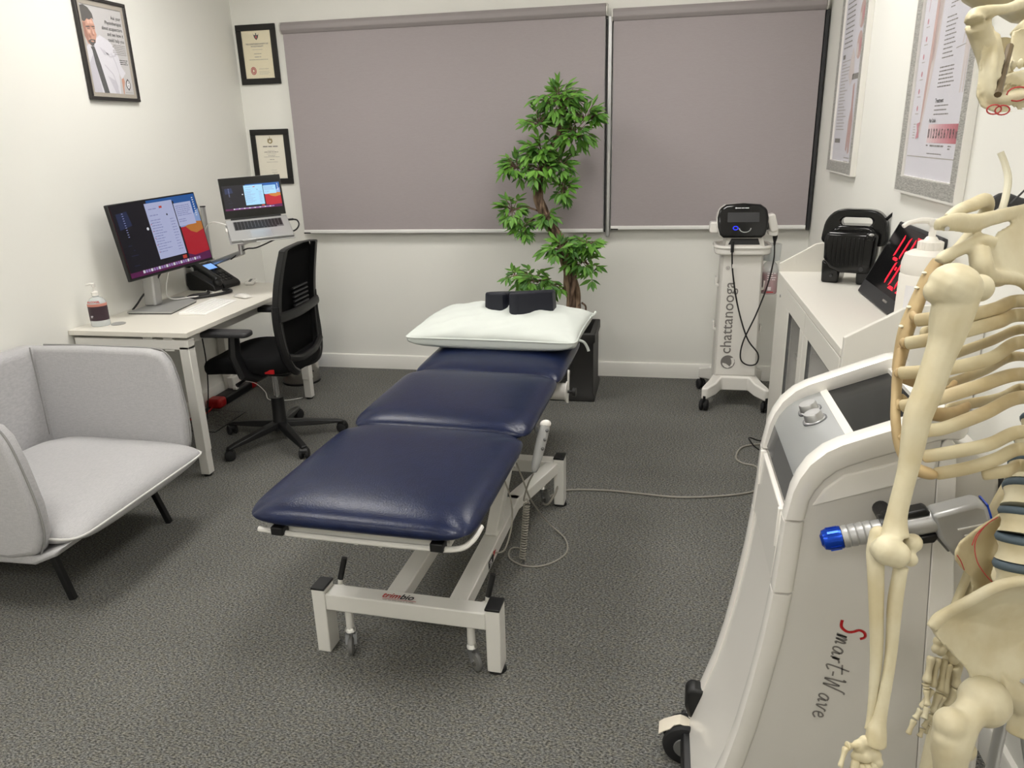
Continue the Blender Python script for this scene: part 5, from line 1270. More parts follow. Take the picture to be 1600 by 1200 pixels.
for k in range(N_):
    o_, i_ = ray(og, 2 * PI * k / N_), ray(ih, 2 * PI * k / N_)
    hv += [Vector((o_.x, -.022, o_.y)), Vector((i_.x, -.022, i_.y)), Vector((i_.x, .034, i_.y)), Vector((o_.x, .034, o_.y))]
for k in range(N_):
    l = (k + 1) % N_
    for q in range(4): hf.append((k * 4 + q, k * 4 + (q + 1) % 4, l * 4 + (q + 1) % 4, l * 4 + q))
t.part('handle', MB().add(hv, hf), M['black_gloss'], bevel=.007, seg=3, ang=50)
for x in (-.065, .065): t.part('foot', MB().prism([(-.032, 0), (.032, 0), (.036, .07), (-.036, .09)], lambda u, v, d: Vector((x + u, d, v)), -.07, .06), M['black_gloss'], bevel=.008)
t.part('hose_port', MB().cyl((-.06, -.072, .03), (-.06, -.076, .03), .006, 10), M['char']); t.part('hose_port', MB().cyl((.05, -.086, .065), (.05, -.09, .065), .009, 10), M['char'])
t.part('latch', MB().box((.07, -.088, .19), (.03, .012, .03)), M['black_gloss'], bevel=.005); t.part('latch_tip', MB().ell((.074, -.096, .2), (.01, .006, .006)), M['silver'])
t.part('strap', MB().tube([(.095, .01, .235), (.118, .0, .262), (.14, -.01, .285), (.146, -.012, .296)], .006, 6, sq=.5), M['black']); t.part('strap', MB().tube([(.146, -.012, .298), (.15, -.02, .25), (.152, -.024, .2)], .005, 6, sq=.5), M['black'])
t.part('strap_loop', MB().tube([(.146 + .008 * math.cos(2 * PI * k / 12), -.012, .302 + .012 * math.sin(2 * PI * k / 12)) for k in range(12)], .0035, 5, closed=True), M['black'])

# big-digit clock leaning back
t = Thing('digital_clock', 'black tilted digital clock with big red digits on the cabinet top', 'clock', (.78, 2.8, .9502))
kl = Vector((0, 1, 0)); ku = Vector((.12, 0, .262)).normalized(); kn = kl.cross(ku)   # face looks towards -x
if kn.x > 0: kn = -kn
o_ = Vector((.737, 2.56, .955)); KW, KH = .46, .285
Kf = lambda a, b, d: o_ + kl * a + ku * b + kn * d
def kslab(a0, a1, b0, b1, d0, d1): return MB().add([Kf(a, b, d) for d in (d0, d1) for a, b in ((a0, b0), (a1, b0), (a1, b1), (a0, b1))], [(0, 1, 2, 3), (4, 7, 6, 5), (0, 4, 5, 1), (1, 5, 6, 2), (2, 6, 7, 3), (3, 7, 4, 0)])
cb_ = t.part('case', kslab(0, KW, 0, KH, -.026, 0), M['char'], bevel=.004)
t.part('face', kslab(.012, KW - .012, .05, KH - .012, -.002, .0006), M['black_gloss'], parent=cb_)
t.part('stand', MB().bb(.775, .83, 2.7, 2.9, .9503, .965), M['black'], bevel=.003)
# digits 14:05 seen from the room: reading direction runs towards -y
SEG = {'0': 'abcdef', '1': 'bc', '4': 'bcfg', '5': 'acdfg', '2': 'abdeg'}
def seg7(ch, y_left, wd, h0, hh):
    th_ = .011
    for s_ in SEG[ch]:
        x0, x1 = y_left, y_left - wd; zm = h0 + hh / 2
        q = {'a': [(x0 - .008, h0 + hh), (x1 + .008, h0 + hh), (x1 + .02, h0 + hh - th_), (x0 - .02, h0 + hh - th_)], 'd': [(x0 - .008, h0), (x1 + .008, h0), (x1 + .02, h0 + th_), (x0 - .02, h0 + th_)],
             'g': [(x0 - .012, zm), (x0 - .02, zm + th_ / 2), (x1 + .02, zm + th_ / 2), (x1 + .012, zm), (x1 + .02, zm - th_ / 2), (x0 - .02, zm - th_ / 2)],
             'f': [(x0, zm + .006), (x0, h0 + hh - .008), (x0 - th_, h0 + hh - .02), (x0 - th_, zm + .012)], 'e': [(x0, zm - .006), (x0, h0 + .008), (x0 - th_, h0 + .02), (x0 - th_, zm - .012)],
             'b': [(x1, zm + .006), (x1, h0 + hh - .008), (x1 + th_, h0 + hh - .02), (x1 + th_, zm + .012)], 'c': [(x1, zm - .006), (x1, h0 + .008), (x1 + th_, h0 + .02), (x1 + th_, zm - .012)]}[s_]
        t.part('led_segment', MB().add([Kf(a_, b_, d_) for d_ in (.0007, .002) for a_, b_ in q], [tuple(range(len(q))), tuple(range(2 * len(q) - 1, len(q) - 1, -1))] + [(i, (i + 1) % len(q), len(q) + (i + 1) % len(q), len(q) + i) for i in range(len(q))]), M['led'], parent=cb_)
for ch, yl in (('4', .315), ('0', .195), ('5', .105)): seg7(ch, yl, .075, .07, .185)
for b in (.13, .19): t.part('led_segment', kslab(.211, .223, b, b + .012, .0007, .002), M['led'], parent=cb_)
a = Art(Kf(.16, .034, .0012), -kl, -ku); a.lines('ink_grey', 0, 0, .05, 1, .01, .008, 2, 0); a.emit(t, 'lettering', cb_)

# large pump dispenser
bx, by = .79, 2.46
t = Thing('pump_dispenser', 'large white pump lotion bottle on the cabinet beside the red-digit clock', 'bottle', (bx, by, .9502))
t.part('body', MB().lathe([(0, 0), (.07, 0), (.074, .006), (.074, .165), (.071, .17), (.073, .175), (.073, .2), (.066, .228), (.05, .238), (.03, .242), (0, .242)], 32, (bx, by, .9504)), M['pump'])
t.part('collar', MB().lathe([(0, 0), (.034, 0), (.034, .025), (.028, .028), (0, .028)], 28, (bx, by, 1.19)), M['pump']); t.part('pump_stem', MB().lathe([(0, 0), (.022, 0), (.014, .012), (.01, .014), (.01, .05), (0, .05)], 20, (bx, by, 1.217)), M['pump'])
hd_ = t.part('pump_head', MB().lathe([(0, 0), (.014, 0), (.02, .012), (.02, .02), (0, .022)], 18, (bx, by, 1.262)), M['pump'])
t.part('nozzle', MB().tube(bez([(bx, by, 1.275), (bx - .04, by - .01, 1.278), (bx - .075, by - .02, 1.272), (bx - .09, by - .024, 1.262)], 4), [.009] * 5 + [.007] * 7 + [.006], 8), M['pump'], parent=hd_)
for k in range(24):
    an = 2 * PI * k / 24; t.part('collar_ridge', MB().box((bx + .034 * math.cos(an), by + .034 * math.sin(an), 1.203), (.003, .003, .022), Matrix.Rotation(an, 3, 'Z')), M['pump'])
t.part('label', MB().add([(bx + .0747 * math.cos(rad(-150 + 130 * k / 16)), by + .0747 * math.sin(rad(-150 + 130 * k / 16)), z) for z in (.975, 1.09) for k in range(17)], [(k, k + 1, 18 + k, 17 + k) for k in range(16)]), M['paper'])
# ---------------------------------------------------------------- shockwave therapy machine
YA, YZ_ = 1.288, 1.662
t = Thing('shockwave_machine', 'tall white shockwave therapy machine with sloped screen top, behind the skeleton', 'therapy machine', (.36, 1.475, 0))
OUT = [(.105, .10), (.137, .20), (.166, .30), (.185, .39), (.203, .50), (.219, .62), (.228, .715), (.2285, .72), (.233, .79), (.2365, .868), (.237, .873), (.246, .93), (.255, .957), (.27, .985), (.295, 1.011), (.32, 1.026), (.36, 1.043), (.42, 1.068), (.475, 1.09), (.5, 1.094), (.512, 1.084), (.515, 1.06)]
INN = [(.15, .10), (.18, .20), (.207, .30), (.225, .39), (.242, .50), (.258, .62), (.266, .715), (.2662, .72), (.27, .79), (.273, .868), (.2733, .873), (.278, .91), (.286, .93), (.3, .952), (.318, .97), (.335, .98), (.37, .996), (.425, 1.018), (.47, 1.036), (.485, 1.04), (.495, 1.04), (.505, 1.04)]
def rail(i0, i1, y0, y1):
    m = MB(); vs = []; fs = []; n = i1 - i0 + 1; r = .009
    for i in range(i0, i1 + 1):
        o, q = Vector((OUT[i][0], 0, OUT[i][1])), Vector((INN[i][0], 0, INN[i][1])); d = (q - o); L = d.length; d.normalize()
        ring = []
        for (s_, yy) in ((r * .25, 0), (0, r), (0, y1 - y0 - r), (r * .25, y1 - y0), (r, y1 - y0), (L - r, y1 - y0), (L, y1 - y0 - r), (L, r), (L - r, 0), (r, 0)):
            c = o + d * (s_ if s_ > 0 else 0); ring.append(Vector((c.x, y0 + yy, c.z)))
        vs += ring
    K = 10
    for i in range(n - 1):
        for k in range(K): fs.append((i * K + k, i * K + (k + 1) % K, (i + 1) * K + (k + 1) % K, (i + 1) * K + k))
    fs += [tuple(range(K - 1, -1, -1)), tuple((n - 1) * K + k for k in range(K))]
    return m.add(vs, fs)
for y0, y1 in ((YA, YA + .042), (YZ_ - .042, YZ_)):
    for i0, i1 in ((0, 6), (7, 9), (10, 21)):
        t.part('side_rail', rail(i0, i1, y0, y1), M['white_pl'], ang=50)
def back(z): return .505 + (1.0 - z) * .14
# side panels
for yy, sg in ((YA + .01, 1), (YZ_ - .01, -1)):
    main = [(p[0] - .006, p[1]) for p in INN[:20]] + [(.479, 1.03), (.481, .96), (.528, .37), (.549, .10)]
    t.part('side_panel', MB().prism(main, XZ, yy, yy + .012 * sg), M['grad'] if 'grad' in M else M['white_pl2'])
    rear = [(.4805, 1.03), (.4825, .96), (.5295, .37), (.5505, .10), (.635, .10), (back(.4), .4), (back(.8), .8), (.508, 1.0), (.503, 1.03), (.49, 1.048)]
    t.part('rear_side_panel', MB().prism(rear, XZ, yy - .001 * sg, yy + .012 * sg), M['white_pl'], bevel=.002)
    rc = [(.30, .905), (.47, .972), (.47, .98), (.30, .914)]
    t.part('panel_ledge', MB().prism([(.283, .9), (.475, .972), (.475, 1.02), (.4, .99), (.33, .965), (.3, .935)], XZ, yy - .004 * sg, yy + .004 * sg), M['white_pl'], bevel=.003)
yi0, yi1 = YA + .042, YZ_ - .042
def front(pts, dx, m, nm, th=.012, **k):
    po = [(p[0] + dx, p[1]) for p in pts] + [(p[0] + dx + th, p[1]) for p in pts[::-1]]
    return t.part(nm, MB().prism(po, XZ, yi0, yi1), m, **k)
front(OUT[:7], .006, M['white_pl'], 'front_panel'); front(OUT[7:10], .001, M['white_pl'], 'front_panel', bevel=.004)
front([(.244, .86), (.246, .872), (.2475, .885)], .004, M['white_pl2'], 'front_recess')
for yy in (yi0 + .004, yi1 - .014): t.part('handle_lip', MB().beam((.236, yy + .005, .79), (.2385, yy + .005, .872), .01, .012, (1, 0, 0)), M['white_pl'], bevel=.002)
t.part('front_badge', MB().prism([(.246, .878), (.258, .93), (.27, .926), (.26, .876)], XZ, yi0, yi1), M['dark_grey'], label='dark grey band below the silver nose')
nose = [(.258, .93), (.266, .952), (.28, .972), (.298, .988), (.322, 1.0), (.348, 1.011)]
t.part('control_panel', MB().prism(nose + [(.352, 1.0), (.3, .97), (.275, .926)], XZ, yi0, yi1), M['silver_grad'], ang=60, label='brushed silver nose panel with two dials')
t.part('screen_strip', MB().prism([(.346, 1.0), (.344, 1.0105), (.358, 1.0165), (.36, 1.006)], XZ, yi0, yi1), M['white_pl'])
sc = t.part('touch_screen', MB().prism([(.3585, 1.0), (.3585, 1.0125), (.475, 1.0585), (.475, 1.04)], XZ, yi0 + .006, yi1 - .006), M['screen_off'])
t.part('screen_surround', MB().prism([(.357, .99), (.357, 1.011), (.498, 1.066), (.498, 1.03)], XZ, yi0, yi1), M['black'])
t.part('top_panel', MB().prism([(.474, 1.03), (.474, 1.066), (.5, 1.078), (.51, 1.06), (.5, 1.03)], XZ, yi0, yi1), M['white_pl'])
for y in (1.487, 1.542):
    nrm = Vector((-.42, 0, .9)).normalized(); c = Vector((.312, y, .996))
    kn = t.part('dial', MB().lathe([(0, -.004), (.021, -.004), (.021, .001), (.0185, .002), (.0175, .014), (.016, .0165), (0, .0165)], 28, tuple(c), tuple(nrm)), M['alu'])
    t.part('dial_base', MB().lathe([(0, -.004), (.024, -.004), (.024, .0005), (0, .0005)], 24, tuple(c), tuple(nrm)), M['alu_dark'], parent=kn)
# core body and rear shell
core = [(.2, .10), (.25, .4), (.28, .8), (.30, .93), (.36, .985), (.48, 1.02), (.5, .98), (.62, .10)]
t.part('core', MB().prism(core, XZ, YA + .021, YZ_ - .021), M['white_pl2'])
t.part('rear_shell', MB().prism([(.5, 1.03), (.55, 1.018), (.575, .995), (.59, .96), (.6, .9), (.645, .4), (.665, .1), (.55, .1)], XZ, YA + .03, YZ_ - .03), M['white_pl2'], bevel=.012, seg=3)
t.part('base_plate', MB().prism([(.09, .075), (.095, .105), (.66, .105), (.67, .075)], XZ, YA + .005, YZ_ - .005), M['black'], bevel=.004)
t.part('corner_mark', MB().add([(.118 + .006, YZ_ - .044 - a_, .125 + b_) for a_, b_ in ((0, 0), (.03, .0), (0, .045))], [(0, 1, 2)]), M['white_pl']) if False else None
for i, (x, y, yw) in enumerate(((.125, 1.605, 178), (.12, 1.35, 200), (.6, 1.60, 10), (.6, 1.35, 20))):
    a_ = rad(yw); dx = Vector((math.cos(a_), math.sin(a_), 0)); ax = Vector((-dx.y, dx.x, 0)); c = Vector((x, y, .058)) + dx * .02
    cs = MB()
    for q in (-1, 1): cs.lathe([(0, -.012), (.043, -.012), (.055, -.008), (.058, 0), (.055, .008), (.043, .012), (0, .012)], 28, tuple(c + ax * q * .022), tuple(ax))
    w1 = t.part('caster', cs, M['black_rub'])
    t.part('caster_cover', MB().lathe([(0, -.011), (.046, -.011), (.05, 0), (.046, .011), (0, .011)], 24, tuple(c), tuple(ax)), M['caster_tan'], parent=w1)
    for q in (-1, 1): t.part('hub_cap', MB().lathe([(0, 0), (.03, 0), (.028, .003), (0, .004)], 20, tuple(c + ax * q * .0335), tuple(ax * q)), M['tyre_grey'], parent=w1)
    t.part('caster_stem', MB().cyl((x, y, .08), (x, y, .11), .018, 14), M['black'], parent=w1)
    if i < 2:
        pd = MB(); pts = [(.0, .1), (.02, .11), (.035, .114), (.05, .108), (.06, .098), (.075, .09), (.088, .078)]
        vs = []
        for s_, z in pts:
            for q in (-1, 1):
                for d_ in (0, .0045): vs.append(Vector((x, y, 0)) + dx * s_ + ax * q * (.017 if s_ < .06 else .022) + Vector((0, 0, z + d_)))
        fs = []
        for k in range(6):
            b = k * 4; fs += [(b, b + 4, b + 6, b + 2), (b + 1, b + 3, b + 7, b + 5), (b, b + 1, b + 5, b + 4), (b + 2, b + 6, b + 7, b + 3)]
        fs += [(0, 2, 3, 1), (24, 25, 27, 26)]
        t.part('brake_pedal', pd.add(vs, fs), M['caster_tan'], parent=w1, bevel=.002)
t.part('bumper', MB().prism([(.1, .15), (.11, .115), (.15, .115), (.15, .2), (.115, .21), (.1, .195)], XZ, YZ_ - .05, YZ_ - .004), M['black'], bevel=.01, seg=3)
# hand-written style lettering, reading downwards
def stroke(a, key, pts, ox, oy, s, w): a.line(key, [(ox + p[0] * s, oy - p[1] * s) for p in pts], w, 1)
ltr = {'S': [(.62, .92), (.5, 1.08), (.3, 1.02), (.22, .8), (.36, .58), (.4, .36), (.22, .1), (-.1, .06)],
       'm': [(0, .0), (.1, .42), (.06, .02), (.2, .42), (.26, .36), (.22, .02), (.36, .42), (.42, .34), (.38, .04), (.48, .1)],
       'a': [(.36, .38), (.2, .42), (.06, .22), (.08, .04), (.22, .06), (.36, .36), (.34, .04), (.46, .1)],
       'r': [(.02, .02), (.1, .4), (.08, .1), (.16, .36), (.3, .42)],
       't': [(.24, .9), (.08, .04), (.2, .0), (.32, .1)], 'T': [(-.06, .56), (.42, .66)], '-': [(.02, .3), (.24, .32)],
       'W': [(.02, .78), (.1, .86), (.08, .04), (.34, .7), (.36, .04), (.62, .9), (.72, .94)],
       'v': [(.0, .36), (.08, .42), (.12, .02), (.32, .42), (.4, .4)], 'e': [(.02, .2), (.28, .26), (.22, .42), (.06, .3), (.06, .06), (.2, .0), (.36, .12)]}
a = Art((.356, YA + .0095, .662), (-.13, 0, -1), (-1, 0, .13)); sz = .0465; ox = 0
for ch, adv in (('S', .5), ('m', .52), ('a', .46), ('r', .32), ('t', .32), ('T', 0), ('-', .3), ('W', .74), ('a', .46), ('v', .38), ('e', .4)):
    if ch == 'T': stroke(a, 'ink_grey', ltr['T'], ox - .32 * sz, 0, sz, .0032); continue
    stroke(a, 'red_pl' if ch == 'S' else 'ink_grey', bez([(p[0], p[1], 0) for p in ltr[ch]], 5), ox, 0, sz, .0055 if ch == 'S' else .0034); ox += adv * sz * 1.13
a.emit(t, {'red_pl': 'lettering', 'ink_grey': 'lettering'})
# applicator gun in its clip
gx = Vector((.955, 0, .29)).normalized(); gz = Vector((-gx.z, 0, gx.x)); G0 = Vector((.288, 1.225, .871))
gp = lambda s_, u=0, v=0: G0 + gx * s_ + gz * u + Vector((0, v, 0))
tg = Thing('treatment_gun', 'silver handheld treatment gun with blue tip clipped to the machine side', 'applicator', tuple(gp(.12)))
tip = tg.part('tip', MB().lathe([(0, 0), (.009, 0), (.0115, .002), (.0165, .004), (.019, .012), (.0195, .034), (0, .034)], 24, tuple(gp(0)), tuple(gx)), M['blue_an'], label='blue anodised tip')
for k in range(9):
    an = 2 * PI * k / 9; r_ = Vector((0, math.cos(an), 0)) * .0195 + gz * (.0195 * math.sin(an))
    tg.part('grip_flute', MB().beam(gp(.012) + r_, gp(.03) + r_, .004, .002, r_.normalized()), M['blue_an'], parent=tip)
pr = [(0, .034)]; 
for k in range(4): pr += [(.0185, .035 + k * .0125), (.0195, .041 + k * .0125), (.0195, .044 + k * .0125), (.0175, .0465 + k * .0125)]
pr += [(.0185, .088), (.0185, .11), (.0195, .12), (.0195, .18), (0, .18)]
tg.part('barrel', MB().lathe(pr, 28, tuple(gp(0)), tuple(gx)), M['silver'])
hp = [(.175, .021), (.243, .027), (.258, .02), (.26, -.01), (.252, -.055), (.213, -.075), (.196, -.062), (.178, -.022)]
tg.part('handle', MB().prism(hp, lambda u, v, d: gp(u, v, d), -.02, .02), M['silver'], bevel=.007, seg=3)
tg.part('end_cap', MB().prism([(.2565, .0215), (.2595, .0205), (.2625, -.01), (.2545, -.056), (.251, -.056), (.2585, -.01)], lambda u, v, d: gp(u, v, d), -.0165, .0165), M['blue_an'])
for k in range(4): tg.part('vent_slot', MB().beam(gp(.208 + k * .008, -.012 - k * .013, -.0203), gp(.247 - k * .001, -.01 - k * .013, -.0203), .002, .0035, (0, 1, 0)), M['white_pl'])
tg.part('trigger', MB().beam(gp(.18, -.024, 0), gp(.197, -.06, 0), .012, .006, (0, 1, 0)), M['alu_dark'], bevel=.002)
tg.part('cable', MB().tube(bez([gp(.255, -.04, 0), (.575, 1.25, .87), (.598, 1.29, .9), (.6, 1.32, .94), (.585, 1.35, .968), (.56, 1.37, .96), (.55, 1.38, .93)], 6), .0075, 8), M['black'])
hl = t.part('gun_clip', MB().lathe([(.0205, .098), (.026, .098), (.026, .135), (.0205, .135)], 24, tuple(gp(0)), tuple(gx)), M['black'])
t.part('clip_bar', MB().prism([(.1, .018), (.105, .028), (.17, .03), (.176, .022), (.172, .016)], lambda u, v, d: gp(u, v, d), -.012, .014), M['black'], bevel=.003)
t.part('clip_bar', MB().prism([(.12, -.03), (.125, -.018), (.178, -.018), (.18, -.026), (.172, -.034)], lambda u, v, d: gp(u, v, d), -.014, .014), M['black'], bevel=.003)
t.part('clip_mount', MB().cyl(gp(.115, 0, .02), gp(.115, 0, .075), .014, 14), M['black'])
t.part('cable_hook', MB().tube(bez([(.6, 1.36, .6), (.605, 1.34, .72), (.61, 1.33, .82), (.6, 1.34, .9)], 5), .012, 8), M['black'])
t.part('plug_ring', MB().cyl((.607, 1.333, .775), (.608, 1.331, .79), .0155, 14), M['red_pl'])
t.part('power_lead', MB().tube(bez([(.62, 1.5, .14), (.5, 1.9, .02), (.42, 2.6, .005), (.44, 3.1, .005), (.492, 3.433, .005), (.42, 3.5, .005), (.40, 3.57, .005), (.443, 3.70, .005), (.543, 3.753, .005), (.6, 3.75, .006)], 8), .0045, 6), M['cable_grey'])
solo('black_lead', MB().tube(bez([(.56, 3.62, .005), (.5, 3.64, .03), (.47, 3.67, .06), (.48, 3.72, .05), (.53, 3.76, .02), (.6, 3.8, .005)], 6), .004, 6), M['black'], 'short black cable end curling up from the carpet near the cabinet', 'cable')
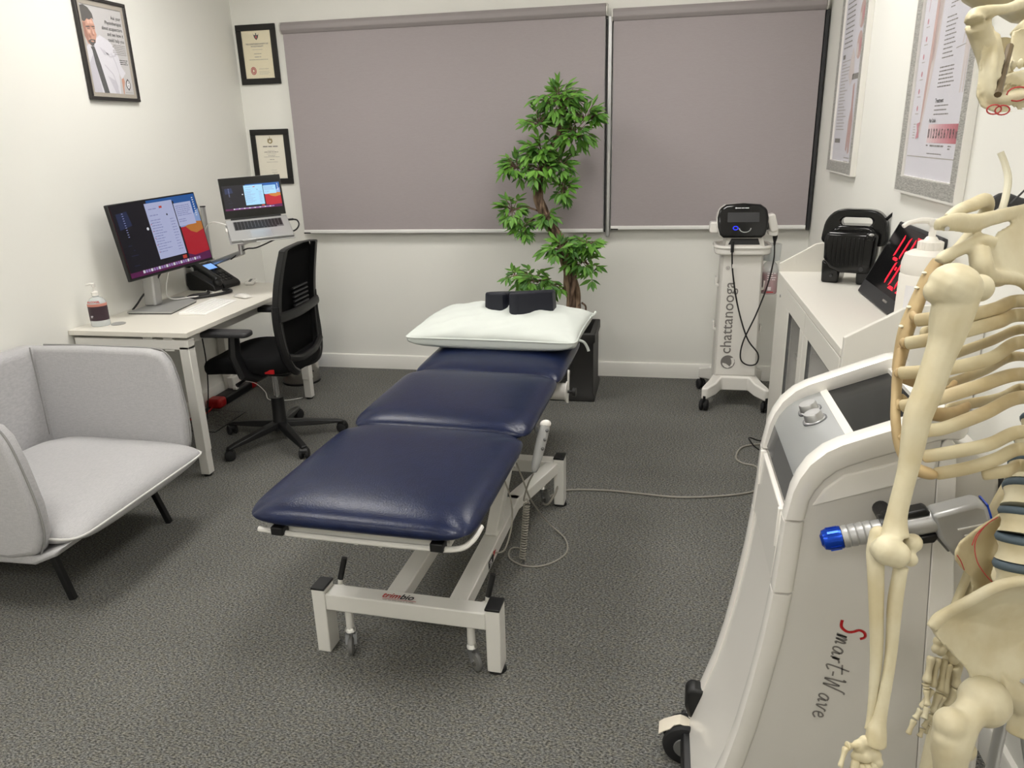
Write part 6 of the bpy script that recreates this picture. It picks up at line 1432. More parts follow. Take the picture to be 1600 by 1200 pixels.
BONES = {'humerus':[(0.3397,0.9433,1.3644,0.0252),(0.3332,0.9344,1.3322,0.0231),(0.33,0.9296,1.3103,0.0194),(0.3235,0.9231,1.2887,0.0172),(0.3137,0.913,1.2521,0.0166),(0.304,0.9044,1.2227,0.0159),(0.3,0.8953,1.1855,0.0137),(0.2961,0.8876,1.1555,0.0118),(0.2884,0.8763,1.1141,0.0118),(0.2867,0.8717,1.0951,0.0138),(0.2864,0.8672,1.082,0.0169)],'hum_lumps':[(0.3335,0.9378,1.3707,0.0317),(0.3669,0.9579,1.3656,0.0165),(0.3142,0.9364,1.3655,0.0148),(0.2749,0.8507,1.0716,0.0182),(0.2848,0.8493,1.0681,0.0166),(0.3094,0.8737,1.0715,0.0116),(0.2674,0.8587,1.068,0.0107),(0.3054,0.8621,1.0553,0.0092)],'ulna':[(0.2703,0.8757,1.0785,0.0101),(0.268,0.869,1.0602,0.0109),(0.2682,0.8598,1.0392,0.0101),(0.2713,0.8494,0.9969,0.0089),(0.2763,0.8369,0.9281,0.0075),(0.2749,0.8219,0.8591,0.0051),(0.2738,0.817,0.8388,0.0063)],'radius':[(0.2968,0.8624,1.0456,0.0092),(0.2953,0.8591,1.0334,0.0085),(0.2918,0.849,0.9993,0.0089),(0.2911,0.8338,0.9324,0.007),(0.2841,0.817,0.8647,0.0078),(0.281,0.8126,0.8439,0.0118),(0.2805,0.807,0.8245,0.0126)],'carpals':[(0.2691,0.8093,0.8254,0.0087),(0.2607,0.8062,0.8212,0.0079),(0.28,0.8047,0.8117,0.0087),(0.2697,0.8039,0.8089,0.0087),(0.2594,0.8035,0.8076,0.0071),(0.284,0.8001,0.805,0.0063)],'digits_l':[[(0.2594,0.8048,0.8242,0.0055),(0.2444,0.7982,0.8263,0.0063),(0.2444,0.7982,0.8263,0.0047),(0.2366,0.7849,0.8043,0.0039),(0.2319,0.772,0.7818,0.0039)],[(0.2589,0.801,0.8069,0.0063),(0.247,0.7783,0.7627,0.0051),(0.2443,0.7641,0.7318,0.0047),(0.2425,0.7534,0.7076,0.0039),(0.2415,0.7477,0.6913,0.0035)],[(0.2661,0.8011,0.803,0.0063),(0.2589,0.7776,0.7534,0.0051),(0.2569,0.7638,0.717,0.0047),(0.2551,0.7524,0.6906,0.0039),(0.2542,0.7459,0.672,0.0035)],[(0.2725,0.8008,0.8044,0.0063),(0.2685,0.7797,0.757,0.0051),(0.2669,0.766,0.7238,0.0047),(0.2658,0.7554,0.6996,0.0039),(0.2649,0.7492,0.6818,0.0035)],[(0.2796,0.801,0.8073,0.0059),(0.2785,0.7825,0.7659,0.0047),(0.2781,0.7716,0.7401,0.0043),(0.278,0.7653,0.7215,0.0035),(0.2778,0.7602,0.7067,0.0031)]],'ribs_near':[[(0.3383,1.0693,1.299),(0.3561,1.049,1.3077),(0.3923,1.0371,1.3146),(0.4296,1.0525,1.3218),(0.4689,1.078,1.3261),(0.4989,0.923,1.3481),(0.5497,0.949,1.3601),(0.5564,0.9989,1.3641)],[(0.3258,1.057,1.27),(0.3513,1.0392,1.2816),(0.3853,1.0245,1.2973),(0.4281,1.0414,1.3058),(0.4671,1.0668,1.3099),(0.4989,0.923,1.3319),(0.5497,0.949,1.3439),(0.5564,0.9989,1.3479)],[(0.3188,1.0429,1.2327),(0.3405,1.0234,1.2414),(0.3673,1.0104,1.2506),(0.4178,1.0195,1.2631),(0.466,1.0504,1.278),(0.4989,0.923,1.3),(0.5497,0.949,1.312),(0.5564,0.9989,1.316)],[(0.3229,1.0294,1.1902),(0.3419,1.0105,1.2024),(0.3581,0.9966,1.215),(0.4002,0.9998,1.2311),(0.465,1.0321,1.2402),(0.4989,0.923,1.2622),(0.5497,0.949,1.2742),(0.5564,0.9989,1.2782)],[(0.3336,1.0144,1.1552),(0.3506,1.0006,1.168),(0.3686,0.9912,1.1771),(0.4093,0.9906,1.1985),(0.4661,1.0228,1.212),(0.4989,0.923,1.234),(0.5497,0.949,1.246),(0.5564,0.9989,1.25)],[(0.3496,1.0035,1.1292),(0.3802,0.9834,1.147),(0.4201,0.9849,1.1593),(0.4676,1.0088,1.1697),(0.4989,0.923,1.1917),(0.5497,0.949,1.2037),(0.5564,0.9989,1.2077)],[(0.3663,0.9994,1.107),(0.3976,0.9846,1.124),(0.4302,0.9853,1.1383),(0.4708,1.007,1.1465),(0.4989,0.923,1.1685),(0.5497,0.949,1.1805),(0.5564,0.9989,1.1845)],[(0.4217,0.9961,1.112),(0.4499,0.9936,1.1195),(0.4764,1.0105,1.1216),(0.4989,0.923,1.1436),(0.5497,0.949,1.1556),(0.5564,0.9989,1.1596)]],'ribs_far':[[(0.4182,1.1858,1.2143),(0.4523,1.2243,1.2123),(0.519,1.2731,1.2213),(0.5823,1.3209,1.2294),(0.5671,1.1285,1.2594),(0.591,1.0732,1.2744),(0.556,1.0454,1.2794)],[(0.4121,1.1711,1.1744),(0.4452,1.2084,1.1694),(0.5106,1.2566,1.1773),(0.5737,1.3053,1.1882),(0.5671,1.1285,1.2182),(0.591,1.0732,1.2332),(0.556,1.0454,1.2382)],[(0.4284,1.1632,1.1411),(0.4706,1.2025,1.1369),(0.5321,1.2464,1.1345),(0.5857,1.291,1.1387),(0.5671,1.1285,1.1687),(0.591,1.0732,1.1837),(0.556,1.0454,1.1887)],[(0.3885,1.1924,1.2516),(0.4276,1.2322,1.2504),(0.4976,1.2819,1.2603),(0.5705,1.3339,1.275),(0.5671,1.1285,1.305),(0.591,1.0732,1.32),(0.556,1.0454,1.325)],[(0.461,1.2342,1.3317),(0.519,1.2878,1.3125),(0.5791,1.3499,1.3171),(0.5671,1.1285,1.3471),(0.591,1.0732,1.3621),(0.556,1.0454,1.3671)]],'sternum':[(0.373,1.1228,1.3731,0.007),(0.3635,1.1185,1.35,0.0097),(0.3556,1.1155,1.33,0.0089),(0.3477,1.1105,1.3039,0.0098),(0.3392,1.1032,1.2781,0.0098),(0.3339,1.0942,1.2481,0.0089),(0.3296,1.0847,1.2227,0.0072)],'arch':[(0.3323,1.0855,1.2551,0.0106),(0.3257,1.0694,1.2274,0.0106),(0.3228,1.0528,1.1957,0.0096),(0.3199,1.0328,1.1704,0.0096),(0.3236,1.0191,1.1434,0.0104),(0.3312,1.009,1.1248,0.0112),(0.3435,0.9971,1.1141,0.0128),(0.3597,0.9965,1.1088,0.0119),(0.3672,0.9977,1.1078,0.0076)],'cart':[[(0.3406,1.072,1.2993,0.0069),(0.3404,1.0921,1.3017,0.007)],[(0.3273,1.0592,1.2694,0.0069),(0.3304,1.083,1.2649,0.007)],[(0.3194,1.045,1.2321,0.0069),(0.3233,1.0635,1.2273,0.007)],[(0.3244,1.0316,1.1895,0.0069),(0.3224,1.0451,1.1892,0.007)],[(0.3336,1.0144,1.1552,0.0068),(0.3228,1.0148,1.147,0.0077)],[(0.3496,1.0035,1.1292,0.0068),(0.3356,1.008,1.1255,0.0086)]],'cart_far':[[(0.4364,1.1674,1.1806,0.0086),(0.4162,1.1405,1.1768,0.0094),(0.3705,1.1063,1.1983,0.0091),(0.3369,1.0833,1.2141,0.008)],[(0.4563,1.1608,1.1493,0.0086),(0.4329,1.1339,1.1471,0.0112),(0.4025,1.108,1.1524,0.011),(0.3594,1.0829,1.1676,0.0081),(0.3303,1.0638,1.1922,0.0071)]],'tag':[(0.4276,1.1272,1.1622)],'spine':[(0.5166,1.0367,0.9366,0.0361),(0.517,1.0493,0.9734,0.0361),(0.5184,1.0611,1.0076,0.0361),(0.5231,1.0779,1.0385,0.0363),(0.5322,1.0999,1.0665,0.0366),(0.5432,1.1223,1.0943,0.0369),(0.5554,1.1438,1.1191,0.0373),(0.5642,1.1599,1.1453,0.0375),(0.5713,1.1754,1.171,0.0376),(0.574,1.1849,1.1977,0.0376),(0.5749,1.1938,1.2235,0.0376),(0.5714,1.1966,1.2499,0.0375),(0.5661,1.1987,1.2752,0.0373),(0.5573,1.1948,1.3006,0.0369),(0.5478,1.1903,1.3247,0.0366)],'cerv':[(0.5359,1.1792,1.3467,0.0217),(0.5256,1.1751,1.3725,0.0179),(0.5138,1.1653,1.3986,0.0167),(0.5037,1.156,1.4247,0.0165),(0.493,1.1413,1.4514,0.0162),(0.4839,1.1267,1.4771,0.0159),(0.4764,1.112,1.5017,0.0155),(0.4737,1.1086,1.5252,0.0154)],'scap_spine':[(0.3225,0.9986,1.4334,0.0054),(0.3349,1.0069,1.4347,0.0077),(0.3539,1.0215,1.4345,0.0094),(0.3792,1.0414,1.4306,0.0096),(0.411,1.0703,1.4336,0.0081),(0.4647,1.1151,1.4383,0.0075),(0.4967,1.1388,1.4416,0.006)],'scap_blade':[(0.4003,1.0448,1.3961),(0.4218,1.0721,1.4164),(0.465,1.1127,1.4312),(0.5322,1.1665,1.4388),(0.5341,1.1248,1.3777),(0.5259,1.086,1.2996),(0.5033,1.0713,1.2855),(0.4587,1.0621,1.3486),(0.4195,1.0422,1.361),(0.4005,1.033,1.3674)],'glenoid':[(0.3902,1.0387,1.4001,0.012),(0.392,1.0271,1.3804,0.0135),(0.4056,1.0304,1.3663,0.0104),(0.4586,1.0634,1.3525,0.0074),(0.5027,1.0765,1.3014,0.0067)],'coracoid':[(0.4116,1.0552,1.4042,0.0081),(0.3919,1.0473,1.4085,0.0088),(0.3667,1.0336,1.3992,0.008),(0.3448,1.0212,1.3915,0.008),(0.3403,1.0183,1.3856,0.0064)],'clavicle':[(0.344,1.0265,1.4394,0.0055),(0.3599,1.0428,1.4462,0.0072),(0.3865,1.0711,1.4504,0.0089),(0.4128,1.1041,1.4529,0.0092),(0.4244,1.1316,1.432,0.0086),(0.4016,1.134,1.389,0.0079),(0.3784,1.1276,1.368,0.0097)],'rod':[(0.4338,1.1389,1.5114,0.0042),(0.4401,1.1352,1.4968,0.0042),(0.445,1.1297,1.4775,0.0046),(0.4425,1.1217,1.4552,0.0046),(0.4374,1.1142,1.4362,0.0046)],'hanger':[(0.5138,1.3506,1.4222,0.0143),(0.5315,1.3573,1.4314,0.0153),(0.5658,1.362,1.4246,0.0102),(0.5957,1.3476,1.4276,0.01)],'wire':[(0.4985,1.2443,1.4347),(0.518,1.2544,1.4529),(0.5347,1.2449,1.4783)],'ilium_near':[(0.3794,0.9629,0.8958),(0.3876,0.9682,0.9064),(0.3988,0.9653,0.9229),(0.4189,0.9566,0.949),(0.4449,0.9542,0.9738),(0.4792,0.9588,0.9829),(0.5311,0.9838,0.9621),(0.5673,1.0046,0.9065),(0.5694,1.0081,0.8519),(0.5406,0.9995,0.8119),(0.5013,0.9867,0.7976),(0.4723,0.9786,0.807),(0.4465,0.9683,0.8077),(0.4407,0.9723,0.8232),(0.4131,0.9664,0.8542),(0.3868,0.9601,0.8831)],'ilium_near_in':[(0.5008,1.0063,0.8718),(0.4638,0.9905,0.8632)],'crest':[(0.3805,0.9608,0.8954,0.0079),(0.3884,0.9637,0.9086,0.0087),(0.4014,0.9652,0.9212,0.0078),(0.4214,0.9566,0.9473,0.0077),(0.4458,0.9536,0.9714,0.0075),(0.4793,0.958,0.9805,0.0075),(0.5312,0.983,0.9597,0.0077)],'ischium':[(0.4793,0.9819,0.7965,0.0217),(0.5156,0.9929,0.7756,0.02),(0.5347,0.9976,0.7462,0.0184),(0.527,0.9843,0.7115,0.0165)],'pubis':[(0.4657,0.9731,0.8106,0.0125),(0.5164,1.0166,0.7498,0.0131),(0.5645,1.0712,0.6916,0.0148)],'fem_head':[(0.4606,0.9541,0.7891,0.0354)],'femur':[(0.4554,0.9525,0.7876,0.0266),(0.4345,0.9346,0.7788,0.0219),(0.4176,0.921,0.7647,0.0262),(0.4115,0.9129,0.7442,0.0262),(0.4129,0.9074,0.7112,0.021),(0.421,0.9078,0.644,0.0179),(0.432,0.91,0.5485,0.0175)],'troch':[(0.4085,0.9174,0.7753,0.0234),(0.4041,0.9101,0.7565,0.0191),(0.4348,0.9235,0.73,0.015)],'ilium_far':[(0.5342,1.1709,0.9731),(0.518,1.1639,0.9622),(0.4989,1.1564,0.9514),(0.4703,1.1393,0.934),(0.4601,1.1278,0.9219),(0.4616,1.1237,0.9087),(0.4747,1.1265,0.8934),(0.4899,1.1298,0.878),(0.4979,1.1327,0.8502),(0.5186,1.1429,0.8041),(0.5494,1.1423,0.7839),(0.5691,1.1353,0.815),(0.5478,1.115,0.8952),(0.5507,1.1222,0.9463),(0.5539,1.1473,0.987)],'far_lines':[[(0.5278,1.1641,0.9696),(0.5088,1.1559,0.9569),(0.4925,1.1394,0.9369),(0.4943,1.1258,0.9115),(0.5093,1.1165,0.8906),(0.5239,1.1102,0.8791)],[(0.5139,1.1591,0.96),(0.4962,1.147,0.9475),(0.4878,1.137,0.9324)],[(0.4652,1.126,0.92),(0.4722,1.126,0.9094),(0.4787,1.1258,0.8954)]],'sacrum':[(0.5232,1.0469,0.9308,0.0346),(0.5502,1.0666,0.8776,0.0318),(0.5762,1.084,0.8179,0.0269),(0.5918,1.0901,0.7631,0.0176),(0.589,1.0801,0.7353,0.0098)],'arm_far':[(0.6365,1.3221,1.1368,0.0137),(0.6154,1.3004,1.0535,0.0117),(0.6042,1.2864,1.0185,0.016)],'ulna_far':[(0.602,1.2869,1.0216,0.0128),(0.5855,1.2718,0.9867,0.0096),(0.5562,1.2481,0.9341,0.0085),(0.5261,1.2205,0.8385,0.0075),(0.5032,1.2007,0.7619,0.0076),(0.4988,1.1912,0.7364,0.0108)],'radius_far':[(0.6156,1.2955,1.007,0.0107),(0.6023,1.2792,0.9666,0.0086),(0.5735,1.2548,0.8957,0.0075),(0.5414,1.2272,0.8172,0.0076),(0.5182,1.2088,0.745,0.0087),(0.5137,1.201,0.7245,0.0131)],'carp_far':[(0.4863,1.1915,0.7128,0.0087),(0.4994,1.1919,0.7063,0.0087),(0.4912,1.1872,0.6972,0.0087),(0.5081,1.1944,0.6924,0.0088),(0.4825,1.1866,0.7005,0.0076),(0.515,1.1915,0.6798,0.0098)],'digits_r':[[(0.4764,1.1819,0.6904,0.0087),(0.4685,1.165,0.6451,0.0087),(0.4688,1.1623,0.6369,0.0065),(0.4702,1.1486,0.6115,0.0071),(0.4627,1.1361,0.5949,0.0065)],[(0.4872,1.1833,0.688,0.0076),(0.4803,1.169,0.6341,0.0077),(0.4643,1.1544,0.6003,0.0077),(0.4532,1.1466,0.584,0.0066),(0.4423,1.1361,0.5594,0.0055)],[(0.4999,1.1893,0.6823,0.0077),(0.4953,1.1737,0.6229,0.0088),(0.4826,1.1596,0.5889,0.0066),(0.4695,1.149,0.5653,0.0055),(0.4635,1.1429,0.5509,0.0055)],[(0.5088,1.1886,0.6748,0.0077),(0.5019,1.1739,0.6196,0.0088),(0.4898,1.1662,0.5881,0.0066),(0.4797,1.1572,0.5675,0.0055),(0.4738,1.1511,0.553,0.0055)],[(0.5176,1.1885,0.6694,0.0098),(0.5252,1.1819,0.6294,0.0099),(0.5111,1.1728,0.5949,0.0088),(0.5039,1.1686,0.5867,0.0077),(0.4928,1.1587,0.564,0.0066)]],'pole':[(0.5232,1.0236,0.7028)],'mand':[(0.3548,1.0191,1.6497,0.0072),(0.3536,0.9997,1.6247,0.0122),(0.3487,0.9809,1.6038,0.0134),(0.3488,0.9741,1.5837,0.0127),(0.354,0.9717,1.5735,0.012),(0.3756,0.982,1.5751,0.0121),(0.4035,1.0051,1.5791,0.0123),(0.4469,1.0489,1.5872,0.012),(0.4923,1.0922,1.5928,0.0108)],'mand_ram':[(0.34,1.0058,1.6509),(0.3627,1.0079,1.6435),(0.3693,1.0004,1.6175),(0.3601,0.9804,1.5954),(0.371,0.9843,1.6005),(0.4336,1.0437,1.6115),(0.4474,1.0442,1.5729),(0.3924,0.9861,1.5613),(0.3601,0.9677,1.5579),(0.3412,0.9663,1.5651),(0.3352,0.9692,1.5773),(0.3374,0.9809,1.6108),(0.3415,0.9941,1.6313)],'slot_shade':[(0.3834,1.0295,1.6315),(0.3526,0.9578,1.5776)],'zyg':[(0.3262,0.9825,1.6539,0.0112),(0.3273,0.9854,1.6618,0.0077),(0.3407,0.9869,1.6645,0.0063),(0.362,0.9941,1.6668,0.0056),(0.3869,1.0131,1.6764,0.0071),(0.4157,1.0346,1.6909,0.01)],'temporal':[(0.3337,0.9947,1.6537,0.0134),(0.3433,1.0023,1.6386,0.0122),(0.3526,0.9994,1.6182,0.0122),(0.3538,0.9884,1.5975,0.0107)],'maxilla':[(0.4223,1.0669,1.6553,0.0225),(0.4381,1.0604,1.6265,0.0165),(0.4048,1.0747,1.6571,0.0121)],'max_plate':[(0.3909,1.0529,1.6484),(0.403,1.0515,1.6531),(0.4515,1.075,1.6616),(0.4658,1.0732,1.6159),(0.407,1.0426,1.6084),(0.3887,1.034,1.6099)],'ptery':[(0.4008,1.058,1.6417,0.006),(0.3886,1.0405,1.6132,0.0052),(0.3763,1.02,1.5917,0.0059)],'teeth_u':[(0.3733,1.0035,1.6083,0.004),(0.3846,1.015,1.6102,0.004),(0.396,1.0266,1.6121,0.004),(0.4076,1.0382,1.614,0.0041),(0.4194,1.0498,1.6159,0.0041),(0.4313,1.0615,1.6179,0.0041),(0.4433,1.0732,1.6198,0.0042),(0.4555,1.0849,1.6218,0.0042)],'teeth_l':[(0.3724,0.9959,1.5959,0.0039),(0.3837,1.0074,1.5976,0.004),(0.3951,1.0189,1.5994,0.004),(0.4067,1.0304,1.6012,0.0041),(0.4184,1.042,1.603,0.0041),(0.4303,1.0536,1.6048,0.0041),(0.4423,1.0653,1.6067,0.0042),(0.4545,1.077,1.6086,0.0042)],'cran':[(0.4588,1.1578,1.7435,0.0792),(0.4115,1.1384,1.7463,0.0705),(0.4902,1.1614,1.7352,0.0713)],'far_mand':[(0.4172,1.1503,1.6506,0.0114),(0.421,1.1379,1.6117,0.0106),(0.4432,1.1208,1.5797,0.0097),(0.4802,1.1087,1.5853,0.0095)],'circ':[(0.35,0.9543,1.5625),(0.3584,0.9546,1.5616),(0.3756,0.9668,1.5778)]}
# ---------------------------------------------------------------- anatomical skeleton model
OB = (.398, 1.097); FB = Vector((-.9063, .4226, 0)); LB = Vector((-.4226, -.9063, 0))
def bod(a, b, z): return Vector((OB[0], OB[1], z)) + FB * a + LB * b
SK = Thing('anatomical_skeleton', 'life-size cream plastic human skeleton model on a stand, arm hanging, by the white machine', 'skeleton', (.52, 1.06, 0))
def tb(pts, seg=12, n=5, sc=1.0, mb=None, sq=1.0):
    P = bez([Vector(p[:3]) for p in pts], n); R = bez([Vector((p[3] * sc, 0, 0)) for p in pts], n)
    return (mb or MB()).tube(P, [max(r.x, .001) for r in R], seg, sq=sq)
def balls(pts, mb, sc=1.0):
    for p in pts: mb.ell(p[:3], (p[3] * sc,) * 3)
    return mb
M['slot_shade'] = mat('slot_shade_brown', (92, 78, 56), .5)
BN = dict(remesh=.0022, smooth=4)
def bone(nm, mb, parent=None, m='bone', label=None, **k):
    kw = dict(BN); kw.update(k); return SK.part(nm, mb, M[m], parent, label, **kw)
m = tb(BONES['humerus']); 
h = BONES['hum_lumps']
Rh = Matrix.Rotation(rad(25), 3, 'Y')
m.ell(h[0][:3], (.031, .027, .027), Rh); balls(h[1:3], m); balls(h[3:], m)
bone('humerus', m)
bone('ulna', balls([BONES['ulna'][0]], tb(BONES['ulna']), 1.05), remesh=.002); bone('radius', tb(BONES['radius']), remesh=.002)
def hand(carp, digits, nm='hand'):
    m = MB()
    for i, p in enumerate(carp): m.ell(p[:3], (p[3], p[3] * .9, p[3] * 1.1))
    hd = bone(nm, m, remesh=.0018, smooth=2)
    for d in digits:
        for i in range(len(d) - 1):
            a, b = Vector(d[i][:3]), Vector(d[i + 1][:3]); ra, rb = d[i][3], d[i + 1][3]
            if (b - a).length < .004: continue
            P = [a.lerp(b, u) for u in (0.02, .12, .3, .5, .72, .88, .97)]; R = [ra * .75, ra * .95, ra * .72, ra * .6, rb * .72, rb * 1.05, rb * .7]
            SK.part('phalanx' if i else 'metacarpal', MB().tube(P, R, 10), M['bone'], hd, sub=1)
    return hd
hand(BONES['carpals'], BONES['digits_l'])
# rib cage
for p in BONES['ribs_near']:
    P = bez(p, 7); SK.part('rib', MB().tube(P, [.0075] + [.0094] * (len(P) - 8) + [.008] * 7, 10, sq=.55, up=(0, 0, 1)), M['bone_rib'], sub=1)
for p in BONES['ribs_far']:
    P = bez(p, 6); SK.part('rib', MB().tube(P, [.0094] * len(P), 10, sq=.55, up=(0, 0, 1)), M['bone_rib'], sub=1)
sm = tb(BONES['sternum'], sq=1.8); SK.part('sternum', sm, M['bone_tan'], remesh=.003, smooth=3)
SK.part('costal_cartilage', tb(BONES['arch'], sq=.7), M['bone_tan'], sub=1)
for c in BONES['cart'] + BONES['cart_far']: SK.part('costal_cartilage', tb(c, sq=.7), M['bone_tan'], sub=1)
for p in BONES['sternum'][1:5]: SK.part('sternal_joint', MB().ell(Vector(p[:3]) + Vector((-.009, -.006, .006)), (.0035, .004, .002)), M['nerve'])
# spine: lumbar and thoracic bodies with discs, spinous processes
sp = BONES['spine']
for i, p in enumerate(sp):
    c = Vector(p[:3]); nx = Vector(sp[i + 1][:3]) if i + 1 < len(sp) else c + (c - Vector(sp[i - 1][:3]))
    d = nx - c; L = d.length; r = p[3] * (1.0 - .028 * i)
    vb = SK.part('vertebra', MB().lathe([(0, -.36 * L), (r, -.36 * L), (r * .9, -.15 * L), (r * .88, .1 * L), (r * .98, .34 * L), (0, .34 * L)], 24, tuple(c), tuple(d)), M['bone'], ang=60)
    pm = MB().tube([c - FB * r * .7, c - FB * (r + .03) - Vector((0, 0, .012)), c - FB * (r + .045) - Vector((0, 0, .022))], [.008, .007, .006], 8, sq=1.6)
    for s_ in (-1, 1): pm.tube([c - FB * r * .5, c - FB * r * .9 + LB * s_ * (r + .012)], [.007, .005], 8)
    SK.part('process', pm, M['bone'], vb)
    SK.part('disc', MB().lathe([(0, .33 * L), (r * 1.0, .34 * L), (r * 1.06, .48 * L), (r * 1.0, .63 * L), (0, .64 * L)], 24, tuple(c), tuple(d)), M['disc'], vb, ang=70, label='grey-blue disc')
for i, p in enumerate(BONES['cerv']):
    c = Vector(p[:3]); r = p[3]
    vb = SK.part('vertebra', MB().lathe([(0, -.009), (r, -.009), (r * .9, 0), (r, .008), (0, .008)], 20, tuple(c)), M['bone'], ang=60)
    SK.part('process', MB().tube([c - FB * r * .6, c - FB * (r + .02) - Vector((0, 0, .008))], [.007, .005], 8), M['bone'], vb)
# shoulder girdle
sc_ = tb(BONES['scap_spine'], sq=.6, sc=1.25); tb(BONES['glenoid'], mb=sc_); tb(BONES['coracoid'], mb=sc_)
bl = [Vector(p) for p in BONES['scap_blade']]; nrm = (bl[3] - bl[0]).cross(bl[6] - bl[0]).normalized() * .0028
n = len(bl); sc_.add([p + nrm for p in bl] + [p - nrm for p in bl], [tuple(range(n)), tuple(range(2 * n - 1, n - 1, -1))] + [(i, (i + 1) % n, n + (i + 1) % n, n + i) for i in range(n)])
bone('scapula', sc_, remesh=.0024, smooth=3)
bone('clavicle', tb(BONES['clavicle']))
SK.part('acromion_screw', MB().cyl(Vector(BONES['scap_spine'][1][:3]) + Vector((0, -.009, -.004)), Vector(BONES['scap_spine'][1][:3]) + Vector((0, -.013, -.005)), .003, 8), M['chrome'])
SK.part('fixing_rod', tb(BONES['rod'], 10), M['nerve'], label='curved white plastic rod above the shoulder')
# pelvis
def sheet(pts, inn, th, mb, bulge=Vector((0, 0, 0))):
    P = [Vector(p) for p in pts]; c = sum(P, Vector()) / len(P) + bulge; n = len(P); nr = Vector((0, 0, 0))
    for i in range(n): nr += (P[i] - c).cross(P[(i + 1) % n] - c)
    nr = nr.normalized() * th; mid = [p.lerp(c, .5) + bulge * .35 for p in P]
    vs = [p + nr for p in P] + [p + nr for p in mid] + [c + nr] + [p - nr for p in P] + [p - nr for p in mid] + [c - nr]; K = 2 * n + 1; fs = []
    for i in range(n):
        j = (i + 1) % n
        fs += [(i, j, n + j, n + i), (n + i, n + j, 2 * n), (K + j, K + i, K + n + i, K + n + j), (K + n + j, K + n + i, K + 2 * n), (i, K + i, K + j, j)]
    return mb.add(vs, fs)
m = sheet(BONES['ilium_near'], 0, .0045, MB(), Vector((.012, .03, -.005))); tb(BONES['crest'], mb=m, sc=1.0); tb(BONES['ischium'], mb=m); tb(BONES['pubis'], mb=m, sc=.8)
bone('hip_bone', m, remesh=.0028, smooth=5)
m = sheet(BONES['ilium_far'], 0, .005, MB(), Vector((.012, .02, 0)))
hb = bone('hip_bone', m, m='bone_rib', remesh=.003, smooth=4)
for l_ in BONES['far_lines']: SK.part('painted_vessel', MB().tube(bez([Vector(p) + Vector((-.006, -.012, .004)) for p in l_], 4), .0008, 5), M['red_ink'], hb)
bone('sacrum', tb(BONES['sacrum'], sq=1.3), remesh=.003)
m = tb(BONES['femur']); fh = BONES['fem_head'][0]; m.ell(fh[:3], (fh[3] * .98,) * 3); balls(BONES['troch'], m)
tb([(BONES['femur'][-1]), (.44, .93, .45, .016), (.44, .95, .38, .022), (.44, .95, .36, .026)], mb=m)
bone('femur', m, remesh=.003, smooth=5)
fr = bod(-.10, -.09, .80)
m = MB().ell(fr, (.024,) * 3); m = tb([(fr.x, fr.y, fr.z, .02), (fr.x - .0, fr.y + .07, .77, .022), (fr.x, fr.y + .08, .7, .018), (fr.x - .02, fr.y + .05, .45, .016), (fr.x - .02, fr.y + .04, .36, .026)], mb=m)
bone('femur', m, remesh=.0035)
for q in ((.44, .95), (fr.x - .02, fr.y + .04)):
    bone('tibia', tb([(q[0], q[1], .345, .026), (q[0], q[1], .30, .016), (q[0], q[1], .15, .011), (q[0], q[1], .07, .016)]), remesh=.0035)
    bone('foot', tb([(q[0] + .04, q[1] - .02, .035, .02), (q[0], q[1], .05, .022), (q[0] - .07, q[1] + .03, .035, .02), (q[0] - .15, q[1] + .065, .018, .012)], sq=1.6), remesh=.0035)
# far arm and hand
bone('humerus', tb([(BONES['arm_far'][0][0] - .03, BONES['arm_far'][0][1] + .02, BONES['arm_far'][0][2] + .13, .022)] + list(BONES['arm_far'])), remesh=.003)
bone('ulna', tb(BONES['ulna_far'])); bone('radius', tb(BONES['radius_far']))
hand(BONES['carp_far'], BONES['digits_r'])
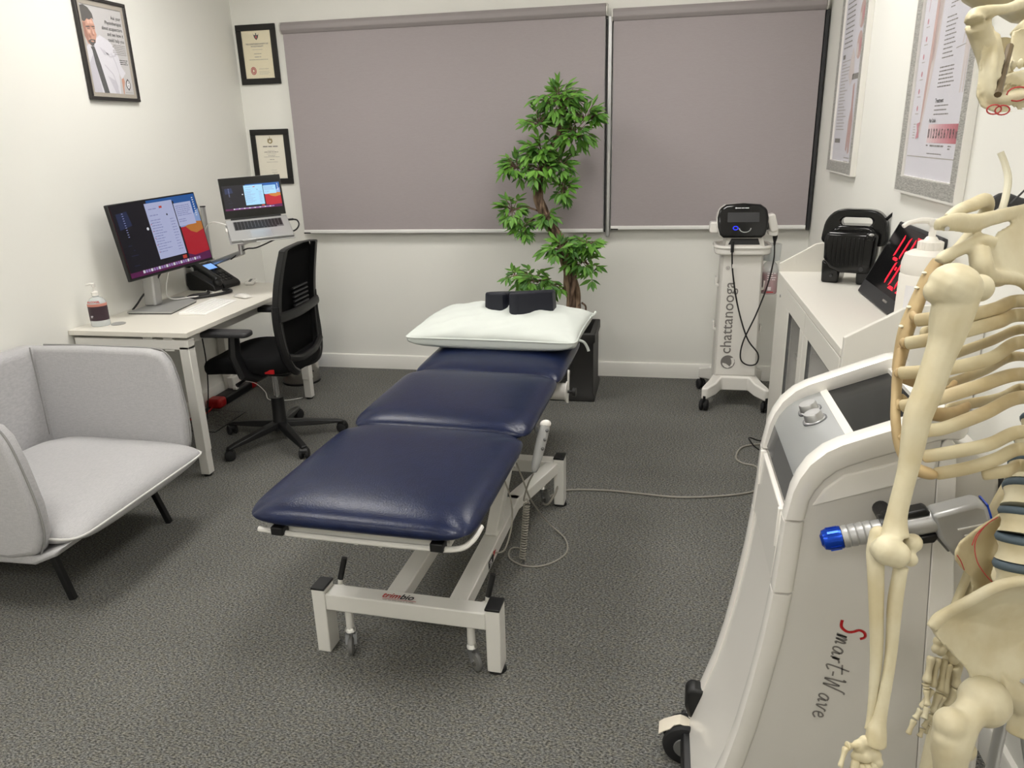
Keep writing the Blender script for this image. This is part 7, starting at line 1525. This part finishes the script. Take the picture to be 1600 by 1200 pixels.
# skull
m = balls(BONES['cran'], MB(), 1.0); tb(BONES['maxilla'], mb=m); tb(BONES['zyg'], mb=m); tb(BONES['temporal'], mb=m); tb(BONES['ptery'], mb=m)
P = [Vector(p) for p in BONES['max_plate']]; n = len(P); nv = Vector((.15, .99, .12)) * .004
m.add([p + nv for p in P] + [p - nv for p in P], [tuple(range(n)), tuple(range(2 * n - 1, n - 1, -1))] + [(i, (i + 1) % n, n + (i + 1) % n, n + i) for i in range(n)])
sk = bone('skull', m, remesh=.0024, smooth=4)
m = tb(BONES['mand'], sq=.55, mb=MB()); 
P = [Vector(p) for p in BONES['mand_ram']]; n = len(P); nv = Vector((.15, .99, .12)) * .0035
m.add([p + nv for p in P] + [p - nv for p in P], [tuple(range(n)), tuple(range(2 * n - 1, n - 1, -1))] + [(i, (i + 1) % n, n + (i + 1) % n, n + i) for i in range(n)])
jw = bone('mandible', m, remesh=.002, smooth=4)
SK.part('jaw_slot_shade', MB().tube([BONES['slot_shade'][0], BONES['slot_shade'][1]], .0038, 8), M['slot_shade'], jw, label='dark brown strip painting shade in the slot behind the jaw')  # dark strip stands in for the shade of the slot behind the jaw
bone('mandible_branch', tb(BONES['far_mand'], sq=.6), jw, m='bone_rib', remesh=.0025)
for k in ('teeth_u', 'teeth_l'):
    for p in BONES[k]: SK.part('tooth', MB().ell(p[:3], (.0032, .0032, .0055)), M['bone'], sk if k == 'teeth_u' else jw)
for c, r in zip(BONES['circ'], (.006, .006, .009)):
    c = Vector(c); SK.part('painted_ring', MB().tube([c + Vector((r * 1.2 * math.cos(2 * PI * k / 16), 0, r * .8 * math.sin(2 * PI * k / 16))) for k in range(16)], .0008, 5, closed=True), M['red_ink'], jw)
# stand
SK.part('hanger', tb(BONES['hanger'], sq=.5, sc=.75), M['char'])
SK.part('hanger_wire', MB().tube(BONES['wire'], .0015, 6), M['char'])
pp = Vector(BONES['pole'][0]); pp = (pp.x, pp.y)
SK.part('stand_pole', MB().cyl((pp[0], pp[1], .08), (pp[0], pp[1], .8), .0085, 14), M['alu'])
SK.part('stand_hub', MB().lathe([(0, .05), (.03, .05), (.026, .1), (.014, .13), (0, .13)], 20, (pp[0], pp[1], 0)), M['black'])
for k in range(5):
    an = 2 * PI * k / 5 + .3; e = Vector((pp[0] + .15 * math.cos(an), pp[1] + .15 * math.sin(an), .055))
    SK.part('stand_leg', MB().beam((pp[0], pp[1], .07), e, .03, .02), M['black'], bevel=.004)
    SK.part('stand_caster', MB().lathe([(0, -.01), (.022, -.01), (.026, 0), (.022, .01), (0, .01)], 18, (e.x, e.y, .026), (-math.sin(an), math.cos(an), 0)), M['black_rub'])
SK.part('stand_brace', MB().cyl((pp[0], pp[1], .79), (pp[0] + .09, pp[1] - .02, .45), .004, 8), M['alu'])
